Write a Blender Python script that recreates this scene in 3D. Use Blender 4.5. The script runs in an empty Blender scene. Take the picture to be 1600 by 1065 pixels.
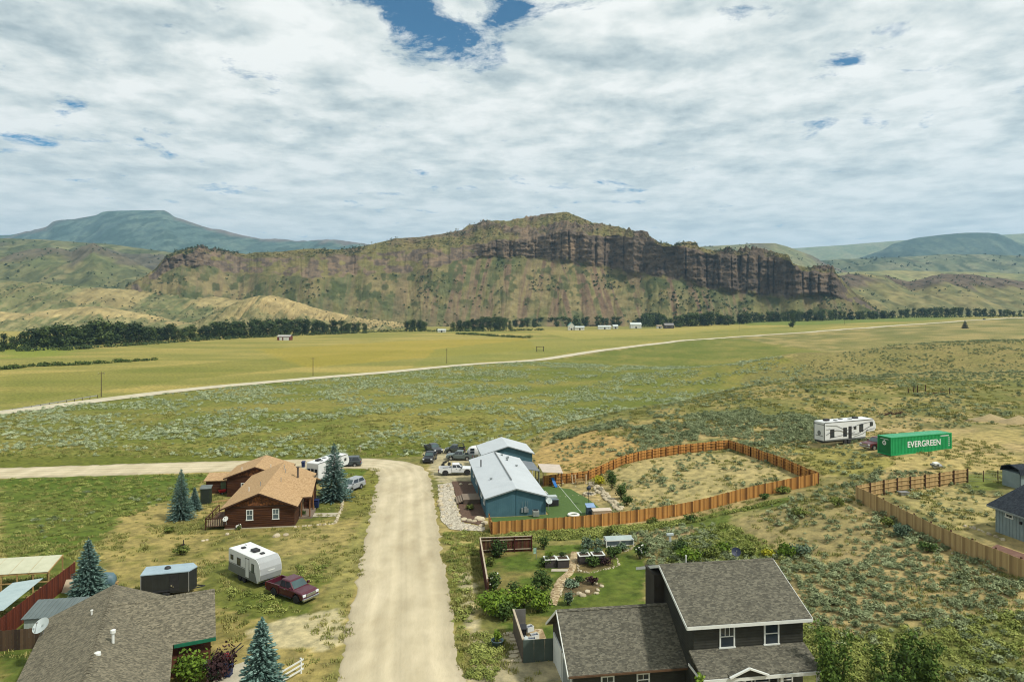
import bpy, bmesh, math, random
import numpy as np
from mathutils import Vector, Matrix
R = math.radians
random.seed(7)
rng = np.random.default_rng(7)
scene = bpy.context.scene
COL = scene.collection

# ------------------------------------------------------------------ camera
F = 1067.0                      # focal length in photograph pixels (24 mm on 36 mm)
CX, CY, HOR, CZ = 800.0, 532.5, 480.0, 29.0
cam = bpy.data.cameras.new('camera')
cam.lens, cam.sensor_width, cam.clip_start, cam.clip_end = 24.0, 36.0, 0.5, 60000.0
cam_ob = bpy.data.objects.new('camera', cam)
cam_ob.location = (0, 0, CZ)
cam_ob.rotation_euler = (math.pi / 2, 0, 0)          # level camera, the frame shifted down so the horizon sits above its middle
cam.shift_y = -(CY - HOR) / 1600.0
COL.objects.link(cam_ob)
scene.camera = cam_ob

# ------------------------------------------------------------------ world: blue sky behind a broken cloud deck
SUN_EL, SUN_AZ = R(52), R(118)           # azimuth clockwise from the view direction (+Y)
world = bpy.data.worlds.new('World')
scene.world = world
world.use_nodes = True
wn, wl = world.node_tree.nodes, world.node_tree.links
wn.clear()
def wnode(t, **kw):
    n = wn.new(t)
    for k, v in kw.items(): setattr(n, k, v)
    return n
def wmath(op, a, b=None, c=None, clamp=False):
    n = wn.new('ShaderNodeMath'); n.operation = op; n.use_clamp = clamp
    for i, v in enumerate((a, b, c)):
        if v is None: continue
        if isinstance(v, (int, float)): n.inputs[i].default_value = v
        else: wl.new(v, n.inputs[i])
    return n.outputs[0]
out = wnode('ShaderNodeOutputWorld'); bg = wnode('ShaderNodeBackground')
bg.inputs['Strength'].default_value = 0.105
wl.new(bg.outputs[0], out.inputs['Surface'])
sky = wnode('ShaderNodeTexSky', sky_type='NISHITA', sun_disc=False)
sky.sun_elevation, sky.sun_rotation = SUN_EL, SUN_AZ
sky.altitude, sky.air_density, sky.dust_density = 2200, 1.0, 0.6
tc = wnode('ShaderNodeTexCoord'); sep = wnode('ShaderNodeSeparateXYZ')
wl.new(tc.outputs['Generated'], sep.inputs[0])
zc = wmath('ADD', wmath('MAXIMUM', sep.outputs[2], 0.0), 0.10)   # a deck that bends down towards the horizon
px_ = wmath('DIVIDE', sep.outputs[0], zc); py_ = wmath('DIVIDE', sep.outputs[1], zc)
comb = wnode('ShaderNodeCombineXYZ'); wl.new(px_, comb.inputs[0]); wl.new(py_, comb.inputs[1])
def wnoise(scale, detail, rough, dist=0.0, off=(0, 0, 0), sx=1.0, sy=1.0):
    m = wnode('ShaderNodeMapping'); wl.new(comb.outputs[0], m.inputs['Vector'])
    m.inputs['Location'].default_value = off; m.inputs['Scale'].default_value = (sx, sy, 1)
    n = wnode('ShaderNodeTexNoise'); wl.new(m.outputs[0], n.inputs['Vector'])
    n.inputs['Scale'].default_value = scale; n.inputs['Detail'].default_value = detail
    n.inputs['Roughness'].default_value = rough; n.inputs['Distortion'].default_value = dist
    return n.outputs['Fac']
def wramp(fac, stops):
    n = wnode('ShaderNodeValToRGB'); wl.new(fac, n.inputs[0]); cr = n.color_ramp
    cr.elements[0].position, cr.elements[0].color = stops[0][0], (*stops[0][1], 1)
    cr.elements[1].position, cr.elements[1].color = stops[-1][0], (*stops[-1][1], 1)
    for p, c in stops[1:-1]:
        e = cr.elements.new(p); e.color = (*c, 1)
    return n.outputs[0]
n_big = wnoise(0.42, 2, 0.5, 0.2, (3.1, 7.7, 0))
n_mid = wnoise(3.4, 12, 0.68, 0.25, (1.3, 2.2, 0))
n_puf = wnoise(4.6, 10, 0.58, 0.1, (9.4, 4.1, 0), 1.0, 1.0)
n_shd = wnoise(1.5, 6, 0.58, 0.3, (21.0, 15.3, 0))
# a real hole in the deck: a soft gap around one direction of the sky
def gap(cx, cy, rx, ry, amt):
    dx = wmath('DIVIDE', wmath('SUBTRACT', px_, cx), rx); dy = wmath('DIVIDE', wmath('SUBTRACT', py_, cy), ry)
    d2 = wmath('ADD', wmath('MULTIPLY', dx, dx), wmath('MULTIPLY', dy, dy))
    return wmath('MULTIPLY', wmath('POWER', 2.718, wmath('MULTIPLY', d2, -0.55)), amt * 0.72)
dens = wmath('ADD', wmath('MULTIPLY', n_big, 0.30), wmath('MULTIPLY', n_mid, 0.70))
for g_ in ((-0.30, 1.79, 0.13, 0.09, 0.17), (-0.19, 1.95, 0.12, 0.11, 0.16), (-0.10, 2.13, 0.11, 0.09, 0.18), (0.0, 1.82, 0.05, 0.12, 0.17),
           (0.18, 1.82, 0.05, 0.05, 0.12), (0.65, 1.83, 0.10, 0.07, 0.20), (1.39, 2.60, 0.16, 0.10, 0.17), (-1.47, 2.40, 0.12, 0.09, 0.12),
           (-0.75, 2.28, 0.12, 0.09, 0.08), (-0.80, 2.70, 0.20, 0.10, 0.08), (-1.75, 2.75, 0.35, 0.12, 0.08), (1.02, 2.05, 0.06, 0.20, 0.17)):
    dens = wmath('SUBTRACT', dens, gap(*g_))
cover = wramp(dens, [(0.345, (0, 0, 0)), (0.375, (0.5, 0.5, 0.5)), (0.42, (1, 1, 1))])
shade = wmath('ADD', wmath('MULTIPLY', n_puf, 0.60), wmath('MULTIPLY', n_shd, 0.40))
K = 8.3
cl = wramp(shade, [(0.36, (0.47 * K / 8, 0.555 * K / 8, 0.575 * K / 8)), (0.44, (0.70 * K / 8, 0.775 * K / 8, 0.765 * K / 8)),
                   (0.50, (0.90 * K / 8, 0.945 * K / 8, 0.905 * K / 8)), (0.58, (1.12 * K / 8, 1.13 * K / 8, 1.08 * K / 8))])
clm = wnode('ShaderNodeMix', data_type='RGBA', blend_type='MULTIPLY'); clm.inputs['Factor'].default_value = 1
wl.new(cl, clm.inputs['A']); clm.inputs['B'].default_value = (6.6, 6.6, 6.6, 1)
hzn = wnode('ShaderNodeMix', data_type='RGBA')           # the deck pales into bright valley air towards the horizon
mr = wnode('ShaderNodeMapRange', interpolation_type='SMOOTHSTEP'); wl.new(sep.outputs[2], mr.inputs['Value'])
mr.inputs['From Min'].default_value, mr.inputs['From Max'].default_value, mr.inputs['To Min'].default_value, mr.inputs['To Max'].default_value = 0.02, 0.30, 0.62, 0.0
wl.new(mr.outputs[0], hzn.inputs['Factor']); wl.new(clm.outputs['Result'], hzn.inputs['A']); hzn.inputs['B'].default_value = (6.3, 6.85, 6.75, 1)
mixc = wnode('ShaderNodeMix', data_type='RGBA')
skym = wnode('ShaderNodeMix', data_type='RGBA', blend_type='MULTIPLY'); skym.inputs['Factor'].default_value = 1
wl.new(sky.outputs[0], skym.inputs['A']); skym.inputs['B'].default_value = (0.22, 0.60, 0.72, 1)
wl.new(cover, mixc.inputs['Factor']); wl.new(skym.outputs['Result'], mixc.inputs['A']); wl.new(hzn.outputs['Result'], mixc.inputs['B'])
wl.new(mixc.outputs['Result'], bg.inputs['Color'])

# ------------------------------------------------------------------ sun through thin cloud
sl = bpy.data.lights.new('sun', 'SUN'); sl.energy = 3.3; sl.angle = R(4); sl.color = (1.0, 0.965, 0.90)
sun_ob = bpy.data.objects.new('sun', sl); COL.objects.link(sun_ob)
sdir = Vector((math.sin(SUN_AZ) * math.cos(SUN_EL), math.cos(SUN_AZ) * math.cos(SUN_EL), math.sin(SUN_EL)))
sun_ob.rotation_euler = (-sdir).to_track_quat('-Z', 'Y').to_euler()
sun_ob.location = (0, 0, 300)

vs = scene.view_settings
vs.view_transform, vs.look, vs.exposure, vs.gamma = 'Standard', 'None', 0.35, 1.0
vs.use_curve_mapping = False
scene.render.engine = 'CYCLES'
scene.cycles.max_bounces = 5; scene.cycles.diffuse_bounces = 2; scene.cycles.glossy_bounces = 2
scene.cycles.transmission_bounces = 3; scene.cycles.volume_bounces = 0; scene.cycles.transparent_max_bounces = 6
scene.cycles.use_denoising = True
scene.cycles.filter_width = 1.1

# ------------------------------------------------------------------ pixel rays
def ray(px, py):
    return np.array([(px - CX) / F, 1.0, -(py - HOR) / F])
def at(px, py, Y):                       # the point on that pixel's ray at depth Y
    d = ray(px, py); t = Y / d[1]
    return (d[0] * t, Y, CZ + d[2] * t)

# ------------------------------------------------------------------ noise
_L = np.random.default_rng(11).random((256, 256))
def vnoise(x, y):
    x = np.asarray(x, float); y = np.asarray(y, float)
    xi = np.floor(x).astype(int); yi = np.floor(y).astype(int)
    fx = x - xi; fy = y - yi
    fx = fx * fx * fx * (fx * (fx * 6 - 15) + 10); fy = fy * fy * fy * (fy * (fy * 6 - 15) + 10)
    a = _L[xi & 255, yi & 255]; b = _L[(xi + 1) & 255, yi & 255]
    c = _L[xi & 255, (yi + 1) & 255]; d = _L[(xi + 1) & 255, (yi + 1) & 255]
    return (a * (1 - fx) + b * fx) * (1 - fy) + (c * (1 - fx) + d * fx) * fy
def fbm(x, y, o=5, g=0.5):
    s = 0; a = 1; t = 0
    for i in range(o):
        s = s + a * vnoise(x * 2 ** i + 17.3 * i, y * 2 ** i + 5.1 * i); t += a; a *= g
    return s / t
def ridged(x, y, o=5, g=0.5):
    s = 0; a = 1; t = 0
    for i in range(o):
        s = s + a * (1 - np.abs(2 * vnoise(x * 2 ** i + 3.3 * i, y * 2 ** i + 9.1 * i) - 1)); t += a; a *= g
    return s / t
def sstep(a, b, x):
    t = np.clip((x - a) / (b - a), 0, 1); return t * t * (3 - 2 * t)

# ------------------------------------------------------------------ terrain height
def base_z(y):
    y = np.asarray(y, float)
    t = (y - 100) * 0.03
    return -(6.0 - np.log1p(np.exp((6.0 - t) * 1.1)) / 1.1)
CTRL = [  # x, y, z absolute (None: on the base slope)
 (-8,50,None),(-12,80,None),(-18,115,None),(-20,135,None),(-40,45,None),(-60,60,None),(-45,90,None),(-40,115,None),
 (-80,100,None),(-90,150,None),(-20,160,None),(-30,200,None),(-100,200,None),(-150,230,None),(0,200,None),(30,230,None),(70,275,None),
 (-60,300,None),(110,390,None),(0,400,None),(-200,100,None),(-200,400,None),(-100,20,None),(-8,20,None),(0,300,None),(230,520,None),
 (0,92,None),(0,115,None),(-8,110,None),(8,98,0.2),(8,112,0.2),(12.6,111.8,0.5),
 (3,53,1.4),(-2,60,1.2),(0,72,0.84),(10,47,1.9),(22,46,2.9),(12,60,1.5),(10,72,1.0),(16,72,1.2),(18.5,79.7,1.5),
 (-2.6,86,.42),(3.3,87,.5),(15.3,88.8,1.0),(22.8,90,1.67),(30.4,91.2,3.05),(35.7,92,3.8),(41.8,93,4.5),
 (18.2,115,2.3),(26.5,117.5,3.45),(33.3,119,3.95),(38.1,120,4.26),(39.2,112,4.65),(40.3,104,4.7),(25,105,2.8),
 (51.4,118,5.0),(64.9,121,6.0),(56.1,101,6.6),(67,104,7.0),(41.3,82,5.6),(42.9,70,5.2),(44.2,59,5.5),(60,90,5.6),(49.4,69.7,5.7),
 (30,55,3.6),(30,72,3.0),(22,60,2.2),(30,40,4.2),(45,40,6),(62,45,7.2),(72,70,7),(82,100,8),(92,130,7.5),
 (0,152,-1.2),(15,160,2.2),(30,166,4.2),(60,190,5.4),(79,210,6),(0,130,-0.6),(14,132,1.6),(24,140,3.6),
 (4,176,None),(22,192,None),(45,217,-2.8),(70,246,-3.2),(110,200,7.5),(120,160,8),(150,250,5),
 (135,320,7.5),(200,360,8.8),(268,409,8.0),(105,275,-1.5),(160,285,0.5),(118,330,3.0),(140,390,None),(200,450,None),(300,530,None),
 (400,300,8),(300,200,10),(200,100,10),(200,40,10),(400,700,None),(700,500,None)]
_cx = np.array([c[0] for c in CTRL], float); _cy = np.array([c[1] for c in CTRL], float)
_cr = np.array([0.0 if c[2] is None else c[2] - float(base_z(c[1])) for c in CTRL])
def _phi(r2): return 0.5 * r2 * np.log(r2 + 1e-9)
_n = len(CTRL)
_A = np.zeros((_n + 3, _n + 3))
_A[:_n, :_n] = _phi((_cx[:, None] - _cx) ** 2 + (_cy[:, None] - _cy) ** 2) + np.eye(_n) * 6.0
_A[:_n, _n] = 1; _A[:_n, _n + 1] = _cx; _A[:_n, _n + 2] = _cy
_A[_n:, :_n] = _A[:_n, _n:].T
_W = np.linalg.solve(_A, np.concatenate([_cr, [0, 0, 0]]))
def road_mask(x, y):   # 1 away from the graded gravel road
    d = np.abs((x + 0.153 * (y - 50) + 8) * 0.9885)
    return np.where(y < 140, sstep(5, 10, d), 1.0) * sstep(4.0, 9.0, np.abs(y - 132 - 0.1513 * (x + 20))) 
def T(x, y):
    x = np.asarray(x, float); y = np.asarray(y, float)
    sh = np.broadcast_shapes(x.shape, y.shape)
    xf = np.broadcast_to(x, sh).ravel(); yf = np.broadcast_to(y, sh).ravel()
    r = np.zeros(xf.shape)
    m = (xf > -330) & (xf < 700) & (yf > -40) & (yf < 750)
    xs, ys = xf[m], yf[m]
    if xs.size:
        acc = _W[_n] + _W[_n + 1] * xs + _W[_n + 2] * ys
        for i in range(_n):
            acc = acc + _W[i] * _phi((xs - _cx[i]) ** 2 + (ys - _cy[i]) ** 2)
        w = sstep(-330, -150, xs) * (1 - sstep(380, 690, xs)) * sstep(-40, 20, ys) * (1 - sstep(480, 740, ys))
        r[m] = acc * w
    z = base_z(yf) + r + np.interp(xf, [60, 215, 323, 540, 755, 1100, 2500], [0, 1.6, 8, 14.5, 19, 23, 26]) * sstep(560, 1180, yf)
    nz = (fbm(xf / 9.0, yf / 9.0, 4) - 0.5) * 0.5 + (fbm(xf / 45.0 + 7, yf / 45.0, 3) - 0.5) * 1.0
    z = z + nz * sstep(14, 60, xf - 0.2 * yf + 30) * sstep(95, 150, yf + np.maximum(xf, 0) * 1.2) * road_mask(xf, yf)
    return z.reshape(sh) if sh else float(z[0])
def Tz(x, y): return float(T(np.array([x]), np.array([y]))[0])
def G(px, py, dz=0.0):                    # where that pixel's ray meets the ground (raised by dz)
    d = ray(px, py)
    ts = np.concatenate([np.linspace(35, 200, 220), np.linspace(201, 2500, 700)]) / d[1]
    X, Y, Z = d[0] * ts, d[1] * ts, CZ + d[2] * ts
    h = Z - T(X, Y) - dz
    k = np.argmax(h < 0) if (h < 0).any() else len(ts) - 1
    if k > 0 and h[k] < 0:
        t = ts[k - 1] + (ts[k] - ts[k - 1]) * h[k - 1] / (h[k - 1] - h[k])
    else: t = ts[k]
    return (float(d[0] * t), float(d[1] * t), float(CZ + d[2] * t) - dz)
def Gm(pts): return [G(*p)[:2] for p in pts]
def in_poly(x, y, poly):
    ins = np.zeros(x.shape, bool); n = len(poly)
    for i in range(n):
        x1, y1 = poly[i]; x2, y2 = poly[(i + 1) % n]
        if y1 == y2: continue
        c = ((y1 > y) != (y2 > y)) & (x < (x2 - x1) * (y - y1) / (y2 - y1) + x1)
        ins ^= c
    return ins

# ------------------------------------------------------------------ colours and materials
def lin(c): return tuple((v / 255 / 12.92) if v / 255 <= 0.04045 else ((v / 255 + 0.055) / 1.055) ** 2.4 for v in c)
KA = 0.72                                 # photograph tone -> base colour
def alb(r, g, b, k=None):
    k = KA if k is None else k
    return tuple(v * k for v in lin((r, g, b)))
MATS = {}
def pm(name, c1, c2=None, c3=None, scale=3.0, detail=5, rough=0.8, metal=0.0, bump=0.0, bscale=None, island=0.0, orand=0.0,
       stretch=(1, 1, 1), attr=None, spec=0.3, bands=None, trans=0.0, alpha=None, voro=None):
    """Procedural Principled material: noise between two or three tones, optional variation per island or per object,
    optional fine relief, optional board/lap bands (axis, pitch, depth)."""
    if name in MATS: return MATS[name]
    m = bpy.data.materials.new(name); m.use_nodes = True
    N, L = m.node_tree.nodes, m.node_tree.links
    p = N['Principled BSDF']
    p.inputs['Roughness'].default_value = rough; p.inputs['Metallic'].default_value = metal
    p.inputs['Specular IOR Level'].default_value = spec
    tcn = N.new('ShaderNodeTexCoord'); mp = N.new('ShaderNodeMapping'); mp.inputs['Scale'].default_value = stretch
    L.new(tcn.outputs['Object'], mp.inputs['Vector'])
    def noise(s, d=detail, r=0.6):
        n = N.new('ShaderNodeTexNoise'); n.inputs['Scale'].default_value = s; n.inputs['Detail'].default_value = d
        n.inputs['Roughness'].default_value = r; L.new(mp.outputs[0], n.inputs['Vector']); return n.outputs['Fac']
    def math2(op, a, b):
        n = N.new('ShaderNodeMath'); n.operation = op
        for i, v in enumerate((a, b)):
            if isinstance(v, (int, float)): n.inputs[i].default_value = v
            else: L.new(v, n.inputs[i])
        return n.outputs[0]
    c2 = c2 or tuple(v * 0.82 for v in c1)
    fac = noise(scale)
    if voro:
        v = N.new('ShaderNodeTexVoronoi'); v.inputs['Scale'].default_value = voro
        L.new(mp.outputs[0], v.inputs['Vector'])
        sp = N.new('ShaderNodeSeparateColor'); L.new(v.outputs['Color'], sp.inputs[0])
        fac = math2('ADD', math2('MULTIPLY', fac, 0.3), math2('MULTIPLY', sp.outputs[0], 0.7))
    if island:
        g = N.new('ShaderNodeNewGeometry')
        fac = math2('ADD', math2('MULTIPLY', fac, 1 - island), math2('MULTIPLY', g.outputs['Random Per Island'], island))
    if orand:
        oi = N.new('ShaderNodeObjectInfo')
        fac = math2('ADD', math2('MULTIPLY', fac, 1 - orand), math2('MULTIPLY', oi.outputs['Random'], orand))
    cr = N.new('ShaderNodeValToRGB'); L.new(fac, cr.inputs[0]); e = cr.color_ramp.elements
    lo, hi = (0.3, 0.7) if not (island or orand or voro) else (0.18, 0.82)
    e[0].position, e[0].color = lo, (*c2, 1); e[1].position, e[1].color = hi, (*c1, 1)
    if c3:
        k = cr.color_ramp.elements.new(0.5); k.color = (*c3, 1)
    colour = cr.outputs[0]
    if attr:
        a = N.new('ShaderNodeAttribute'); a.attribute_name = attr
        mx = N.new('ShaderNodeMix'); mx.data_type = 'RGBA'; mx.blend_type = 'MULTIPLY'; mx.inputs['Factor'].default_value = 1
        L.new(a.outputs['Color'], mx.inputs['A']); L.new(colour, mx.inputs['B']); colour = mx.outputs['Result']
    L.new(colour, p.inputs['Base Color'])
    if trans:
        p.inputs['Transmission Weight'].default_value = trans
    if alpha is not None: p.inputs['Alpha'].default_value = alpha
    height = None
    if bump: height = noise(bscale or scale * 3, 6)
    if bands:
        axis, pitch, depth = bands
        sp2 = N.new('ShaderNodeSeparateXYZ'); L.new(tcn.outputs['Object'], sp2.inputs[0])
        fr = math2('FRACT', math2('DIVIDE', sp2.outputs[axis], pitch), 0)
        fr = math2('MULTIPLY', math2('POWER', fr, 3.0), depth)
        height = fr if height is None else math2('ADD', math2('MULTIPLY', height, bump), fr)
    if height is not None:
        b = N.new('ShaderNodeBump'); b.inputs['Distance'].default_value = 1.0 if bands else bump
        b.inputs['Strength'].default_value = 0.8
        L.new(height, b.inputs['Height']); L.new(b.outputs[0], p.inputs['Normal'])
    MATS[name] = m
    return m
def glass(name='window_glass', c=(0.03, 0.04, 0.05)):
    return pm(name, c, tuple(v * 0.6 for v in c), scale=0.7, rough=0.08, spec=0.6)

# ------------------------------------------------------------------ mesh builder
class MB:
    def __init__(s): s.v = []; s.f = []
    def add(s, vs, fs):
        o = len(s.v); s.v += [tuple(p) for p in vs]; s.f += [tuple(i + o for i in f) for f in fs]; return s
    def box(s, x0, x1, y0, y1, z0, z1, M=None):
        vs = [(x, y, z) for z in (z0, z1) for y in (y0, y1) for x in (x0, x1)]
        if M is not None: vs = [tuple(M @ Vector(p)) for p in vs]
        return s.add(vs, [(0, 2, 3, 1), (4, 5, 7, 6), (0, 1, 5, 4), (2, 6, 7, 3), (0, 4, 6, 2), (1, 3, 7, 5)])
    def bar(s, a, b, w, h=None, n=4):       # a beam or tube between two points
        a, b = Vector(a), Vector(b); d = (b - a)
        if d.length < 1e-6: return s
        z = d.normalized(); up = Vector((0, 0, 1)) if abs(z.z) < 0.95 else Vector((1, 0, 0))
        x = z.cross(up).normalized(); y = x.cross(z)
        r1 = w if not isinstance(w, tuple) else w[0]; r2 = r1 if not isinstance(w, tuple) else w[1]
        ring = [(math.cos(2 * math.pi * (k + .5) / n), math.sin(2 * math.pi * (k + .5) / n)) for k in range(n)]
        k2 = 1.0 if n > 4 else 1.414 / 2
        hh = (h / r1) if h else 1.0
        vs = [a + x * c * r1 * k2 + y * q * r1 * k2 * hh for c, q in ring] + [b + x * c * r2 * k2 + y * q * r2 * k2 * hh for c, q in ring]
        fs = [(k, (k + 1) % n, n + (k + 1) % n, n + k) for k in range(n)] + [tuple(range(n - 1, -1, -1)), tuple(range(n, 2 * n))]
        return s.add(vs, fs)
    def prism(s, poly, y0, y1, axis='y', inset=0.0):   # polygon in (a, z) extruded along an axis
        n = len(poly)
        def p3(a, z, q): return (a, q, z) if axis == 'y' else ((q, a, z) if axis == 'x' else (a, z, q))
        vs = [p3(a, z, y0) for a, z in poly] + [p3(a, z, y1) for a, z in poly]
        fs = [tuple(range(n)), tuple(range(2 * n - 1, n - 1, -1))] + [(i, n + i, n + (i + 1) % n, (i + 1) % n) for i in range(n)]
        return s.add(vs, fs)
    def loft(s, rings, caps=True, closed=True):
        n = len(rings[0]); vs = [p for r in rings for p in r]; fs = []
        for i in range(len(rings) - 1):
            for k in range(n if closed else n - 1):
                fs.append((i * n + k, i * n + (k + 1) % n, (i + 1) * n + (k + 1) % n, (i + 1) * n + k))
        if caps: fs += [tuple(range(n - 1, -1, -1)), tuple(range((len(rings) - 1) * n, len(rings) * n))]
        return s.add(vs, fs)
    def lathe(s, prof, n=16, c=(0, 0, 0), axis='z'):
        rings = []
        for r, z in prof:
            rg = []
            for k in range(n):
                a = 2 * math.pi * k / n; x, y = r * math.cos(a), r * math.sin(a)
                q = (x, y, z) if axis == 'z' else ((x, z, y) if axis == 'y' else (z, x, y))
                rg.append((c[0] + q[0], c[1] + q[1], c[2] + q[2]))
            rings.append(rg)
        return s.loft(rings)
    def slab(s, quad, t):                    # a plate: four top corners, thickness t downwards along its normal
        q = [Vector(p) for p in quad]; n = (q[1] - q[0]).cross(q[3] - q[0]).normalized()
        if n.z < 0: n = -n
        vs = q + [p - n * t for p in q]
        return s.add(vs, [(0, 1, 2, 3), (7, 6, 5, 4), (0, 4, 5, 1), (1, 5, 6, 2), (2, 6, 7, 3), (3, 7, 4, 0)])
    def mesh(s, name, mat, smooth=False):
        me = bpy.data.meshes.new(name); me.from_pydata(s.v, [], s.f); me.update()
        bm = bmesh.new(); bm.from_mesh(me); bmesh.ops.recalc_face_normals(bm, faces=bm.faces); bm.to_mesh(me); bm.free()
        if mat: me.materials.append(mat)
        if smooth: me.shade_smooth()
        return me
def link(name, me, parent=None):
    o = bpy.data.objects.new(name, me); COL.objects.link(o)
    if parent is not None: o.parent = parent
    return o
def tag(o, label=None, cat=None, group=None, kind=None):
    if label: o['label'] = label
    if cat: o['category'] = cat
    if group: o['group'] = group
    if kind: o['kind'] = kind
    return o
def thing(name, label, cat, loc=(0, 0, 0), rz=0.0, group=None):
    o = bpy.data.objects.new(name, None); COL.objects.link(o); o.empty_display_size = 0.3
    o.location = loc; o.rotation_euler = (0, 0, rz)
    return tag(o, label, cat, group)
def part(parent, name, mb, mat, smooth=False, bevel=0.0, kind=None):
    o = link(name, mb.mesh(name, mat, smooth), parent)
    if bevel:
        b = o.modifiers.new('bevel', 'BEVEL'); b.width = bevel; b.segments = 2; b.limit_method = 'ANGLE'; b.angle_limit = R(30)
    if kind: o['kind'] = kind
    return o
def copy_tree(o, parent=None):
    c = o.copy(); COL.objects.link(c); c.parent = parent
    for ch in list(o.children):
        copy_tree(ch, c)
    return c
def np_mesh(name, V, Fq, mat=None, smooth=False, col=None):
    V = np.ascontiguousarray(V, np.float32); Fq = np.ascontiguousarray(Fq, np.int32)
    me = bpy.data.meshes.new(name); nf, k = Fq.shape
    me.vertices.add(len(V)); me.vertices.foreach_set('co', V.ravel())
    me.loops.add(nf * k); me.loops.foreach_set('vertex_index', Fq.ravel())
    me.polygons.add(nf); me.polygons.foreach_set('loop_start', np.arange(0, nf * k, k, dtype=np.int32))
    if col is not None:
        a = me.color_attributes.new('tone', 'FLOAT_COLOR', 'POINT')
        c = np.ones((len(V), 4), np.float32); c[:, :3] = col; a.data.foreach_set('color', c.ravel())
    me.update(calc_edges=True)
    if smooth: me.polygons.foreach_set('use_smooth', np.ones(nf, bool))
    if mat: me.materials.append(mat)
    return me
def grid_faces(nr, nc):
    i = np.arange(nr - 1)[:, None] * nc + np.arange(nc - 1)[None, :]
    return np.stack([i, i + 1, i + nc + 1, i + nc], -1).reshape(-1, 4)
TH = R(8.7)                                # the plots follow the gravel road
# ================================================================== GROUND
def spaced(lo, hi, step, far_lo, far_hi, g=1.06):
    a = list(np.arange(lo, hi + 1e-6, step))
    s, v = step, hi
    while v < far_hi: s = s * g; v += s; a.append(v)
    s, v = step, lo; pre = []
    while v > far_lo: s *= g; v -= s; pre.append(v)
    return np.array(pre[::-1] + a)
gx = spaced(-62, 80, 0.6, -12500, 12500, 1.045)
gy = spaced(36, 135, 0.6, -250, 12500, 1.022)
GX, GY = np.meshgrid(gx, gy)
GZ = T(GX, GY)
nz1 = fbm(GX / 6, GY / 6, 5); nz2 = fbm(GX / 28 + 3, GY / 28, 5); nz3 = fbm(GX / 1.6, GY / 1.6, 4); nzf = fbm(GX / 90, GY / 22, 5)
wob = (fbm(GX / 3.0 + 50, GY / 3.0, 4) - 0.5)
GXw = GX + wob * 5 * sstep(30, 400, GY) + wob * 1.2; GYw = GY + (fbm(GX / 3.0, GY / 3.0 + 50, 4) - 0.5) * (2 + 8 * sstep(100, 500, GY))
tone = np.zeros(GX.shape + (3,))
def paint(mask, c, w=1.0):
    global tone
    m = (np.asarray(mask, float) * w)[..., None]
    tone = tone * (1 - m) + np.array(c) * m
def mixc2(c1, c2, t): return np.array(c1) * (1 - t[..., None]) + np.array(c2) * t[..., None]
OLIVE, DRY, GREEN, LUSH = alb(124, 124, 68), alb(176, 158, 100), alb(106, 118, 44), alb(84, 104, 34)
tone[:] = mixc2(OLIVE, DRY, sstep(0.35, 0.7, nz1 * 0.6 + nz2 * 0.4))
# the sage flat between the two roads is greener
flat = in_poly(GXw, GYw, [(-400, 137 - 0.1513 * 380), (-22, 137), (2, 152), (16, 163), (32, 172), (62, 197), (84, 218), (130, 300), (110, 420), (260, 560), (240, 800), (-100, 350), (-400, 160)])
paint(flat, mixc2(alb(110, 120, 50), alb(138, 136, 68), sstep(0.3, 0.7, nz2 * .6 + nz1 * .4)))
paint(flat * sstep(0.55, 0.68, nz2 * .5 + nz1 * .5), alb(150, 140, 72), 0.6)
# left plots: rough green, drier round the log house
lp = in_poly(GXw, GYw, [(-400, 20), (-13, 20), (-14, 60), (-22, 126), (-60, 122), (-400, 70)])
paint(lp, mixc2(alb(118, 118, 60), alb(170, 154, 94), sstep(0.33, 0.60, nz1 * .7 + nz3 * .3)))
for poly, c, w in (
    ([(0, 745), (200, 738), (320, 745), (300, 770), (200, 800), (150, 850), (90, 868), (0, 890)], alb(88, 110, 38), 0.85),
    ([(0, 880), (110, 860), (130, 900), (100, 960), (0, 990)], alb(96, 110, 44), 0.8),
    ([(0, 1015), (70, 1005), (40, 1065), (0, 1065)], alb(92, 108, 46), 0.9),
    ([(325, 880), (420, 870), (530, 862), (540, 880), (470, 960), (390, 965), (345, 950), (310, 920)], alb(92, 108, 40), 0.75),
    ([(430, 830), (560, 820), (545, 880), (520, 900), (430, 895)], alb(160, 148, 92), 0.5),
    ([(540, 730), (600, 735), (590, 790), (545, 800), (530, 760)], alb(128, 130, 58), 0.7),
    ([(490, 760), (530, 790), (520, 812), (480, 812)], alb(100, 112, 48), 0.7),
    ([(555, 830), (585, 790), (575, 850), (550, 940), (520, 1000), (500, 960)], alb(150, 146, 84), 0.7),
    ([(380, 985), (470, 955), (530, 950), (540, 1000), (500, 1015), (430, 1010)], alb(200, 188, 146), 0.85)):
    paint(in_poly(GXw, GYw, Gm(poly)), c, w)
# lush ditch strip above the gravel road and thin fringe below it
dgr = GY - (132 + 0.1513 * (GX + 20))
paint((sstep(5, 7, dgr) * (1 - sstep(14, 22, dgr + wob * 8))) * (GX < 0), alb(104, 112, 42), 0.8)
paint((sstep(-14, -9, dgr + wob * 4) * (1 - sstep(-6, -4.5, dgr))) * (GX < -26), alb(92, 112, 40), 0.85)
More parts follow.
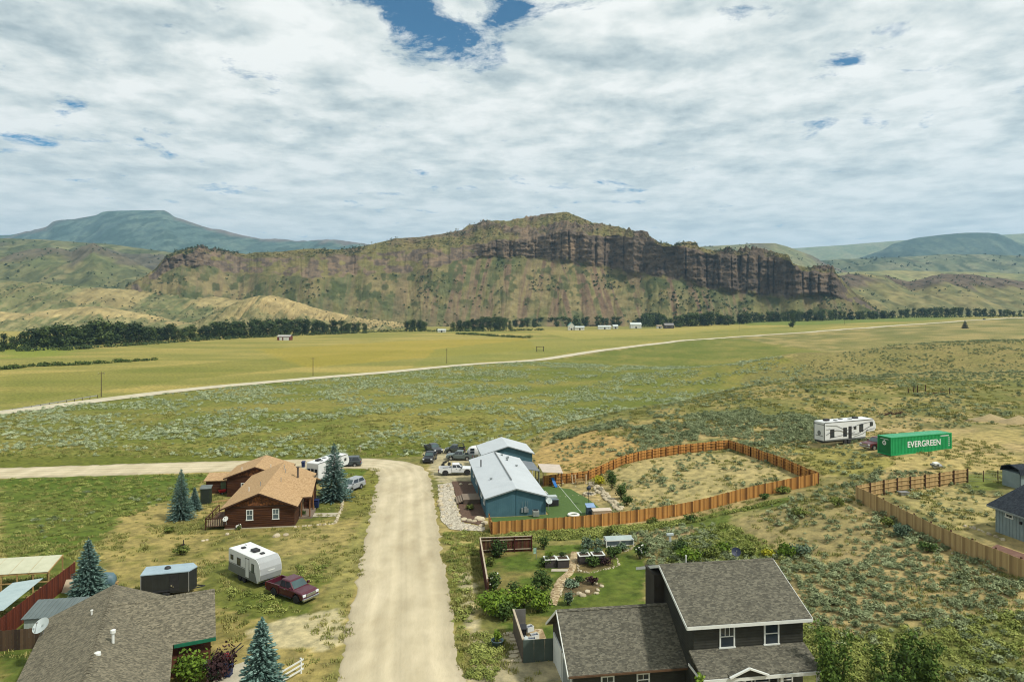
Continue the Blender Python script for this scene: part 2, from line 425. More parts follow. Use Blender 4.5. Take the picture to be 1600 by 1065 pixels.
# right hillside: dry and stony, greener band between the cedar fence and the charcoal house
rh = in_poly(GXw, GYw, [(14, 20), (10, 90), (8, 120), (2, 150), (34, 170), (130, 300), (600, 600), (800, 100), (200, 20)])
paint(rh, mixc2(alb(132, 128, 78), alb(190, 168, 116), sstep(0.34, 0.66, nz1 * .55 + nz2 * .25 + nz3 * .2)))
paint(rh * sstep(122, 150, GY + wob * 6), mixc2(alb(120, 122, 64), alb(160, 146, 88), sstep(.4, .62, nz1 * .6 + nz2 * .4)), .85)
for poly, c, w in (
    ([(1150, 592), (1240, 562), (1330, 548), (1600, 536), (1600, 585), (1450, 590), (1300, 598)], alb(140, 130, 80), 0.6),
    ([(850, 690), (930, 672), (1000, 690), (1010, 705), (920, 735), (860, 745), (830, 715)], alb(196, 164, 102), 0.75),
    ([(950, 735), (1060, 705), (1180, 712), (1260, 745), (1180, 775), (1030, 800), (985, 800)], alb(188, 172, 118), 0.8),
    ([(1120, 700), (1250, 690), (1390, 690), (1600, 670), (1600, 690), (1480, 705), (1600, 715), (1600, 735), (1380, 735), (1290, 745), (1180, 690)], alb(186, 168, 108), 0.75),
    ([(1050, 665), (1250, 655), (1270, 690), (1150, 690)], alb(192, 168, 112), 0.5),
    ([(1230, 700), (1330, 700), (1400, 725), (1330, 745), (1280, 740)], alb(138, 138, 62), 0.6),
    ([(1380, 770), (1500, 762), (1560, 790), (1550, 835), (1480, 820)], alb(178, 164, 108), 0.85),
    ([(1490, 742), (1600, 730), (1600, 760), (1520, 765)], alb(110, 124, 52), 0.7),
    ([(770, 838), (900, 838), (1010, 822), (1120, 800), (1240, 775), (1200, 800), (1080, 830), (980, 838), (800, 845)], alb(92, 112, 42), 0.85),
    ([(930, 835), (1010, 826), (1080, 822), (1090, 835), (1000, 842)], alb(186, 164, 118), 0.85),
    ([(1040, 850), (1130, 815), (1200, 860), (1210, 880), (1040, 880)], alb(98, 116, 42), 0.85),
    ([(1130, 800), (1300, 780), (1420, 850), (1300, 900), (1220, 870)], alb(178, 160, 112), 0.5),
    ([(1240, 1000), (1600, 960), (1600, 1065), (1240, 1065)], alb(120, 128, 64), 0.8)):
    paint(in_poly(GXw, GYw, Gm(poly)), c, w)
# garden behind the charcoal house
gd = in_poly(GX + wob * .6, GY, Gm([(752, 930), (752, 842), (830, 850), (1010, 850), (1010, 950), (1000, 1000), (860, 1000), (790, 985)]))
paint(gd, mixc2(alb(92, 110, 44), alb(138, 128, 74), sstep(0.42, 0.66, nz3 * .6 + nz1 * .4)))
for poly, c in (
    ([(905, 900), (960, 862), (1004, 885), (1004, 946), (880, 952), (900, 935)], alb(96, 112, 44)),
    ([(868, 868), (900, 862), (960, 868), (955, 885), (925, 893), (872, 893)], alb(120, 104, 72)),
    ([(890, 905), (925, 903), (940, 915), (925, 930), (885, 932), (875, 925)], alb(122, 102, 78))):
    paint(in_poly(GX, GY, Gm(poly)), c, 0.85)
# verge between the gravel road and the right-hand plots
vg = in_poly(GXw, GYw, Gm([(690, 830), (765, 828), (765, 860), (745, 900), (760, 1000), (770, 1065), (722, 1065), (700, 950), (690, 880)]))
paint(vg, mixc2(alb(116, 118, 54), alb(170, 156, 98), sstep(0.4, 0.62, nz3)))
paint(in_poly(GXw, GYw, Gm([(712, 875), (735, 870), (748, 950), (752, 1065), (738, 1065), (730, 960)])), alb(196, 184, 144), 0.9)
paint(in_poly(GXw, GYw, Gm([(752, 1000), (800, 985), (868, 1020), (880, 1065), (745, 1065)])), alb(186, 174, 138), 0.92)
paint(in_poly(GXw, GYw, Gm([(660, 705), (700, 700), (745, 705), (745, 755), (690, 755), (678, 740)])), alb(190, 178, 142), 0.9)
# hay meadow north of the county road
CR_PX = [(-200, 672), (0, 645), (150, 626), (300, 607.5), (420, 597), (500, 590), (650, 578), (800, 565.5), (900, 552), (1000, 540), (1100, 529.5), (1200, 523), (1300, 516), (1400, 508.5), (1500, 501.5), (1560, 498), (1640, 494.5)]
CR = []
for (a, b) in CR_PX:
    CR.append(G(a, b)[:2])
north = in_poly(GX, GY, CR + [(9000, 3500), (9000, 12000), (-9000, 12000), (-9000, 300)])
hay = mixc2(alb(178, 162, 90), alb(142, 140, 70), sstep(0.3, 0.66, nzf * .75 + nz2 * .25))
paint(north, hay)
for poly, c, w in (
    ([(0, 585), (200, 577), (420, 560), (640, 545), (560, 565), (300, 592), (150, 612), (0, 632)], alb(120, 126, 52), 0.55),
    ([(400, 545), (640, 532), (820, 528), (840, 545), (700, 556), (480, 575)], alb(172, 154, 62), 0.6),
    ([(0, 535), (120, 540), (100, 556), (0, 560)], alb(132, 146, 52), 0.7),
    ([(680, 545), (840, 530), (1000, 520), (1120, 514), (1300, 508), (1280, 514), (1060, 530), (880, 552), (760, 565), (640, 575)], alb(132, 138, 66), 0.5),
    ([(840, 518), (1090, 508), (1240, 510), (1100, 518), (900, 530)], alb(184, 170, 92), 0.5),
    ([(1050, 508), (1300, 498), (1500, 494), (1480, 499), (1250, 508)], alb(110, 132, 56), 0.8)):
    paint(in_poly(GXw, GYw, Gm(poly)), c, w)
far_v = sstep(1000, 1400, GY)
paint(far_v, alb(132, 132, 84), 0.7)
v3 = np.stack([GX, GY, GZ], -1).reshape(-1, 3)
m_ground = pm('meadow_soil', (1.42, 1.38, 1.34), (0.52, 0.55, 0.58), scale=0.9, detail=12, rough=0.95, bump=0.12, bscale=4.0, attr='tone', spec=0.1)
gnd = link('ground', np_mesh('ground', v3, grid_faces(len(gy), len(gx)), m_ground, True, tone.reshape(-1, 3)))
tag(gnd, kind='structure')

# ---------------------------------------------------------------- sheets that follow the ground
def resample(pts, step):
    out = []
    for i in range(len(pts) - 1):
        a, b = np.array(pts[i], float), np.array(pts[i + 1], float)
        n = max(1, int(np.hypot(*(b - a)[:2]) / step))
        out += [tuple(a + (b - a) * k / n) for k in range(n)]
    return out + [tuple(pts[-1])]
def smooth_line(pts, it=3):
    p = [np.array(q, float) for q in pts]
    for _ in range(it):
        q = [p[0]]
        for i in range(len(p) - 1): q += [p[i] * .75 + p[i + 1] * .25, p[i] * .25 + p[i + 1] * .75]
        p = q + [p[-1]]
    return [tuple(q) for q in p]
def ribbon(name, line, width, mat, lift=0.05, ncross=9, step=1.0, ragged=0.0, kind='structure', crown=0.0, tracks=False):
    line = np.array(resample(line, step)); n = len(line)
    tg = np.gradient(line[:, :2], axis=0); tg /= np.linalg.norm(tg, axis=1)[:, None]
    nr = np.stack([-tg[:, 1], tg[:, 0]], 1)
    w = np.array(width) if np.ndim(width) else np.full(n, width)
    if np.ndim(width): w = np.interp(np.linspace(0, 1, n), np.linspace(0, 1, len(width)), width)
    off = np.linspace(-0.5, 0.5, ncross)
    rag = (fbm(line[:, 0] / 1.6 + 4, line[:, 1] / 1.6, 5, .7) - .5) * ragged; rag2 = (fbm(line[:, 0] / 1.6 + 40, line[:, 1] / 1.6, 5, .7) - .5) * ragged
    P = np.zeros((n, ncross, 3))
    for k, o in enumerate(off):
        e = (2 * o) ** 2
        ww = w * o + np.where(o > 0, rag, rag2) * abs(o) * 2
        P[:, k, :2] = line[:, :2] + nr * ww[:, None]
        P[:, k, 2] = T(P[:, k, 0], P[:, k, 1]) + lift + crown * (1 - e) - (0.10 if abs(o) > 0.49 else 0)
    colr = None
    if tracks:                           # wheel paths are packed paler, the crown and edges keep loose darker gravel
        O = np.ones((n, 1)) * off; S = np.arange(n)[:, None] * step * np.ones((1, ncross)); wig = (fbm(S / 14, O * 0, 3) - .5) * .12
        tr = sum(np.exp(-((O + wig - c_) / .07) ** 2) for c_ in (-.30, -.12, .10, .29)) * (.35 + fbm(S / 45 + 5, O * 9, 3))
        e_ = .86 + .20 * np.clip(tr, 0, 1) + (fbm(S / 30, O * 40, 4) - .5) * .16 + (fbm(S / 1.2, O * 9, 3) - .5) * .12 - .22 * sstep(.40, .5, np.abs(O)) * fbm(S / 2, O * 3, 3)
        colr = np.repeat(e_.reshape(-1, 1), 3, 1) * np.array([1, .99, .97])
    o = link(name, np_mesh(name, P.reshape(-1, 3), grid_faces(n, ncross), mat, True, colr))
    return tag(o, kind=kind) if kind else o
def sheet(name, poly, mat, lift=0.05, step=0.5, kind='structure', edge=0.0):
    """A patch of ground cover: fine triangulated polygon laid on the terrain."""
    poly = resample(list(poly) + [poly[0]], step)[:-1]
    bm = bmesh.new(); vs = []
    for i, p in enumerate(poly):
        j = (random.random() - .5) * edge
        vs.append(bm.verts.new((p[0] + j, p[1] + (random.random() - .5) * edge, 0)))
    f = bm.faces.new(vs); bmesh.ops.triangulate(bm, faces=[f])
    bmesh.ops.subdivide_edges(bm, edges=[e for e in bm.edges if e.calc_length() > 2.5], cuts=2, use_grid_fill=True)
    bmesh.ops.triangulate(bm, faces=bm.faces[:])
    xy = np.array([v.co[:2] for v in bm.verts]); z = T(xy[:, 0], xy[:, 1]) + lift
    for v, q in zip(bm.verts, z): v.co.z = q
    bmesh.ops.recalc_face_normals(bm, faces=bm.faces)
    if bm.faces and sum(f.normal.z for f in bm.faces) < 0: bmesh.ops.reverse_faces(bm, faces=bm.faces[:])
    me = bpy.data.meshes.new(name); bm.to_mesh(me); bm.free(); me.materials.append(mat)
    o = link(name, me); return tag(o, kind=kind) if kind else o

m_gravel = pm('gravel', alb(226, 212, 180), alb(194, 180, 148), alb(210, 197, 165), scale=0.35, detail=10, rough=0.95, bump=0.04, bscale=6, stretch=(1, 0.35, 1), spec=0.1, attr='tone')
m_gravel2 = pm('pale_gravel', alb(222, 212, 184), alb(196, 186, 158), scale=0.2, detail=9, rough=0.95, bump=0.03, bscale=5, spec=0.1)
ug = lambda u, v: (u * math.cos(TH) - v * math.sin(TH), u * math.sin(TH) + v * math.cos(TH))
# the gravel road comes from under the camera, bends left at the far end
gl = [(-2.0, 10), (-8.2, 50), (-12.9, 80), (-17.4, 110), (-19.2, 122), (-23, 129.5), (-31, 131.5), (-60, 127), (-110, 119.5), (-200, 106), (-330, 86)]
ribbon('gravel_road', smooth_line(gl, 3), [9.6, 9.4, 9.2, 9.2, 10.5, 9.2, 9.0, 9, 9, 9, 9, 9], m_gravel, 0.05, 61, 0.5, 1.5, crown=0.06, tracks=True)
ribbon('county_road', smooth_line(CR, 2), 10.0, m_gravel2, 0.28, 7, 4.0, 1.0, crown=0.12)

# ================================================================== HILLS AND CLIFFS
def srgbmix(*cs): return [np.array(alb(*c)) for c in cs]
def interp(pts, x):
    return np.interp(x, [p[0] for p in pts], [p[1] for p in pts])
m_hill = pm('hillside', (1.38, 1.36, 1.34), (0.58, 0.60, 0.62), scale=0.035, detail=12, rough=0.95, bump=2.0, bscale=0.06, attr='tone', spec=0.05)
m_rock = pm('cliff_rock', (1.3, 1.28, 1.26), (0.66, 0.66, 0.68), scale=0.06, detail=12, rough=0.95, bump=3.0, bscale=0.08, attr='tone', spec=0.05)
def ridge_hill(name, crest, zc, zbase, cols, seed, nx=420, nt=90, amp=18.0, freq=90.0, band=None, y_foot=None, gully=1.0, back=0.5, label=None, z_foot=-8.0, sharp=1.0, dark=None):
    """A hill whose skyline passes through the given directions at depth zc (a number or list over the crest), with a foot at zbase."""
    x0, x1 = crest[0][0], crest[-1][0]
    px = np.linspace(x0, x1, nx)
    cy = interp(crest, px)
    Zc = interp(zc, px) if isinstance(zc, list) else np.full(nx, float(zc))
    Zb = interp(zbase, px) if isinstance(zbase, list) else np.full(nx, float(zbase))
    hc = CZ + (HOR - cy) * Zc / F
    rr = np.random.default_rng(seed); o1, o2 = rr.random(2) * 100
    t = np.concatenate([np.linspace(0, 1, nt), 1 + np.linspace(0.03, 1, 14)])
    TT, PX = np.meshgrid(t, px, indexing='ij')
    ZB, ZC_, HC = Zb[None, :], Zc[None, :], hc[None, :]
    D = ZB + (ZC_ - ZB) * TT
    X = (PX - CX) / F * D
    up = np.clip(TT, 0, 1)
    prof = up ** (1.15 * sharp) * 0.55 + sstep(0, 1, up) * 0.45
    H = z_foot + (HC - z_foot) * prof
    H = np.where(TT > 1, HC - (HC - z_foot) * back * (TT - 1) ** 1.3, H)
    # gullies run down the slope, deeper in the middle
    lat = X / freq
    gul = (ridged(lat + o1 + 0.35 * fbm(lat * 2, D / 300 + o2, 3), D / (freq * 9) + o2, 5) - 0.62)
    rough_ = fbm(X / (freq * .5) + o1, D / (freq * .5) + o2, 6) - 0.5
    env = np.sin(np.pi * np.clip(up, 0, 1)) ** 0.7
    H = H + (-gul * amp * gully * env + rough_ * amp * 0.5 * env) + rough_ * amp * 0.06
    slope_n = fbm(X / (freq * .35) + o2, D / (freq * .35) + o1, 6)
    streak = fbm(lat * 3.2 + o2, D / (freq * 4) + o1, 5)
    c = np.array(cols[0]) * (1 - sstep(0.35, 0.65, slope_n)[..., None]) + np.array(cols[1]) * sstep(0.35, 0.65, slope_n)[..., None]
    if len(cols) > 2: m = (sstep(0.50, 0.62, streak * .5 + fbm(X / (freq * .16) + o1, D / (freq * .3) + o2, 5) * .5) * 0.85)[..., None]; c = c * (1 - m) + np.array(cols[2]) * m
    if dark is not None: m = (sstep(.50, .60, fbm(X / (freq * .22) + 9, H / (freq * .16) + 4, 6)) * .8)[..., None]; c = c * (1 - m) + np.array(dark) * m
    if band:                                    # rocky rim: (height fraction from, to, colour, relief, breakup)
        b0, b1, bc, br, th = band
        bm_ = sstep(b0 - .06, b0 + .03, up + (streak - .5) * .25) * (1 - sstep(b1, b1 + .03, up)) * (TT <= 1.02)
        bm_ = bm_ * sstep(th - .06, th + .06, fbm(X / (freq * 1.6) + o1, D * 0 + o2, 4))
        blk = ridged(X / (freq * .22) + o1, H / (freq * .5), 4)
        D = D - bm_ * br * (blk - .3); X = (PX - CX) / F * D
        H = H + bm_ * br * .25 * (fbm(X / (freq * .12), D / (freq * .12), 3) - .3)
        rc = np.array(bc) * (0.7 + 0.6 * blk)[..., None]
        c = c * (1 - bm_[..., None]) + rc * bm_[..., None]
    V = np.stack([X, D, H], -1)
    o = link(name, np_mesh(name, V.reshape(-1, 3), grid_faces(len(t), nx), m_hill, True, c.reshape(-1, 3)))
    tag(o, kind='structure'); HILLS[name] = (X, D, H, TT)
    return o
HILLS = {}
TALL = srgbmix((96, 112, 92), (118, 128, 104), (84, 98, 84))
ridge_hill('mesa_mountain', [(-700, 372), (-300, 370), (-60, 369), (0, 367.5), (16, 367), (47, 361), (72, 355), (84, 346), (92, 344.5), (125, 341), (150, 336), (160, 331), (172, 329.5), (200, 329), (219, 328.5), (256, 328.5), (263, 332), (272, 339), (297, 348), (328, 358), (352, 361), (375, 367), (406, 374), (437, 374), (462, 377), (500, 375.5), (528, 375.5), (560, 380), (600, 384), (800, 392), (1000, 400)],
           6600, 4200, srgbmix((92, 112, 98), (110, 126, 108), (76, 96, 86)), 3, 620, 110, 130, 420, band=(0.93, 1.0, alb(120, 108, 96), 50, .45), back=.3, dark=alb(62, 82, 66))
ridge_hill('right_far_hill', [(1180, 400), (1235, 388), (1270, 386), (1330, 382), (1390, 377), (1430, 374), (1500, 372), (1560, 367), (1600, 365), (1700, 362), (1900, 372), (2400, 390)],
           7600, 5400, srgbmix((140, 146, 104), (122, 134, 96), (150, 150, 112)), 5, 300, 60, 60, 500, back=.3)
ridge_hill('right_blue_hill', [(1340, 404), (1380, 390), (1395, 381), (1430, 372), (1480, 366), (1510, 363.5), (1545, 363.5), (1560, 365), (1590, 378), (1640, 390), (1800, 404)],
           5600, 4300, srgbmix((92, 108, 92), (108, 120, 98), (82, 98, 84)), 8, 260, 60, 80, 380, back=.4, dark=alb(70, 88, 74))
ridge_hill('behind_cliff_hill', [(1060, 392), (1090, 386), (1130, 383.5), (1190, 380), (1210, 380), (1230, 385), (1270, 400), (1290, 412), (1330, 428)],
           3300, 2300, srgbmix((128, 130, 92), (112, 118, 86), (140, 136, 100)), 12, 220, 60, 40, 260, band=(.9, 1.0, alb(110, 102, 86), 25, .5), back=.5)
ridge_hill('right_middle_ridge', [(1255, 416), (1275, 408), (1310, 405), (1400, 402), (1480, 397), (1560, 398), (1640, 402), (1800, 400), (2300, 408)],
           3600, 2700, srgbmix((118, 124, 92), (134, 134, 102), (102, 112, 84)), 14, 320, 70, 60, 240, back=.4, dark=alb(78, 90, 66))
ridge_hill('right_bench_hill', [(1270, 440), (1300, 428), (1340, 424), (1400, 422), (1460, 424), (1540, 425), (1600, 428), (1700, 430), (2100, 436)],
           2500, 1900, srgbmix((140, 140, 92), (152, 146, 100), (126, 130, 88)), 15, 280, 60, 25, 200, back=.3)
ridge_hill('right_outcrop_hill', [(1285, 446), (1310, 432), (1326, 429), (1345, 428), (1382, 430), (1400, 436), (1420, 440), (1445, 436), (1455, 431), (1480, 428), (1520, 429), (1545, 434), (1565, 435), (1600, 440), (1680, 444), (1800, 448), (2200, 452)],
           1750, 1230, srgbmix((128, 124, 82), (146, 136, 92), (110, 112, 76)), 16, 560, 110, 22, 110, band=(.74, 1.0, alb(104, 92, 76), 20, .36), back=.3)
ridge_hill('left_olive_hill', [(-900, 372), (-300, 366), (-100, 370), (0, 372.5), (60, 374), (125, 378.5), (160, 380), (200, 385), (250, 392), (300, 398), (420, 410)],
           2700, 1950, srgbmix((118, 120, 84), (106, 112, 78), (132, 130, 92)), 21, 460, 90, 50, 220, band=(.55, .85, alb(100, 96, 80), 16, .60), back=.3, dark=alb(86, 96, 64))
ridge_hill('left_spur_hill', [(-700, 398), (-200, 402), (0, 396), (30, 394), (50, 390), (80, 387), (95, 389), (112, 394), (132, 385), (146, 380.5), (156, 386), (176, 396), (196, 402), (216, 412), (236, 421), (258, 431), (300, 442), (360, 452)],
           2050, 1500, srgbmix((120, 120, 82), (104, 110, 74), (134, 126, 90)), 22, 500, 110, 58, 150, band=(.80, 1.0, alb(104, 98, 80), 18, .56), back=.5, dark=alb(92, 98, 68))
ridge_hill('badland_bench', [(-800, 436), (-200, 434), (0, 438), (60, 441), (120, 448), (200, 453), (280, 459), (350, 466), (420, 474), (520, 486)],
           1420, 1180, srgbmix((124, 124, 84), (106, 112, 74), (146, 138, 96)), 25, 700, 80, 22, 40, band=(.55, 1.0, alb(156, 142, 98), 8, .40), back=.35, sharp=.8)
ridge_hill('badland_toe', [(-600, 486), (-100, 480), (0, 487), (40, 490), (80, 484), (120, 479.5), (150, 479), (190, 484), (230, 491), (265, 499), (300, 506)],
           1120, 1000, srgbmix((136, 132, 90), (112, 116, 76), (158, 148, 104)), 26, 600, 60, 14, 26, band=(.6, 1.0, alb(166, 150, 104), 5, .36), back=.4, sharp=.8)
ridge_hill('badland_mound', [(285, 507), (310, 500), (345, 483), (380, 468), (405, 462), (430, 462), (455, 469), (490, 481), (530, 490), (570, 498), (640, 505)],
           1180, 1040, srgbmix((148, 138, 96), (124, 122, 82), (104, 108, 70)), 27, 640, 80, 24, 30, band=(.5, 1.0, alb(170, 152, 106), 6, .4), back=.5, sharp=.8)

# ---------------------------------------------------------------- the big cliff
def cliff():
    crest = [(196, 446), (228, 430), (244, 418), (259, 400), (275, 393), (294, 388.5), (312, 387.5), (344, 390.5), (384, 397), (400, 394), (437, 393.5), (475, 389), (500, 388.5), (528, 390), (550, 388.5), (575, 383), (600, 377), (622, 372), (662, 370), (700, 364), (722, 359), (731, 352.5), (762, 345), (794, 345), (819, 340.5), (840, 337.5), (866, 334), (874, 331.5), (884, 331), (894, 334.5), (919, 345), (926, 348), (966, 354.5), (1001, 365.5), (1012, 368), (1031, 379), (1053, 383), (1062, 380), (1075, 377.5), (1088, 379), (1092, 386), (1110, 390), (1145, 394), (1171, 390), (1206, 393.5), (1232, 398), (1238, 412), (1255, 417), (1276, 418), (1302, 418), (1310, 431), (1330, 452), (1364, 479), (1400, 497)]
    foot = [(196, 470), (244, 436), (275, 418), (320, 414), (360, 430), (400, 426), (480, 434), (560, 430), (640, 428), (700, 414), (745, 403), (800, 405), (850, 406), (900, 411), (950, 421), (1000, 430), (1040, 435), (1062, 437), (1097, 450), (1145, 457), (1184, 465), (1232, 468), (1294, 462), (1320, 470), (1364, 484), (1400, 498)]
    topy = [(196, 450), (244, 422), (260, 403), (300, 393), (344, 396), (400, 404), (480, 402), (560, 398), (640, 392), (700, 388), (745, 382), (778, 376), (825, 373), (853, 367), (881, 357), (919, 366), (966, 368), (1001, 376), (1040, 386), (1075, 386), (1110, 398), (1171, 398), (1232, 406), (1255, 424), (1302, 424), (1330, 458), (1364, 480.5), (1400, 497.5)]
    hard = [(196, .35), (240, .5), (262, 1.0), (320, .9), (345, .45), (400, .3), (560, .34), (700, .42), (738, .75), (752, 1), (1000, 1), (1060, 1.1), (1310, 1.0), (1325, .2), (1400, 0)]
    nx = 1150
    px = np.linspace(196, 1400, nx)
    wig = (fbm(px / 22, px * 0 + 3, 4) - .5)
    yc, yf, yt = interp(crest, px), interp(foot, px) + wig * 10, interp(topy, px) + (fbm(px / 14, px * 0 + 8, 4) - .5) * 7
    k5 = np.ones(5) / 5
    yc = yc + (fbm(px / 6, px * 0 + 1.7, 3) - .5) * 2.6 * np.clip(interp(hard, px), .3, 1)
    yt = np.maximum(yt, yc + 1.5); yf = np.maximum(yf, yt + 3)
    hd = interp(hard, px)
    Zb = interp([(196, 1330), (300, 1300), (500, 1260), (900, 1230), (1100, 1170), (1400, 1210)], px)
    z0 = -8.0
    def reach(y, Z0, h0, tan):           # depth where a slope rising at tan from (Z0, h0) meets the direction y
        a = (HOR - y) / F
        return (CZ - h0 + tan * Z0) / (tan - a)
    Zf = np.maximum(reach(yf, Zb, z0, 0.60), Zb + 25); hf = CZ + (HOR - yf) * Zf / F
    Zt = Zf + 8 + (1 - np.clip(hd, 0, 1)) * 110 + (HOR - yt + 20) * 0.06; ht = CZ + (HOR - yt) * Zt / F
    Zc = np.maximum(reach(yc, Zt, ht, 0.48), Zt + 10); hc = CZ + (HOR - yc) * Zc / F
    nA, nB, nC, nD = 88, 54, 62, 12
    a = np.linspace(0, 1, nA)[:, None]; b = np.linspace(0, 1, nB + 1)[1:, None]; c = np.linspace(0, 1, nC + 1)[1:, None]; d = np.linspace(0, 1, nD + 1)[1:, None]
    D = np.concatenate([Zb + (Zf - Zb) * a, Zf + (Zt - Zf) * b, Zt + (Zc - Zt) * c, Zc + 380 * d])
    pa = 0.62 * a + 0.38 * a ** 1.9
    H = np.concatenate([z0 + (hf - z0) * pa, hf + (ht - hf) * b, ht + (hc - ht) * (c * .6 + .4 * np.sin(c * math.pi / 2)), hc - (hc * .55) * d ** 1.4])
    seg = np.concatenate([a * 0 + 0 + a, 1 + b, 2 + c, 3 + d]) * np.ones((1, nx))
    PX = np.ones_like(D) * px
    spur = (fbm(px / 130 + 2, px * 0 + 6, 2) - .5) * 200 + (fbm(px / 48 + 11, px * 0 + 3, 2) - .5) * 46      # buttresses and re-entrants in plan
    D1 = D + spur * np.clip(np.concatenate([a, b * 0 + 1, c * 0 + 1, d * 0 + 1]), 0, 1) ** .7
    H = CZ + (H - CZ) * D1 / D; D = D1
    lat = (px - CX) / F * 1450.0
    LAT = np.ones_like(D) * lat
    isA, isB, isC = seg <= 1, (seg > 1) & (seg <= 2), (seg > 2) & (seg <= 3)
    hardR = np.ones_like(D) * hd
    # talus: fans and gullies
    ga = ridged(LAT / 46 + .5 * fbm(LAT / 60, D / 120, 3), D / 420, 5) - .6
    envA = np.sin(np.pi * np.clip(seg, 0, 1)) ** .8
    H = H - np.where(isA, ga * 19 * envA, 0) + np.where(isA, (fbm(LAT / 14, D / 14, 5) - .5) * 7 * envA, 0)
    # cliff face: columns with deep joints, ledges
    col = ridged(LAT / 15 + .5 * fbm(LAT / 30, H / 22, 3), H / 110 + 4, 4, .6)
    big = fbm(LAT / 42 + 9, H / 300, 3)
    jnt = 1 - sstep(.0, .16, np.abs(fbm(LAT / 19 + 31, H / 500 + 2, 2) - .5) * 2)
    ledge = fbm(LAT / 30, H / 7.0 + 3, 3)
    facew = np.where(isB, np.minimum(1, np.minimum((seg - 1) * 7 + .15, (2 - seg) * 7 + .3)), 0)
    disp = facew * hardR * ((col - .5) * 10 + (big - .5) * 44 - jnt * 9 + (ledge - .5) * 13 + (fbm(LAT / 5, H / 5, 4) - .5) * 8)
    # upper slope: broken outcrops
    oc = ridged(LAT / 26 + 5, D / 26 + 2, 5); rk = sstep(.50, .66, fbm(LAT / 55 + 2, H / 20 + 5, 5))
    upw = np.where(isC, np.sin(np.pi * np.clip(seg - 2, 0, 1)) ** .5, 0)
    H = H + upw * hardR * rk * (oc - .45) * 26
    rough_ = fbm(LAT / 6, H / 6 + D / 9, 4) - .5
    D2 = D - disp - np.where(isC, rough_ * 8 * upw, 0)
    X = (PX - CX) / F * D2
    H = H + np.where(isC, rough_ * 7 * np.clip(upw * 3, 0, 1) * np.clip(hardR, .4, 1), 0)
    # colours of rock, scree, grass and scrub
    n1 = fbm(LAT / 22 + 3, H / 22 + 1, 6); n2 = fbm(LAT / 70 + 8, H / 40, 5)
    strk = fbm(LAT / 9 + ga * 1.5 + (H / 26) * np.where(LAT > 100, .9, -.5) , H / 150 + 3, 5)
    grass, sage, scree, red, tan_, scrub = (np.array(alb(*q)) for q in ((126, 124, 84), (112, 116, 82), (142, 126, 100), (128, 108, 92), (160, 146, 108), (80, 92, 60)))
    rock1, rock2, rock3 = (np.array(alb(*q)) for q in ((148, 130, 108), (118, 104, 90), (168, 144, 116)))
    def mx(p, q, w): return p * (1 - w[..., None]) + q * w[..., None]
    ca = mx(np.broadcast_to(grass, D.shape + (3,)), sage, sstep(.4, .6, n1))
    ca = mx(ca, tan_, sstep(.5, .66, n2) * .75 * (1 - sstep(500, 900, np.abs(LAT + 350))))
    midw = 1 - sstep(200, 420, np.abs(LAT - 150))
    ca = mx(ca, scree, sstep(.47, .58, strk) * (.35 + .6 * midw))
    ca = mx(ca, red, sstep(.60, .68, strk) * (.2 + .7 * midw) * sstep(.1, .4, seg))
    ca = mx(ca, scrub, sstep(.56, .64, fbm(LAT / 18 + 40, H / 18, 6)) * sstep(.25, .5, seg) * .75)
    cr_ = mx(np.broadcast_to(rock1, D.shape + (3,)), rock2, sstep(.42, .60, fbm(LAT / 7, H / 9, 6)))
    cr_ = mx(cr_, rock3, sstep(.54, .7, fbm(LAT / 30 + 12, H / 12, 5)) * .8)
    cr_ = mx(cr_, np.broadcast_to(np.array(alb(98, 88, 80)), D.shape + (3,)), sstep(120, 300, LAT) * .45)
    brk = sstep(.45, .53, fbm(LAT / 20 + 60, H / 14 + 7, 5) + np.maximum(hardR - .3, 0) * .45 + .03)
    rockw = np.where(isB, brk, 0) * np.where(isB, sstep(0, .12, seg - 1 + (fbm(LAT / 12, LAT * 0, 3) - .5) * .3), 0)
    rockw = np.maximum(rockw, np.where(isC, rk * np.clip(hardR + .25, 0, 1), 0))
    cu = mx(ca, np.broadcast_to(np.array(alb(136, 128, 84)), D.shape + (3,)), np.where(seg > 1, .6, 0.0))
    tone_c = mx(cu * np.array([.86, .84, .76]), cr_ * .68, rockw)
    V = np.stack([X, D2, H], -1)
    o = link('cliff_hill', np_mesh('cliff_hill', V.reshape(-1, 3), grid_faces(D.shape[0], nx), m_rock, False, tone_c.reshape(-1, 3)))
    tag(o, kind='structure')
    return X, D2, H, seg, rockw
CLIFF = cliff()
# ================================================================== BUILDINGS
WHITE = pm('white_paint', alb(228, 230, 222, .85), alb(212, 214, 206, .85), scale=1.5, rough=0.6)
GLASS = glass()
GLASS2 = glass('window_glass_pale', (0.10, 0.13, 0.14))
BLACK = pm('black_plastic', (0.018, 0.018, 0.02), (0.03, 0.03, 0.03), scale=5, rough=0.5)
STEEL = pm('galvanised_steel', (0.42, 0.43, 0.43), (0.30, 0.31, 0.32), scale=4, rough=0.4, metal=0.6)
CONC = pm('concrete', alb(206, 196, 170), alb(180, 172, 148), scale=1.2, rough=0.9, bump=0.02)
def shingle(name, a, b, c):
    return pm(name, a, b, c, scale=0.9, detail=8, rough=0.95, voro=1.0, stretch=(5.5, 10.0, 10.0), bump=0.03, bscale=2.0, spec=0.1)
def gable_walls(x0, x1, y0, y1, h, rise, axis='y', zb=-1.0, mb=None):
    mb = mb or MB()
    if axis == 'y':
        xm = (x0 + x1) / 2
        mb.prism([(x0, zb), (x1, zb), (x1, h), (xm, h + rise), (x0, h)], y0, y1, 'y')
    else:
        ym = (y0 + y1) / 2
        mb.prism([(y0, zb), (y1, zb), (y1, h), (ym, h + rise), (y0, h)], x0, x1, 'x')
    return mb
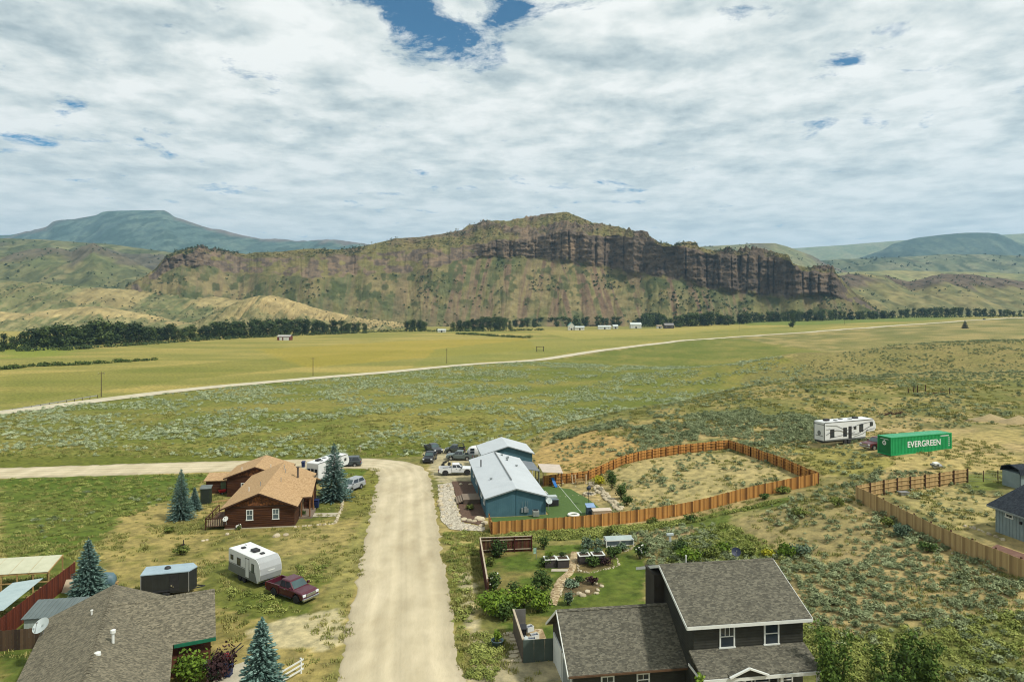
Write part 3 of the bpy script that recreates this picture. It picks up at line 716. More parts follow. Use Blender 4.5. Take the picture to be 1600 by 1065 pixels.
def gable_roof(x0, x1, y0, y1, ze, zr, axis='y', t=0.16, mb=None):
    """Two sloping plates between eaves at height ze and the ridge at zr."""
    mb = mb or MB()
    if axis == 'y':
        xm = (x0 + x1) / 2
        mb.slab([(x0, y0, ze), (xm, y0, zr), (xm, y1, zr), (x0, y1, ze)], t)
        mb.slab([(x1, y0, ze), (xm, y0, zr), (xm, y1, zr), (x1, y1, ze)], t)
    else:
        ym = (y0 + y1) / 2
        mb.slab([(x0, y0, ze), (x0, ym, zr), (x1, ym, zr), (x1, y0, ze)], t)
        mb.slab([(x0, y1, ze), (x0, ym, zr), (x1, ym, zr), (x1, y1, ze)], t)
    return mb
def fascia_y(x0, x1, y0, y1, ze, zr, w=0.2, t=0.04, eaves=True):
    """Trim boards along both rakes and both eaves of a roof whose ridge runs along y."""
    mb = MB(); xm = (x0 + x1) / 2
    for yy in (y0 - t, y1):
        for xa in (x0, x1):
            mb.add([(xa, yy, ze - .01), (xm, yy, zr - .01), (xm, yy, zr - w), (xa, yy, ze - w), (xa, yy + t, ze - .01), (xm, yy + t, zr - .01), (xm, yy + t, zr - w), (xa, yy + t, ze - w)],
                   [(0, 1, 2, 3), (7, 6, 5, 4), (0, 4, 5, 1), (1, 5, 6, 2), (2, 6, 7, 3), (3, 7, 4, 0)])
    if eaves:
        mb.box(x0 - t, x0, y0, y1, ze - w, ze - .02); mb.box(x1, x1 + t, y0, y1, ze - w, ze - .02)
    return mb
def fascia_x(x0, x1, y0, y1, ze, zr, w=0.2, t=0.04):
    mb = MB(); ym = (y0 + y1) / 2
    for xx in (x0 - t, x1):
        for ya in (y0, y1):
            mb.add([(xx, ya, ze - .01), (xx, ym, zr - .01), (xx, ym, zr - w), (xx, ya, ze - w), (xx + t, ya, ze - .01), (xx + t, ym, zr - .01), (xx + t, ym, zr - w), (xx + t, ya, ze - w)],
                   [(0, 1, 2, 3), (7, 6, 5, 4), (0, 4, 5, 1), (1, 5, 6, 2), (2, 6, 7, 3), (3, 7, 4, 0)])
    mb.box(x0, x1, y0 - t, y0, ze - w, ze - .02); mb.box(x0, x1, y1, y1 + t, ze - w, ze - .02)
    return mb
def window(parent, c, n, w, h, frame=None, pane=None, rail=True, grid=0, fw=0.1, name='window'):
    """A framed window on a wall at c (centre), n the outward direction ('-x','+x','-y','+y')."""
    M = {'-y': Matrix.Identity(4), '+y': Matrix.Rotation(math.pi, 4, 'Z'), '-x': Matrix.Rotation(-math.pi / 2, 4, 'Z'), '+x': Matrix.Rotation(math.pi / 2, 4, 'Z')}[n]
    M = Matrix.Translation(c) @ M
    f = MB(); a, b = w / 2, h / 2
    f.box(-a, a, -.07, .02, b - fw, b, M); f.box(-a - .04, a + .04, -.10, .02, -b, -b + fw, M)
    f.box(-a, -a + fw, -.068, .02, -b + fw, b - fw, M); f.box(a - fw, a, -.068, .02, -b + fw, b - fw, M)
    if rail: f.box(-a + fw, a - fw, -.06, .02, -.03, .03, M)
    for k in range(grid): x = -a + fw + (2 * a - 2 * fw) * (k + 1) / (grid + 1); f.box(x - .02, x + .02, -.055, .02, .03 if rail else -b + fw, b - fw, M)
    o = part(parent, name, f, frame or WHITE)
    p = MB(); p.box(-a + fw * .9, a - fw * .9, -.03, .0, -b + fw * .9, b - fw * .9, M)
    part(o, 'pane', p, pane or GLASS)
    return o
def vent_pipe(parent, x, y, z, h=0.5, r=0.06, mat=None, name='vent_pipe'):
    return part(parent, name, MB().lathe([(r * 1.8, -.25), (r, 0), (r, h), (r * 1.4, h), (r * 1.4, h + .06), (r * .2, h + .08)], 8, (x, y, z)), mat or STEEL)

# ---------------------------------------------------------------- charcoal two-storey house
CH = pm('charcoal_siding', alb(74, 74, 66), alb(60, 60, 54), scale=1.5, rough=0.8, bands=(2, 0.19, 0.03), spec=0.2)
CHR = shingle('grey_shingle', alb(126, 122, 106), alb(86, 84, 74), alb(104, 101, 88))
h = thing('charcoal_house', 'dark charcoal two storey house with grey shingle roofs, white trim and attached garage', 'house', (11.8, 46.0, 1.4), R(8))
W2, D2_, EZ, RZ = 9.1, 10.7, 6.1, 8.3
wl_ = gable_walls(.65, W2 - .45, .45, D2_ - .45, EZ + .02, (RZ - EZ) * (D2_ / 2 - .45) / (D2_ / 2), 'x', -1.5)
part(h, 'wall', wl_, CH)
rf = part(h, 'roof', gable_roof(0, W2, 0, D2_, EZ, RZ, 'x'), CHR)
part(rf, 'ridge_cap', MB().slab([(0, D2_ / 2 - .16, RZ + .02 - .06), (0, D2_ / 2, RZ + .04), (W2, D2_ / 2, RZ + .04), (W2, D2_ / 2 - .16, RZ - .04)], .03), CHR)
part(rf, 'fascia', fascia_x(0, W2, 0, D2_, EZ, RZ, .24), WHITE)
# frieze board on the west gable, parallel to the rake
k_ = (RZ - EZ) / (D2_ / 2)
for (ya, yb) in ((.5, 4.9), (8.2, D2_ - .5)):
    za, zb_ = [EZ + k_ * min(y_, D2_ - y_) - .42 for y_ in (ya, yb)]
    part(h, 'frieze_board', MB().add([(.6, ya, za), (.6, yb, zb_), (.6, yb, zb_ - .22), (.6, ya, za - .22), (.66, ya, za), (.66, yb, zb_), (.66, yb, zb_ - .22), (.66, ya, za - .22)],
           [(0, 1, 2, 3), (7, 6, 5, 4), (0, 4, 5, 1), (1, 5, 6, 2), (2, 6, 7, 3), (3, 7, 4, 0)]), WHITE)
part(h, 'chimney_chase', MB().box(-.15, .65, 6.0, 8.0, -1, 7.2).box(-.2, .66, 5.95, 8.05, 7.2, 7.28), pm('charcoal_smooth', alb(70, 66, 58), alb(58, 54, 48), scale=1, rough=.8, bands=(1, .3, .02)))
for cx_ in (3.05, 6.3): window(h, (cx_, .45, 5.05), '-y', 1.12, 1.62, grid=2 if cx_ < 4 else 0)
# porch
pr = part(h, 'porch_roof', MB().slab([(.3, -1.9, 3.5), (.3, .43, 4.28), (8.7, .43, 4.28), (8.7, -1.9, 3.5)], .14), CHR)
part(pr, 'fascia', MB().box(.3, 8.7, -1.95, -1.9, 3.28, 3.5).box(.25, .3, -1.9, .43, 3.25, 3.42), WHITE)
pg = MB(); pg.slab([(2.1, -2.05, 3.62), (3.4, -2.05, 4.12), (3.4, -.6, 4.12), (2.1, -.6, 3.66)], .1).slab([(4.7, -2.05, 3.62), (3.4, -2.05, 4.12), (3.4, -.6, 4.12), (4.7, -.6, 3.66)], .1)
part(pr, 'porch_gable', pg, CHR)
gt = MB()
for a_, b_ in (((2.05, 3.6), (3.4, 4.13)), ((4.75, 3.6), (3.4, 4.13))): gt.bar((a_[0], -2.09, a_[1]), (b_[0], -2.09, b_[1]), .16, .1)
part(pr, 'gable_trim', gt, WHITE)
part(pr, 'gable_infill', MB().prism([(2.2, 3.56), (4.6, 3.56), (3.4, 4.04)], -1.98, -1.93, 'y'), CH)
for x_ in (.6, 3.2, 5.8, 8.4): part(h, 'porch_post', MB().box(x_ - .09, x_ + .09, -1.85, -1.67, -1.2, 3.3), WHITE)
for x_ in (1.6, 4.3, 5.6, 7.3): window(h, (x_, .45, 1.75), '-y', 1.15, 1.9)
for y_ in (3.2,): window(h, (W2 - .45, y_, 4.9), '+x', 1.1, 1.5)
# garage wing
gw = gable_walls(-7.4, .64, 1.85, 8.95, 2.62, (5.35 - 2.6) * (3.55 / 4.0), 'x', -1.2)
part(h, 'garage_wall', gw, CH)
gr = part(h, 'garage_roof', gable_roof(-7.85, .64, 1.4, 9.4, 2.6, 5.35, 'x'), CHR)
part(gr, 'ridge_cap', MB().slab([(-7.85, 5.2, 5.28), (-7.85, 5.4, 5.39), (.6, 5.4, 5.39), (.6, 5.2, 5.28)], .03), CHR)
ft = MB()
for ya in (1.4, 9.4):
    ft.add([(-7.9, ya, 2.6), (-7.9, 5.4, 5.35), (-7.9, 5.4, 5.13), (-7.9, ya, 2.38), (-7.85, ya, 2.6), (-7.85, 5.4, 5.35), (-7.85, 5.4, 5.13), (-7.85, ya, 2.38)],
           [(0, 1, 2, 3), (7, 6, 5, 4), (0, 4, 5, 1), (1, 5, 6, 2), (2, 6, 7, 3), (3, 7, 4, 0)])
part(gr, 'fascia', ft, WHITE)
part(gr, 'gutter', MB().box(-7.85, .6, 1.32, 1.4, 2.46, 2.58), pm('brown_gutter', alb(110, 84, 62), alb(92, 70, 52), scale=2, rough=.5))
for (ya, yb) in ((5.55, 8.2), (2.35, 5.0)):
    gd_ = MB()
    for k in range(4): gd_.box(-7.45, -7.41, ya, yb, -.05 + k * .55, .48 + k * .55)
    d_ = part(h, 'garage_door', gd_, WHITE if ya > 4 else pm('garage_door_grey', alb(150, 156, 152), alb(136, 142, 138), scale=2, rough=.6))
    part(d_, 'door_frame', MB().box(-7.5, -7.4, ya - .16, ya, -.1, 2.32).box(-7.5, -7.4, yb, yb + .16, -.1, 2.32).box(-7.5, -7.4, ya, yb, 2.2, 2.32), WHITE)
for x_ in (-5.0, -2.45): window(h, (x_, 1.85, 1.75), '-y', .95, .95, grid=1)
vent_pipe(h, 2.5, 6.3, 7.95, .5, .05, WHITE)

# ---------------------------------------------------------------- blue long house with pale metal roof
BL = pm('blue_siding', alb(84, 122, 134), alb(72, 108, 120), scale=.8, rough=.75, bands=(0, .3, .015), spec=.2)
BG = pm('grey_metal_roof', (.47, .50, .51), (.42, .45, .46), scale=.5, rough=.5)
TRIM = pm('grey_trim', alb(150, 158, 158), alb(134, 142, 142), scale=2, rough=.6)
b = thing('blue_house', 'long teal blue single storey house with pale grey metal roof and raised ridge rib', 'house', (-3.77, 93.5, .3), R(8.7))
part(b, 'wall', gable_walls(.3, 8.58, .3, 24.0, 2.52, 1.16, 'y'), BL)
rf = part(b, 'roof', gable_roof(0, 8.88, 0, 24.3, 2.5, 3.75, 'y', .12), BG)
part(rf, 'fascia', fascia_y(0, 8.88, 0, 24.3, 2.48, 3.73, .16), TRIM)
part(rf, 'ridge_rib', MB().box(4.38, 4.50, 4.5, 23.9, 3.74, 3.92), pm('dull_metal', alb(150, 152, 150), alb(130, 132, 130), scale=3, rough=.5))
for (x_, y_, z_) in ((1.9, 8.2, 3.02), (5.9, 19.0, 3.33), (6.1, 20.5, 3.27), (6.4, 21.5, 3.2), (7.0, 16.0, 3.0), (5.5, 22.3, 3.45)): part(b, 'roof_vent', MB().box(x_ - .14, x_ + .14, y_ - .16, y_ + .16, z_ - .1, z_ + .22).box(x_ - .2, x_ + .2, y_ - .2, y_ + .2, z_ + .22, z_ + .26), TRIM)
part(b, 'flue_pipe', MB().bar((1.35, 17.2, 2.8), (1.35, 17.2, 4.0), .11, n=8), pm('dark_metal', (.06, .06, .06), (.09, .09, .09), scale=3, rough=.5, metal=.4))
for y_ in (3.0, 6.5, 14.0, 18.5): window(b, (.3, y_, 1.5), '-x', 1.4, 1.1)
part(b, 'door', MB().box(.22, .3, 9.6, 10.6, .3, 2.3), pm('door_dark', alb(70, 62, 56), alb(60, 52, 46), scale=2, rough=.6))
for y_ in (4.0, 9.0, 14.5): window(b, (8.58, y_, 1.5), '+x', 1.6, 1.2)
for q_ in ((4.38, 4.48, .26, 3.5), (.27, .42, .255, 2.5), (8.46, 8.61, .255, 2.5)): part(b, 'corner_trim', MB().box(q_[0], q_[1], q_[2], .3, -.9, q_[3]), pm('blue_trim', alb(62, 106, 122), alb(52, 94, 110), scale=2, rough=.7))
for (x_, w_, hh) in ((5.15, .25, .6), (5.55, .35, .75), (5.95, .2, .5)): part(b, 'meter_box', MB().box(x_, x_ + w_, .12, .3, .35, .35 + hh).bar((x_ + w_ / 2, .2, .35 + hh), (x_ + w_ / 2, .2, 1.9), .025), TRIM)
bgar = thing('blue_garage', 'teal blue gabled garage with pale grey metal roof at far end of long house', 'garage', (-5.5, 122.0, -.5), R(8.7))
part(bgar, 'wall', gable_walls(.35, 9.35, .35, 8.5, 3.12, 1.37, 'y'), BL)
rf = part(bgar, 'roof', gable_roof(0, 9.7, 0, 8.85, 3.1, 4.58, 'y', .12), BG)
part(rf, 'fascia', fascia_y(0, 9.7, 0, 8.85, 3.08, 4.56, .16), TRIM)
for ya in (1.0, 4.8):
    g1 = part(bgar, 'garage_door', MB().box(.28, .35, ya, ya + 3.0, 0, .6).box(.28, .35, ya, ya + 3.0, .62, 1.25).box(.28, .35, ya, ya + 3.0, 1.27, 2.0).box(.28, .35, ya, ya + 3.0, 2.02, 2.5), WHITE)
# patio roofs on the east side
pt = thing('patio_cover', 'grey metal patio cover leaning on the blue house', 'patio cover', (*ug(0, 0), 0)[:2] + (0,), 0)
c0 = Vector((-3.77, 93.5, .3)); Mh = Matrix.Translation(c0) @ Matrix.Rotation(R(8.7), 4, 'Z')
def hl(x, y, z): return tuple(Mh @ Vector((x, y, z)))
pt.matrix_world = Mh
part(pt, 'roof', MB().slab([(8.9, 16.5, 2.38), (8.9, 23.0, 2.38), (11.0, 23.0, 2.0), (11.0, 16.5, 2.0)], .1), pm('grey_sheet', alb(130, 136, 140), alb(114, 120, 124), scale=1.2, rough=.5, bands=(1, .25, .02)))
for y_ in (16.7, 19.8, 22.8): part(pt, 'post', MB().box(10.8, 10.92, y_ - .06, y_ + .06, -.3, 1.95), WHITE)
aw = thing('fabric_awning', 'beige sun awning on thin posts beside grey patio cover', 'awning', (0, 0, 0)); aw.matrix_world = Mh
part(aw, 'canopy', MB().slab([(11.1, 15.0, 2.2), (11.3, 20.2, 2.35), (15.0, 20.0, 2.15), (14.4, 14.6, 2.0)], .05), pm('beige_fabric', alb(214, 200, 184), alb(196, 182, 166), scale=1, rough=.9))
for (x_, y_) in ((11.2, 15.1), (11.4, 20.0), (14.8, 19.8), (14.2, 14.8)): part(aw, 'post', MB().bar((x_, y_, -.2), (x_, y_, 2.05), .07, n=6), pm('awning_post', alb(120, 88, 66), alb(100, 74, 56), scale=2, rough=.7))
# front steps and deck
dk = thing('entry_deck', 'small grey timber deck with steps at blue house entrance', 'deck', (0, 0, 0)); dk.matrix_world = Mh
m_deck = pm('deck_boards', alb(150, 134, 116), alb(122, 108, 92), scale=2, rough=.85, island=.5)
for k in range(12): part(dk, 'board', MB().box(-2.3, .25, 7.6 + k * .27, 7.6 + k * .27 + .25, .28, .36), m_deck)
part(dk, 'frame', MB().box(-2.25, .2, 7.65, 10.8, -.3, .27), pm('deck_frame', alb(110, 96, 82), alb(96, 84, 72), scale=2, rough=.9))
for k in range(3): part(dk, 'step', MB().box(-2.3 - .32 * (k + 1), -2.3 - .32 * k, 7.7, 10.8, .02 - .1 * k, .08 - .1 * k + .1), m_deck)
# wall fittings of the blue house
def dish(name, label, loc, rz, r=.45, mast=1.0, mat=None, tilt=50):
    t = thing(name, label, 'satellite dish', loc, rz)
    mb = MB(); M = Matrix.Translation((0, -.12, mast)) @ Matrix.Rotation(R(tilt), 4, 'X')
    rings = []
    for q, (rr, zz) in enumerate([(r, .20 * r), (r * .75, .10 * r), (r * .4, .02 * r), (r * .05, 0), (r * .05, -.03), (r * .4, -.02), (r * .75, .07 * r), (r, .17 * r)]):
        rings.append([tuple(M @ Vector((rr * math.cos(2 * math.pi * k / 20), rr * math.sin(2 * math.pi * k / 20), zz))) for k in range(20)])
    rings.append(rings[0])
    mb.loft(rings, caps=False)
    part(t, 'reflector', mb, mat or WHITE, True)
    part(t, 'mast', MB().bar((0, 0, 0), (0, 0, mast), .05, n=8), STEEL)
    tip = M @ Vector((0, 0, r * .9)); foot_ = M @ Vector((0, -r * .95, .18 * r))
    part(t, 'feed_arm', MB().bar(tuple(foot_), tuple(tip), .03).box(tip.x - .05, tip.x + .05, tip.y - .05, tip.y + .05, tip.z - .05, tip.z + .05), STEEL)
    return t
PALE = pm('pale_dish', alb(200, 210, 206), alb(186, 196, 192), scale=2, rough=.5)
dish('satellite_dish', 'pale satellite dish on corner of the blue house', hl(8.95, .2, .6), R(30), .5, 1.2, PALE)
ac = thing('air_conditioner', 'grey boxy air conditioner unit by blue house wall', 'air conditioner', hl(7.0, -.75, 0), R(8.7))
part(ac, 'case', MB().box(-.42, .42, -.38, .38, .05, .85), pm('ac_case', alb(176, 180, 172), alb(156, 160, 152), scale=3, rough=.5), bevel=.03)
part(ac, 'fan_grille', MB().lathe([(.36, .86), (.36, .89), (.30, .89), (.30, .87)], 16), BLACK)
part(ac, 'louvre', MB().box(-.36, .36, -.395, -.38, .12, .2).box(-.36, .36, -.395, -.38, .28, .36).box(-.36, .36, -.395, -.38, .44, .52).box(-.36, .36, -.395, -.38, .6, .68), STEEL)

# ---------------------------------------------------------------- log house with tan roofs
LOG = pm('brown_log', alb(112, 72, 46), alb(66, 42, 30), alb(88, 56, 38), scale=1.2, rough=.8, stretch=(.35, .35, 5), bands=(2, .24, .06), spec=.2)
SHK = pm('shake_gable', alb(146, 92, 50), alb(84, 54, 34), alb(112, 70, 42), scale=1.5, rough=.85, voro=1, stretch=(5, 5, 4))
TAN = shingle('tan_shingle', alb(200, 168, 126, .78), alb(164, 134, 98, .78), alb(184, 152, 112, .78))
TRB = pm('brown_trim', alb(84, 58, 40), alb(68, 46, 32), scale=2, rough=.7)
l = thing('log_house', 'brown log house with tan shingle roof, shake gable and side porch', 'house', (-37.5, 87.5, .35), R(8.5))
part(l, 'wall', gable_walls(.5, 9.2, .5, 17.5, 2.78, 1.66, 'y'), LOG)
part(l, 'gable_shakes', MB().prism([(1.5, 2.95), (8.2, 2.95), (4.85, 4.22)], .44, .5, 'y'), SHK)
part(l, 'belly_band', MB().box(.5, 9.2, .40, .5, 2.75, 2.9), TRB)
rf = part(l, 'roof', gable_roof(0, 9.7, 0, 18, 2.75, 4.67, 'y'), TAN)
part(rf, 'fascia', fascia_y(0, 9.7, 0, 18, 2.74, 4.66, .2), TRB)
cr = part(l, 'cross_roof', gable_roof(5.4, 10.9, 4.0, 13.6, 2.86, 4.32, 'x'), TAN)
part(cr, 'fascia', MB().box(9.75, 10.9, 3.95, 4.0, 2.66, 2.84), TRB)
part(l, 'cross_wall', gable_walls(9.2, 10.3, 8.2, 13.2, 2.8, .9, 'x', -.5), LOG)
for (x_, y_) in ((10.6, 4.3), (10.6, 7.6), (9.5, 4.3)): part(l, 'porch_post', MB().bar((x_, y_, -.4), (x_, y_, 2.8), .1, n=8), pm('log_post', alb(150, 104, 66), alb(120, 82, 52), scale=2, rough=.8))
part(l, 'porch_floor', MB().box(9.2, 10.9, 4.1, 8.2, -.4, .12), m_deck)
part(l, 'porch_screen', MB().box(9.25, 9.3, 4.6, 7.6, .2, 2.3), pm('stone_panel', alb(176, 156, 128), alb(112, 88, 66), scale=6, rough=.9, voro=1, stretch=(3, 3, 3)))
for x_ in (3.6, 6.85): window(l, (x_, .5, 1.75), '-y', .86, 1.4, pane=GLASS2, grid=1)
for y_ in (4, 10, 14): window(l, (.5, y_, 1.6), '-x', 1.2, 1.1)
part(l, 'stove_pipe', MB().bar((7.8, 12.2, 3.2), (7.8, 12.2, 5.1), .14, n=10).lathe([(.3, 5.1), (.3, 5.16), (.08, 5.24)], 10, (7.8, 12.2, 0)), pm('sooty_steel', (.07, .06, .05), (.12, .10, .08), scale=3, rough=.6))
part(l, 'foundation', MB().box(.42, 9.28, .42, .5, -1, .12), CONC)
for (x_, y_, z_) in ((4.0, 5.0, 4.4), (6.2, 7.8, 4.2), (2.6, 4.6, 3.8), (5.5, 14.2, 4.5), (6.0, 12.6, 4.3)): vent_pipe(l, x_, y_, z_, .45, .05, STEEL if x_ > 3 else WHITE)
# side deck of the log house
for k in range(9): part(l, 'deck_board', MB().box(-1.9, .45, .5 + k * .72, .5 + k * .72 + .66, .42, .5), pm('deck_brown', alb(104, 78, 56), alb(84, 62, 46), scale=2, rough=.85, island=.4))
rl = MB()
for y_ in (.5, 2.1, 3.7, 5.3, 6.9): rl.box(-1.9, -1.8, y_, y_ + .1, -.5, 1.45)
rl.box(-1.92, -1.78, .5, 7.0, 1.4, 1.5).box(-1.9, .4, .5, .58, 1.4, 1.5).box(-1.88, -1.84, .5, 7.0, .7, .76).box(-1.88, -1.84, .5, 7.0, 1.05, 1.1)
part(l, 'deck_rail', rl, LOG)
bl_ = MB()
for k in range(9): bl_.box(-1.6 + k * .22, -1.52 + k * .22, .5, .54, .55, 1.38)
part(l, 'baluster', bl_, pm('pale_balusters', alb(196, 180, 150), alb(170, 152, 124), scale=2, rough=.8), kind='stuff')
Ml = Matrix.Translation((-37.5, 87.5, .35)) @ Matrix.Rotation(R(8.5), 4, 'Z')
def ll(x, y, z=0): return tuple(Ml @ Vector((x, y, z)))
dish('satellite_dish', 'small white satellite dish on front corner of log house', ll(.75, .28, .7), R(-10), .36, .75)
g2 = thing('log_garage', 'brown log garage with tan gable roof behind the log house', 'garage', (-44.3, 104.7, -.1), R(8.5))
part(g2, 'wall', gable_walls(.45, 8.85, .45, 8.2, 2.92, 1.5, 'y'), LOG)
rf = part(g2, 'roof', gable_roof(0, 9.3, 0, 8.6, 2.9, 4.52, 'y'), TAN)
part(rf, 'fascia', fascia_y(0, 9.3, 0, 8.6, 2.88, 4.5, .2), TRB)
part(g2, 'gable_shakes', MB().prism([(1.6, 3.05), (7.7, 3.05), (4.65, 4.1)], .39, .45, 'y'), SHK)
for (x_, y_, z_) in ((2.4, 1.5, 3.7), (6.6, 2.2, 3.85)): vent_pipe(g2, x_, y_, z_, .4, .05, WHITE)
window(g2, (3.0, .45, 1.6), '-y', 1.0, .8, grid=1)
s = thing('log_shed', 'small log shed with tan lean-to roof beside log garage', 'shed', G(338, 770), R(8.5))
part(s, 'wall', MB().box(-1.5, 1.7, -.2, 2.4, -.4, 2.05), LOG)
part(s, 'roof', MB().slab([(-1.8, -.5, 2.1), (-1.8, 2.7, 2.65), (2.1, 2.7, 2.65), (2.1, -.5, 2.1)], .12), TAN)
part(s, 'door', MB().box(.7, 1.5, -.25, -.2, -.1, 1.75), pm('green_door', alb(96, 112, 84), alb(80, 94, 70), scale=2, rough=.7))
s = thing('storage_locker', 'tall dark green storage locker beside blue spruce', 'locker', G(322, 786), R(12))
part(s, 'body', MB().box(-.7, .7, -.5, .5, 0, 2.3), pm('dark_green_paint', alb(58, 70, 54), alb(46, 56, 44), scale=2, rough=.6))
part(s, 'lid', MB().slab([(-.8, -.6, 2.3), (-.8, .6, 2.6), (.8, .6, 2.6), (.8, -.6, 2.3)], .07), pm('locker_lid', alb(120, 128, 124), alb(100, 108, 104), scale=2, rough=.6))
part(s, 'door', MB().box(-.5, .5, -.53, -.5, .1, 2.1), pm('locker_door', alb(50, 58, 50), alb(42, 50, 42), scale=2, rough=.6))

# ---------------------------------------------------------------- near-left house with brown shingle roof
BRS = shingle('brown_shingle', alb(146, 138, 116), alb(96, 92, 78), alb(120, 114, 96))
n = thing('brown_roof_house', 'house with large mottled brown shingle roof and green eave trim', 'house', (-37.2, 54.7, 1.4), R(24.5))
BRW = pm('brown_stucco', alb(118, 74, 52), alb(100, 62, 44), scale=2, rough=.85)
part(n, 'wall', gable_walls(.5, 8.8, -17.5, -.5, 2.72, 1.72, 'y'), BRW)
rf = part(n, 'roof', gable_roof(0, 9.3, -18, 0, 2.7, 4.65, 'y', .14), BRS)
cap = MB()
for k in range(44): cap.slab([(4.45, -k * .4 - .36, 4.60), (4.65, -k * .4 - .36, 4.70 + .015 * (k % 2)), (4.65, -k * .4, 4.68), (4.45, -k * .4, 4.59)], .03).slab([(4.85, -k * .4 - .36, 4.60), (4.65, -k * .4 - .36, 4.70 + .015 * (k % 2)), (4.65, -k * .4, 4.68), (4.85, -k * .4, 4.59)], .03)
part(rf, 'ridge_cap', cap, BRS, kind='stuff')
GRN = pm('green_trim', alb(40, 120, 88), alb(32, 104, 76), scale=2, rough=.5)
wr = part(n, 'wing_roof', gable_roof(4.65, 12.2, -8.95, -.06, 2.72, 4.68, 'x', .14), BRS)
part(wr, 'fascia', MB().box(9.35, 12.2, -9.02, -8.95, 2.46, 2.70), GRN)
wc = MB()
for k in range(17): wc.slab([(4.9 + k * .43, -4.72, 4.62), (4.9 + k * .43, -4.5, 4.72), (5.28 + k * .43, -4.5, 4.70), (5.28 + k * .43, -4.72, 4.61)], .03)
part(wr, 'ridge_cap', wc, BRS, kind='stuff')
part(n, 'wing_wall', gable_walls(8.0, 11.85, -8.5, -.5, 2.72, 1.7, 'x', -1), BRW)
part(n, 'fascia', fascia_y(0, 9.3, -18, 0, 2.68, 4.63, .18, .04, False), TRB)
part(n, 'garage_door', MB().box(9.6, 11.4, -8.56, -8.5, -.3, 2.1), pm('brown_door', alb(92, 58, 42), alb(80, 50, 36), scale=2, rough=.7))
part(n, 'chimney_pipe', MB().lathe([(.09, -.3), (.09, .75), (.17, .75), (.17, .95), (.05, 1.0)], 10, (5.6, -10.4, 4.2)), WHITE)
part(n, 'roof_vent', MB().lathe([(.22, -.1), (.2, .1), (.05, .16)], 10, (4.9, -12.4, 4.55)), WHITE)
part(n, 'vent_cap', MB().lathe([(.06, -.2), (.06, .3), (.1, .3), (.1, .38), (.02, .4)], 8, (3.6, -4.6, 4.2)), WHITE)
Mn = Matrix.Translation((-37.2, 54.7, 1.4)) @ Matrix.Rotation(R(24.5), 4, 'Z')
def nl(x, y, z=0): return tuple(Mn @ Vector((x, y, z)))
dish('satellite_dish', 'large white satellite dish over left edge of brown shingle roof', nl(.25, -3.2, 2.7), R(-18), .62, .75, PALE, 42)

# ---------------------------------------------------------------- grey-blue house at the right edge
GB = pm('grey_blue_boards', alb(150, 166, 166), alb(134, 150, 150), scale=1, rough=.8)
DK = shingle('dark_shingle', alb(64, 70, 76), alb(42, 46, 52), alb(52, 58, 64))
e = thing('grey_board_house', 'pale grey board and batten house with dark slate coloured roof', 'house', (49.3, 70.9, 5.7), R(7.4))
part(e, 'wall', gable_walls(.55, 8.4, -14, -.5, 2.92, 1.7, 'y', -1.5), GB)
bt = MB()
for k in range(34): bt.box(.51, .55, -.6 - k * .4, -.55 - k * .4, -1, 2.85)
part(e, 'battens', bt, GB, kind='stuff')
rf = part(e, 'roof', gable_roof(0, 8.95, -14.4, 0, 2.9, 4.85, 'y', .14), DK)
part(rf, 'fascia', fascia_y(0, 8.95, -14.4, 0, 2.88, 4.83, .2), pm('slate_trim', alb(150, 160, 160), alb(132, 142, 142), scale=2, rough=.6))
window(e, (.55, -2.2, 2.3), '-x', .9, .45, rail=False); window(e, (.55, -5.2, 1.6), '-x', 1.3, 1.5)
part(e, 'wall_lamp', MB().box(.38, .55, -3.7, -3.5, 1.9, 2.15), BLACK)
s = thing('garden_shed', 'small grey shed with dark barn shaped roof behind wire fence', 'shed', (63.6, 85.4, Tz(64, 86)), R(7.4))
part(s, 'wall', MB().box(0, 3.6, 0, 3.0, -.5, 2.1), GB); s.scale = (.9, .9, .9)
part(s, 'trim', MB().box(-.03, .07, -.03, .07, -.4, 2.1).box(1.2, 1.3, -.04, 0, -.4, 2.1).box(2.4, 2.5, -.04, 0, -.4, 2.1), pm('shed_trim', alb(92, 104, 108), alb(80, 92, 96), scale=2, rough=.7))
part(s, 'roof', MB().prism([(-.25, 2.0), (.05, 2.75), (1.5, 3.2), (2.95, 2.75), (3.25, 2.0), (3.1, 2.0), (2.85, 2.65), (1.5, 3.05), (.15, 2.65), (-.1, 2.0)], -.2, 3.8, 'x'), DK)
part(s, 'door', MB().box(1.35, 2.35, -.05, 0, -.1, 1.9), WHITE)
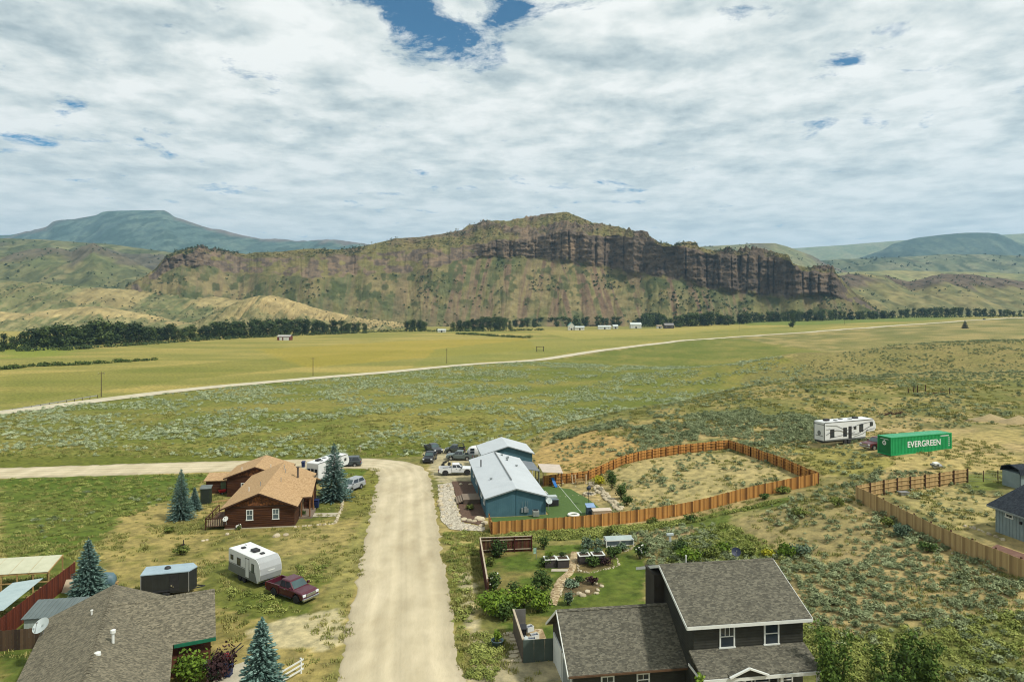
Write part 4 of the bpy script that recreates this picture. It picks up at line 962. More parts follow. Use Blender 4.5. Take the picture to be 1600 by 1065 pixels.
# ================================================================== VEHICLES AND CONTAINERS
TYRE = pm('tyre_rubber', (.022, .022, .022), (.03, .03, .03), scale=8, rough=.85)
RIM = pm('alloy_rim', (.45, .45, .46), (.32, .32, .33), scale=5, rough=.35, metal=.7)
LAMP = pm('lamp_glass', (.75, .77, .78), (.6, .62, .64), scale=6, rough=.15, spec=.6)
RED = pm('tail_lamp', (.35, .02, .02), (.25, .015, .015), scale=5, rough=.25)
CHROME = pm('chrome', (.6, .6, .62), (.5, .5, .52), scale=4, rough=.2, metal=.9)
def carpaint(name, c): return pm(name, c, tuple(v * .88 for v in c), scale=.8, rough=.28, spec=.5)
def wheel(parent, x, y, r=.4, w=.26, rim=None):
    s = 1 if y > 0 else -1
    o = part(parent, 'wheel', MB().lathe([(r * .62, -w / 2), (r * .92, -w / 2), (r, -w * .32), (r, w * .32), (r * .92, w / 2), (r * .62, w / 2), (r * .55, 0)], 20, (x, y, r), 'y'), TYRE, True)
    m = MB().lathe([(r * .63, -.02), (r * .63, .02), (r * .5, .03), (r * .12, .015), (r * .12, .04), (.01, .045)], 14, (x, y + s * w * .36, r), 'y')
    part(o, 'rim', m, rim or RIM)
    return o
def arch(cx_, r, z0, n=8, rev=False):
    p = [(cx_ + r * math.cos(math.pi * k / n), z0 + r * math.sin(math.pi * k / n)) for k in range(n + 1)]
    return p if not rev else p[::-1]
def pane(parent, quad, mat=GLASS, t=.012, name='window'):
    q = [Vector(p) for p in quad]; n_ = (q[1] - q[0]).cross(q[3] - q[0]).normalized()
    c = sum(q, Vector()) / 4
    if n_.dot(c - Vector((0, 0, 1.0)) if True else c) < 0: n_ = -n_
    vs = [p + n_ * t for p in q] + [p - n_ * .02 for p in q]
    return part(parent, name, MB().add(vs, [(0, 1, 2, 3), (7, 6, 5, 4), (0, 4, 5, 1), (1, 5, 6, 2), (2, 6, 7, 3), (3, 7, 4, 0)]), mat)
def lerp3(a, b, t): return tuple(a[i] + (b[i] - a[i]) * t for i in range(3))
def truck(name, label, loc, heading, paint, L=5.9, lift=0.0, bed=True, group=None, wr=.41, cargo=None, cat='pickup', trim=CHROME):
    """heading: direction of travel, degrees clockwise from +Y. Local +x is forwards."""
    t = thing(name, label, cat, loc, R(90 - heading), group)
    h2, q = L / 2, lift
    xr, xf = -h2 + 1.15, h2 - 1.0
    zb = .42 + q
    cabx0, cabx1 = (-.75 if bed else -h2), h2
    za = wr + .0
    a_f = arch(xf, wr + .1, za, rev=True)
    pol = [(cabx0, zb)]
    if not bed: pol += arch(xr, wr + .1, za, rev=True)
    pol += a_f + [(h2 - .05, zb + .05), (h2, zb + .35), (h2 - .06, 1.02 + q), (h2 - .35, 1.12 + q), (1.25, 1.2 + q), (cabx0, 1.2 + q)]
    body = part(t, 'body', MB().prism(pol, -.98, .98, 'y'), paint, bevel=.11)
    zt = 1.86 + q
    bx0, bx1 = (cabx0 + .02, 1.3) if bed else (-h2 + .08, 1.2)
    B = [(bx0, -.93, 1.18 + q), (bx1, -.93, 1.18 + q), (bx1, .93, 1.18 + q), (bx0, .93, 1.18 + q)]
    Tt = [(bx0 + (.12 if bed else .35), -.74, zt), (bx1 - .72, -.74, zt), (bx1 - .72, .74, zt), (bx0 + (.12 if bed else .35), .74, zt)]
    mid = [lerp3(B[i], Tt[i], .92) for i in range(4)]
    Tin = [((p[0]) * .96 + (Tt[0][0] + Tt[1][0]) / 2 * .04, p[1] * .93, zt + .02) for p in Tt]
    part(t, 'cab', MB().loft([B, mid, Tin]), paint, bevel=.09)
    def sidew(sy, f0, f1, nm='side_window'):
        i0, i1 = (0, 1) if sy < 0 else (3, 2)
        a0, a1 = lerp3(B[i0], B[i1], f0), lerp3(B[i0], B[i1], f1); b0, b1 = lerp3(Tt[i0], Tt[i1], f0), lerp3(Tt[i0], Tt[i1], f1)
        pane(t, [lerp3(a0, b0, .12), lerp3(a1, b1, .12), lerp3(a1, b1, .84), lerp3(a0, b0, .84)], name=nm)
    for sy in (-1, 1):
        sidew(sy, .06, .46); sidew(sy, .52, .93)
        if not bed: pass
    pane(t, [lerp3(lerp3(B[1], B[2], .06), lerp3(Tt[1], Tt[2], .06), .1), lerp3(lerp3(B[1], B[2], .94), lerp3(Tt[1], Tt[2], .94), .1), lerp3(lerp3(B[1], B[2], .94), lerp3(Tt[1], Tt[2], .94), .86), lerp3(lerp3(B[1], B[2], .06), lerp3(Tt[1], Tt[2], .06), .86)], glass('windscreen', (.06, .10, .10)), name='windscreen')
    pane(t, [lerp3(lerp3(B[0], B[3], .1), lerp3(Tt[0], Tt[3], .1), .2), lerp3(lerp3(B[0], B[3], .9), lerp3(Tt[0], Tt[3], .9), .2), lerp3(lerp3(B[0], B[3], .9), lerp3(Tt[0], Tt[3], .9), .84), lerp3(lerp3(B[0], B[3], .1), lerp3(Tt[0], Tt[3], .1), .84)], name='rear_window')
    if bed:
        side = [(-h2, zb + .1)] + arch(xr, wr + .1, za, rev=True) + [(-.77, zb), (-.77, 1.24 + q), (-h2, 1.24 + q)]
        for sy in (-1, 1): part(t, 'bed_side', MB().prism(side, sy * .98, sy * .86, 'y'), paint)
        part(t, 'tailgate', MB().box(-h2, -h2 + .08, -.86, .86, .62 + q, 1.22 + q), paint)
        part(t, 'bed_liner', MB().box(-h2 + .08, -.77, -.86, .86, .60 + q, .78 + q).box(xr - .45, xr + .45, -.858, -.62, .78 + q, .96 + q).box(xr - .45, xr + .45, .62, .858, .78 + q, .96 + q), BLACK)
        if cargo: part(t, 'tonneau', MB().box(-h2 + .1, -.78, -.9, .9, 1.2 + q, 1.3 + q), cargo)
    part(t, 'chassis', MB().box(-h2 + .1, h2 - .2, -.55, .55, .3 + q, .5 + q).bar((xr, -.75, wr), (xr, .75, wr), .09).bar((xf, -.75, wr), (xf, .75, wr), .09), BLACK)
    part(t, 'front_bumper', MB().box(h2 - .12, h2 + .1, -.96, .96, zb - .02, zb + .22), trim, bevel=.04)
    part(t, 'rear_bumper', MB().box(-h2 - .14, -h2 + .05, -.94, .94, zb, zb + .2), trim, bevel=.03)
    part(t, 'grille', MB().box(h2 - .03, h2 + .03, -.55, .55, zb + .3, .98 + q).box(h2, h2 + .045, -.56, .56, .76 + q, .82 + q), trim if trim is CHROME else BLACK)
    for sy in (-1, 1):
        part(t, 'headlight', MB().box(h2 - .12, h2 + .02, sy * .6, sy * .95, .78 + q, 1.0 + q), LAMP, bevel=.02)
        part(t, 'tail_light', MB().box(-h2 - .02, -h2 + .06, sy * .87, sy * .985, .8 + q, 1.15 + q), RED)
        part(t, 'mirror', MB().box(.95, 1.12, sy * 1.0, sy * 1.22, 1.2 + q, 1.45 + q), paint if trim is CHROME else BLACK, bevel=.02)
        part(t, 'running_board', MB().box(-.6, xf - .6, sy * .9, sy * 1.05, .4 + q, .46 + q), BLACK)
        part(t, 'door_handle', MB().box(.0, .18, sy * .975, sy * 1.01, 1.05 + q, 1.1 + q), trim)
        for xx in (xr, xf): wheel(t, xx, sy * .86, wr)
    return t
def pose(px, py): return G(px, py)
maroon = carpaint('maroon_paint', (.075, .012, .022))
truck('pickup_truck', 'dark maroon pickup parked in front of grey and white travel trailer', (-21.3, 66.1, Tz(-21.3, 66.1)), 122, maroon, 5.3)
truck('pickup_truck', 'white crew cab pickup with black bed beside blue house', (*G(712, 741)[:2], G(712, 741)[2]), 84, carpaint('white_car_paint', (.68, .69, .69)), 6.0, .14, wr=.48, trim=BLACK)
truck('pickup_truck', 'black pickup facing down the gravel road', G(672, 720), 184, carpaint('black_car_paint', (.018, .019, .022)), 5.7, .06, wr=.45, trim=BLACK)
truck('pickup_truck', 'dark pickup parked behind the black pickup', G(677, 706), 150, carpaint('charcoal_car_paint', (.05, .055, .065)), 5.6, trim=BLACK)
truck('pickup_truck', 'grey green pickup parked beside white rounded camper', G(719, 718), 276, carpaint('grey_green_paint', (.12, .15, .145)), 5.4)
truck('pickup_truck', 'maroon pickup almost hidden behind green shipping container', (58.3, 108.6, Tz(58.3, 108.6)), 250, carpaint('maroon_paint_dull', (.09, .018, .022)), 5.8, cargo=pm('white_tonneau', (.62, .62, .6), (.54, .54, .52), scale=2, rough=.6))
truck('parked_car', 'silver grey car parked behind the big blue spruce', G(550, 765), 205, carpaint('silver_paint', (.30, .32, .33)), 4.6, bed=False, wr=.34, cat='car')
truck('parked_car', 'dark car parked by the road behind white camper', G(545, 728), 262, carpaint('dark_grey_paint', (.06, .07, .075)), 4.6, bed=False, wr=.34, cat='car')
j = truck('jeep', 'dark open jeep with roll cage beside grey green pickup', G(711, 708), 270, carpaint('jeep_green', (.045, .055, .045)), 4.2, bed=True, wr=.42, cat='jeep', trim=BLACK)
rc = MB()
for (a_, b_) in (((-1.9, -.8, 1.2), (-1.7, -.7, 1.95)), ((-1.9, .8, 1.2), (-1.7, .7, 1.95)), ((-1.7, -.7, 1.95), (-1.7, .7, 1.95)), ((-1.7, -.7, 1.95), (-.5, -.7, 1.95)), ((-1.7, .7, 1.95), (-.5, .7, 1.95))): rc.bar(a_, b_, .07, n=6)
part(j, 'roll_cage', rc, BLACK)
# off-road motorbike next to the white pickup
mb_ = thing('motorbike', 'black dirt bike standing behind the white pickup', 'motorbike', G(697, 728), R(30))
for x_ in (-.65, .65): wheel(mb_, x_, .001, .34, .1)
part(mb_, 'frame', MB().bar((-.65, 0, .34), (0, 0, .75), .08, n=6).bar((0, 0, .75), (.45, 0, 1.0), .1, n=6).bar((.45, 0, 1.05), (.65, 0, .34), .06, n=6).bar((-.65, 0, .75), (.1, 0, .95), .16, n=6), BLACK)
part(mb_, 'handlebar', MB().bar((.42, -.38, 1.12), (.42, .38, 1.12), .04, n=6), BLACK)

def box_profile(pts, w, mb=None): return (mb or MB()).prism(pts, -w / 2, w / 2, 'y')
RVW = pm('rv_white', (.66, .67, .65), (.58, .59, .57), scale=.8, rough=.4)
RVG = pm('rv_grey', (.15, .16, .155), (.12, .13, .125), scale=1, rough=.45)
RVS = pm('rv_silver', (.34, .355, .345), (.30, .31, .305), scale=1, rough=.35)
def side_win(t, x, z, w, h_, sy, mat=GLASS, wdt=1.22, name='window'):
    f = part(t, name, MB().box(x - w / 2, x + w / 2, sy * wdt, sy * (wdt + .03), z - h_ / 2, z + h_ / 2), BLACK)
    part(f, 'pane', MB().box(x - w / 2 + .05, x + w / 2 - .05, sy * (wdt + .03), sy * (wdt + .04), z - h_ / 2 + .05, z + h_ / 2 - .05), mat)
# --- grey and white travel trailer hitched behind the maroon pickup
tt = thing('travel_trailer', 'white roofed travel trailer with grey lower sides and rounded silver nose', 'travel trailer', (-26.6, 70.6, Tz(-26.6, 70.6)), R(90 - 130))
prof = [(-3.1, .55), (2.6, .55), (2.95, .9), (3.15, 1.5), (3.1, 2.1), (2.85, 2.6), (2.4, 2.92), (-3.0, 2.92), (-3.15, 2.7)]
part(tt, 'body', box_profile(prof, 2.4), RVW, bevel=.05)
part(tt, 'nose', box_profile([(2.3, .56), (2.63, .56), (2.99, .9), (3.19, 1.5), (3.14, 2.1), (2.88, 2.62), (2.42, 2.94), (2.2, 2.94)], 2.3), RVS, bevel=.04)
for sy in (-1, 1):
    part(tt, 'lower_panel', MB().prism([(-3.08, .6), (2.55, .6), (2.2, 1.45), (-3.08, 1.45)], sy * 1.2, sy * 1.215, 'y'), RVG)
    part(tt, 'graphic_stripe', MB().prism([(-3.08, 1.5), (2.2, 1.5), (2.2, 1.58), (-3.08, 1.54)], sy * 1.2, sy * 1.212, 'y'), RVG)
    for x_ in (-.95, -.1): wheel(tt, x_, sy * 1.08, .34, .2)
side_win(tt, -1.0, 1.95, .7, .75, -1, wdt=1.2); side_win(tt, -2.4, 2.1, .55, .5, -1, wdt=1.2); side_win(tt, 1.75, 1.9, .5, .9, -1, GLASS2, 1.2)
for x_ in (-1.6, 1.4): side_win(tt, x_, 2.0, .9, .7, 1, wdt=1.2)
part(tt, 'door', MB().box(.35, 1.0, -1.225, -1.2, .75, 2.6), RVW); part(tt, 'door_trim', MB().box(.3, .34, -1.23, -1.2, .7, 2.65).box(1.01, 1.05, -1.23, -1.2, .7, 2.65).box(.3, 1.05, -1.23, -1.2, 2.62, 2.66), BLACK)
part(tt, 'front_emblem', MB().box(3.17, 3.2, -.35, .35, 1.75, 1.83), WHITE)
part(tt, 'air_conditioner', MB().box(-.3, .55, -.35, .35, 2.92, 3.18), BLACK, bevel=.08)
for (x_, y_) in ((-2.3, .5), (-1.7, -.3), (1.3, .1)): part(tt, 'roof_vent', MB().box(x_ - .2, x_ + .2, y_ - .2, y_ + .2, 2.92, 3.03), BLACK if x_ > -2 else RVW)
part(tt, 'hitch', MB().bar((2.6, -.6, .5), (4.1, 0, .5), .1).bar((2.6, .6, .5), (4.1, 0, .5), .1).box(3.1, 3.5, -.25, .25, .5, .95), BLACK)
part(tt, 'chassis', MB().box(-3.0, 2.6, -.9, .9, .42, .56), BLACK)
part(tt, 'skirting', MB().box(-3.18, -3.14, -1.2, 1.2, .62, .9), RVG)
# --- black cargo trailer
ct = thing('cargo_trailer', 'black enclosed cargo trailer with pale roof and round roof vent', 'cargo trailer', (-33.6, 66.8, Tz(-33.6, 66.8)), R(15))
MBK = pm('black_panels', (.022, .024, .022), (.03, .032, .03), scale=1, rough=.35, bands=(0, .6, .01))
part(ct, 'body', MB().prism([(-2.2, -1.1), (2.0, -1.1), (2.55, 0), (2.0, 1.1), (-2.2, 1.1)], .45, 2.35, 'z'), MBK)
part(ct, 'roof', MB().prism([(-2.25, -1.14), (2.03, -1.14), (2.6, 0), (2.03, 1.14), (-2.25, 1.14)], 2.35, 2.43, 'z'), pm('pale_blue_roof', alb(176, 196, 204), alb(158, 178, 188), scale=1, rough=.5))
part(ct, 'roof_vent', MB().lathe([(.3, 2.42), (.28, 2.56), (.18, 2.64), (.02, 2.66)], 14, (-.1, .1, 0)), BLACK, True)
part(ct, 'door', MB().box(.35, 1.1, -1.13, -1.1, .6, 2.2).box(.32, .35, -1.14, -1.1, .55, 2.25).box(1.1, 1.13, -1.14, -1.1, .55, 2.25), BLACK)
part(ct, 'door_latch', MB().box(.42, .55, -1.17, -1.13, 1.1, 1.25).box(.6, .68, -1.17, -1.13, 1.0, 1.1), CHROME)
part(ct, 'corner_trim', MB().box(-2.24, -2.16, -1.13, -1.09, .45, 2.35).box(1.97, 2.04, -1.13, -1.09, .45, 2.35), STEEL)
for sy in (-1, 1):
    for x_ in (-.75, .0): wheel(ct, x_, sy * 1.15, .33, .2)
    part(ct, 'fender', MB().box(-1.15, .4, sy * 1.1, sy * 1.3, .68, .74), BLACK)
part(ct, 'hitch', MB().bar((2.2, -.5, .45), (3.3, 0, .45), .08).bar((2.2, .5, .45), (3.3, 0, .45), .08), BLACK)

# --- fifth wheel campers
def fifth_wheel(label, loc, heading, L, graphics, three_windows=False):
    t = thing('fifth_wheel_camper', label, 'camper', loc, R(90 - heading))
    h2 = L / 2; nose = h2 - 2.4
    pf = [(-h2, .75), (nose, .75), (nose + .05, 1.75), (h2 - .5, 1.75), (h2 - .1, 2.1), (h2, 2.6), (h2 - .35, 3.35), (h2 - .8, 3.75), (-h2 + .05, 3.65), (-h2, 3.5)]
    part(t, 'body', box_profile(pf, 2.44), RVW, bevel=.06)
    part(t, 'front_cap', box_profile([(h2 - .45, 1.78), (h2 - .08, 2.1), (h2 + .03, 2.6), (h2 - .32, 3.38), (h2 - .7, 3.74), (h2 - .55, 3.3), (h2 - .25, 2.6)], 2.3), RVG if graphics else RVW)
    part(t, 'chassis', MB().box(-h2, nose, -1.0, 1.0, .5, .76), BLACK)
    for sy in (-1, 1):
        for x_ in (-1.2, -.3): wheel(t, x_, sy * 1.1, .38, .24)
        part(t, 'landing_leg', MB().box(nose - .3, nose - .18, sy * .95, sy * 1.07, 0, .9), STEEL)
        part(t, 'skirt_band', MB().prism([(-h2, .78), (nose, .78), (nose, 1.0), (-h2, .95)], sy * 1.22, sy * 1.235, 'y'), RVG)
        part(t, 'roof_edge', MB().box(-h2, h2 - .75, sy * 1.18, sy * 1.26, 3.56, 3.64), BLACK)
        if graphics:
            g = MB()
            for k in range(14):
                x0_ = -h2 + .3 + k * (L - 1.2) / 14
                z_ = 1.75 + .5 * math.sin(k * .55) + k * .03
                g.bar((x0_, sy * 1.235, z_), (x0_ + (L - 1.2) / 14, sy * 1.235, 1.75 + .5 * math.sin((k + 1) * .55) + (k + 1) * .03), .16, .02)
            for k in range(8):
                x0_ = -h2 + 1 + k * .7; g.bar((x0_, sy * 1.236, 1.2 + .08 * k), (x0_ + .7, sy * 1.236, 1.28 + .08 * k), .12 if k % 2 else .07, .02)
            for (xa, za, xb, zb_) in ((-h2 + .2, 3.2, -h2 + 2.6, 3.0), (-h2 + 2.6, 3.0, -1.0, 2.2), (-1.0, 2.2, 1.6, 2.95), (1.6, 2.95, h2 - .9, 3.3), (.6, 1.15, 2.6, 1.5), (2.6, 1.5, h2 - 1.9, 2.0), (-h2 + .3, 2.55, -h2 + 1.1, 2.6), (h2 - 2.3, 2.0, h2 - .4, 2.2)): g.bar((xa, sy * 1.237, za), (xb, sy * 1.237, zb_), .11, .02)
            part(t, 'swoosh_graphic', g, pm('rv_black_graphic', (.035, .036, .04), (.05, .05, .055), scale=1, rough=.4), kind='stuff')
    sy = -1
    if graphics:
        for (x_, z_, w_, hh) in ((-h2 + 1.6, 1.9, .9, 1.3), (-1.3, 1.95, .8, 1.4), (.9, 2.5, .6, .5), (2.3, 2.4, .9, 1.2), (h2 - 1.1, 2.9, .7, .6)): side_win(t, x_, z_, w_, hh, sy)
        part(t, 'door', MB().box(-.55, .15, -1.25, -1.22, .9, 2.8), BLACK)
        part(t, 'rear_ramp', MB().box(-h2 - .03, -h2, -1.05, 1.05, .85, 3.2), RVW); part(t, 'ramp_trim', MB().box(-h2 - .05, -h2, -1.22, -1.06, .75, 3.5).box(-h2 - .05, -h2, 1.06, 1.22, .75, 3.5).box(-h2 - .05, -h2, -1.06, 1.06, 3.2, 3.3), RVG)
        part(t, 'rear_emblem', MB().lathe([(.38, -.01), (.38, .01), (.2, .015)], 12, (-h2 - .045, 0, 1.9), 'x').box(-h2 - .05, -h2 - .03, -.8, .8, 1.45, 1.55), RVG)
    else:
        for (x_, z_, w_, hh) in ((-1.8, 2.2, 1.0, .9), (.6, 2.3, .8, .8), (h2 - 1.2, 2.8, .6, .5)): side_win(t, x_, z_, w_, hh, sy)
        for y_ in (-.72, 0, .72):
            f = part(t, 'rear_window', MB().box(-h2 - .04, -h2, y_ - .27, y_ + .27, 1.75, 2.65), BLACK); part(f, 'pane', MB().box(-h2 - .05, -h2 - .04, y_ - .22, y_ + .22, 1.8, 2.6), GLASS)
    for (x_, y_, w_) in ((-h2 + 1.5, 0, .45), (-.8, .3, .25), (.8, -.2, .25), (2.2, 0, .45), (-2.6, -.4, .2)): part(t, 'roof_unit', MB().box(x_ - w_, x_ + w_, y_ - .32, y_ + .32, 3.68, 3.98 if w_ > .3 else 3.82), BLACK if w_ > .3 else RVG, bevel=.05)
    return t
fifth_wheel('long white camper trailer with black swoosh graphics parked on dry grass', (57.6, 118.0, Tz(57.6, 118) + .02), 70, 11.4, True).scale = (1, 1, 1.1)
fifth_wheel('white camper trailer with three rear windows behind the big blue spruce', (-31.6, 117.6, Tz(-31.6, 117.6)), 22, 8.6, False)
# --- rounded fibreglass camper
ec = thing('rounded_camper', 'white rounded fibreglass camper parked behind grey green pickup', 'camper', G(746, 716), R(8))
rings = []
for k in range(9):
    a = -1 + 2 * k / 8; x_ = 2.1 * a; q = (1 - abs(a) ** 2.6) ** .5 if abs(a) < 1 else .12
    rings.append([(x_, 1.05 * q * math.copysign(abs(math.cos(th)) ** .6, math.cos(th)) * .98, 1.5 + (1.05 * q + .05) * math.copysign(abs(math.sin(th)) ** .7, math.sin(th))) for th in [2 * math.pi * i / 16 for i in range(16)]])
part(ec, 'shell', MB().loft(rings), RVW, True)
for (x_, z_) in ((-1.1, 2.05), (-1.1, 1.5)): part(ec, 'window', MB().box(x_ - .42, x_ + .42, -1.03, -.9, z_ - .2, z_ + .2), GLASS)
part(ec, 'side_window', MB().box(.3, 1.0, -1.03, -.9, 1.55, 2.0), GLASS)
part(ec, 'belly_band', MB().box(-1.7, 1.7, -1.06, -.95, 1.0, 1.06), TRIM)
for sy in (-1, 1): wheel(ec, 0, sy * .85, .33, .2)
part(ec, 'hitch', MB().bar((1.8, 0, .45), (3.0, 0, .45), .09), BLACK)

# --- green shipping container
cn = thing('shipping_container', 'green shipping container with white EVERGREEN lettering', 'container', (56.1, 101.0, Tz(60, 102.5) - .05), R(90 - 71))
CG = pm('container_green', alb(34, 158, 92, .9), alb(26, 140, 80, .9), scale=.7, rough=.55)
CG_LIT = pm('container_green_lit_top', alb(96, 186, 140), alb(76, 168, 122), scale=.8, rough=.6)  # paler copy of the side green: light on the top put into the colour
LC, WC, HC_ = 12.19, 2.44, 2.72
def corrugated(x0, x1, y, z0, z1, d, n):
    mb = MB(); pts = []
    for k in range(n):
        a = x0 + (x1 - x0) * k / n; s = (x1 - x0) / n
        pts += [(a, 0), (a + s * .3, 0), (a + s * .5, d), (a + s * .8, d)]
    pts.append((x1, 0))
    vs = [(p[0], y + p[1], z0) for p in pts] + [(p[0], y + p[1], z1) for p in pts]
    m = len(pts)
    return mb.add(vs, [(i, i + 1, m + i + 1, m + i) for i in range(m - 1)])
part(cn, 'side_panel', corrugated(.1, LC - .1, .03, .18, HC_ - .12, .045, 42), CG)
part(cn, 'side_panel', corrugated(.1, LC - .1, WC - .07, .18, HC_ - .12, .045, 42), CG)
rp = MB()
for k in range(30):
    x0_ = .1 + k * (LC - .2) / 30; rp.box(x0_, x0_ + .34, .1, WC - .1, HC_ - .05, HC_ - .01)
rp.box(.05, LC - .05, .05, WC - .05, HC_ - .09, HC_ - .05)
part(cn, 'roof', rp, CG_LIT)
part(cn, 'end_panel', MB().box(.02, .06, .1, WC - .1, .18, HC_ - .12), pm('container_green_shaded_end', alb(26, 128, 70), alb(18, 110, 58), scale=1, rough=.6)); part(cn, 'end_panel', MB().box(LC - .08, LC - .02, .1, WC - .1, .18, HC_ - .12), CG)  # left end in a darker copy of the green, its shade painted in
fr = MB()
for x_ in (0, LC - .14):
    for y_ in (0, WC - .14): fr.box(x_, x_ + .14, y_, y_ + .14, 0, HC_)
for y_ in (0, WC - .1):
    fr.box(.14, LC - .14, y_, y_ + .1, .02, .18); fr.box(.14, LC - .14, y_, y_ + .1, HC_ - .12, HC_ - .015)
for x_ in (0, LC - .12): fr.box(x_, x_ + .12, .14, WC - .14, .02, .18); fr.box(x_, x_ + .12, .14, WC - .14, HC_ - .12, HC_ - .012)
part(cn, 'corner_frame', fr, CG)
part(cn, 'floor', MB().box(.15, LC - .15, .15, WC - .15, .06, .17), BLACK)
def lettering(parent, txt, size, M, mat, bold=.02, name='lettering', extr=.012, sx=1.0):
    cu = bpy.data.curves.new('lettering', 'FONT'); cu.body = txt; cu.size = size; cu.extrude = extr; cu.offset = bold; cu.align_x = 'CENTER'; cu.align_y = 'CENTER'; cu.space_character = 1.02
    tmp = bpy.data.objects.new('lettering_source', cu); COL.objects.link(tmp)
    bpy.context.view_layer.update()
    me = bpy.data.meshes.new_from_object(tmp.evaluated_get(bpy.context.evaluated_depsgraph_get()))
    bpy.data.objects.remove(tmp); bpy.data.curves.remove(cu)
    me.transform(M @ Matrix.Diagonal((sx, 1, 1, 1))); me.materials.clear(); me.materials.append(mat)
    return link(name, me, parent)
LET = pm('lettering_white', (.72, .74, .70), (.64, .66, .62), scale=2, rough=.6)
lettering(cn, 'EVERGREEN', 1.25, Matrix.Translation((6.55, .012, 1.42)) @ Matrix.Rotation(math.pi / 2, 4, 'X'), LET, .018, sx=1.0)
sm = MB()
for k in range(9): sm.box(9.9 + k * .19, 10.03 + k * .19, .012, .028, 2.3, 2.44)
for k in range(5): sm.box(11.55, 11.7, .012, .028, .75 + k * .3, .9 + k * .3)
part(cn, 'serial_marks', sm, LET, kind='stuff')
em = MB()
for k in range(12):
    a0, a1 = 2 * math.pi * k / 12, 2 * math.pi * (k + 1) / 12
    em.add([(.0, 1.22 + r_ * math.cos(a_), 1.75 + r_ * math.sin(a_)) for r_, a_ in ((.34, a0), (.34, a1), (.2, a1), (.2, a0))], [(0, 1, 2, 3)])
em.add([(.0, 1.22 + .08 * math.cos(a_), 1.75 + .08 * math.sin(a_)) for a_ in [2 * math.pi * k / 8 for k in range(8)]], [tuple(range(8))])
em.box(-.005, .02, 1.15, 1.29, 1.98, 2.16)
part(cn, 'round_emblem', em, LET)
part(cn, 'end_stencil', MB().box(-.002, .02, .5, 1.9, 2.3, 2.36), LET)
# ================================================================== FENCES
def fence(name, label, path, hgt, m_board, m_post, side=1, bay=2.4, bw=.14, posts=True, cap=None, rails=3, gap=.012, post_over=.05, thick=.022, group=None, hv=.02):
    """Board fence along ground points. side: which side of the line carries the boards; posts and rails stand on the other."""
    o0 = np.array([path[0][0], path[0][1], Tz(*path[0][:2])])
    t = thing(name, label, 'fence', tuple(o0), 0, group)
    rr = random.Random(int(abs(path[0][0]) * 100) + 5)
    first = True
    for (a, b) in zip(path[:-1], path[1:]):
        a, b = np.array(a[:2], float), np.array(b[:2], float); d = b - a; ln = np.hypot(*d); u = d / ln; nrm = np.array([-u[1], u[0]]) * side
        nb = max(1, int(round(ln / bay))); bl = ln / nb
        for k in range(nb):
            s0 = k * bl
            n_b = int(bl / (bw + gap)); st = bl / n_b
            mb = MB(); ss = s0 + (np.arange(n_b) + .5) * st
            zz = T(a[0] + u[0] * ss, a[1] + u[1] * ss)
            for q in range(n_b):
                c = a + u * ss[q] + nrm * (.035 + (.006 if q % 2 else 0)); hw = (st - gap) / 2; z0 = zz[q] - o0[2]; h_ = hgt + rr.uniform(-hv, hv)
                p = [c - u * hw - nrm * thick / 2, c + u * hw - nrm * thick / 2, c + u * hw + nrm * thick / 2, c - u * hw + nrm * thick / 2]
                vs = [(w_[0] - o0[0], w_[1] - o0[1], z0 - .08) for w_ in p] + [(w_[0] - o0[0], w_[1] - o0[1], z0 + h_) for w_ in p]
                mb.add(vs, [(4, 5, 6, 7), (0, 1, 5, 4), (1, 2, 6, 5), (2, 3, 7, 6), (3, 0, 4, 7)])
            part(t, 'panel', mb, m_board)
            e0, e1 = a + u * s0 - nrm * .02, a + u * (s0 + bl) - nrm * .02
            za, zb = Tz(*e0) - o0[2], Tz(*e1) - o0[2]
            rm = MB()
            for q in range(rails):
                f_ = (.18 + .64 * q / max(1, rails - 1)) * hgt
                rm.bar((e0[0] - o0[0], e0[1] - o0[1], za + f_), (e1[0] - o0[0], e1[1] - o0[1], zb + f_), .09, .07)
            if cap: rm.bar((e0[0] - o0[0], e0[1] - o0[1], za + hgt + .03), (e1[0] - o0[0], e1[1] - o0[1], zb + hgt + .03), .15, .05)
            part(t, 'rail', rm, cap or m_board, kind='stuff')
            if posts:
                for e_, z_ in (((e0, za),) if not (k == nb - 1) else ((e0, za), (e1, zb))):
                    c = e_ - nrm * .06 - o0[:2]
                    part(t, 'post', MB().box(c[0] - .06, c[0] + .06, c[1] - .06, c[1] + .06, z_ - .3, z_ + hgt + post_over), m_post)
    return t
CEDAR = pm('cedar_boards', alb(224, 164, 90), alb(122, 82, 40), alb(182, 128, 64), scale=1.5, rough=.85, island=.75, stretch=(1, 1, .3), bump=.004, bscale=14)
CEDP = pm('cedar_posts', alb(128, 78, 40), alb(98, 60, 32), scale=2, rough=.85)
PINE = pm('pale_pine_boards', alb(204, 174, 120), alb(160, 132, 88), alb(186, 156, 106), scale=1.5, rough=.85, island=.75, stretch=(1, 1, .3), bump=.004, bscale=14)
DPOST = pm('dark_posts', alb(92, 62, 42), alb(70, 48, 34), scale=2, rough=.85)
near = [(-3.05, 90.0), (-2.6, 86.0), (3.3, 87.0), (15.3, 88.8), (22.8, 90.0), (30.4, 91.2), (35.7, 92), (41.8, 93.0)]
back = [(41.8, 93.0), (40.3, 104), (39.2, 112), (38.1, 120), (33.3, 119), (26.5, 117.5), (21.5, 116.2), (17.0, 114.3), (12.6, 112.3), (9.0, 111.8), (5.2, 111.4)]
fence('cedar_fence', 'long orange cedar board fence round the blue house yard and its dry lot', near + back[1:], 1.6, CEDAR, CEDP, side=-1, post_over=-.06, hv=.04)
rf1 = [(44.4, 56.5), (42.9, 70), (41.3, 82), (50, 85.8), (60.0, 90.0)]
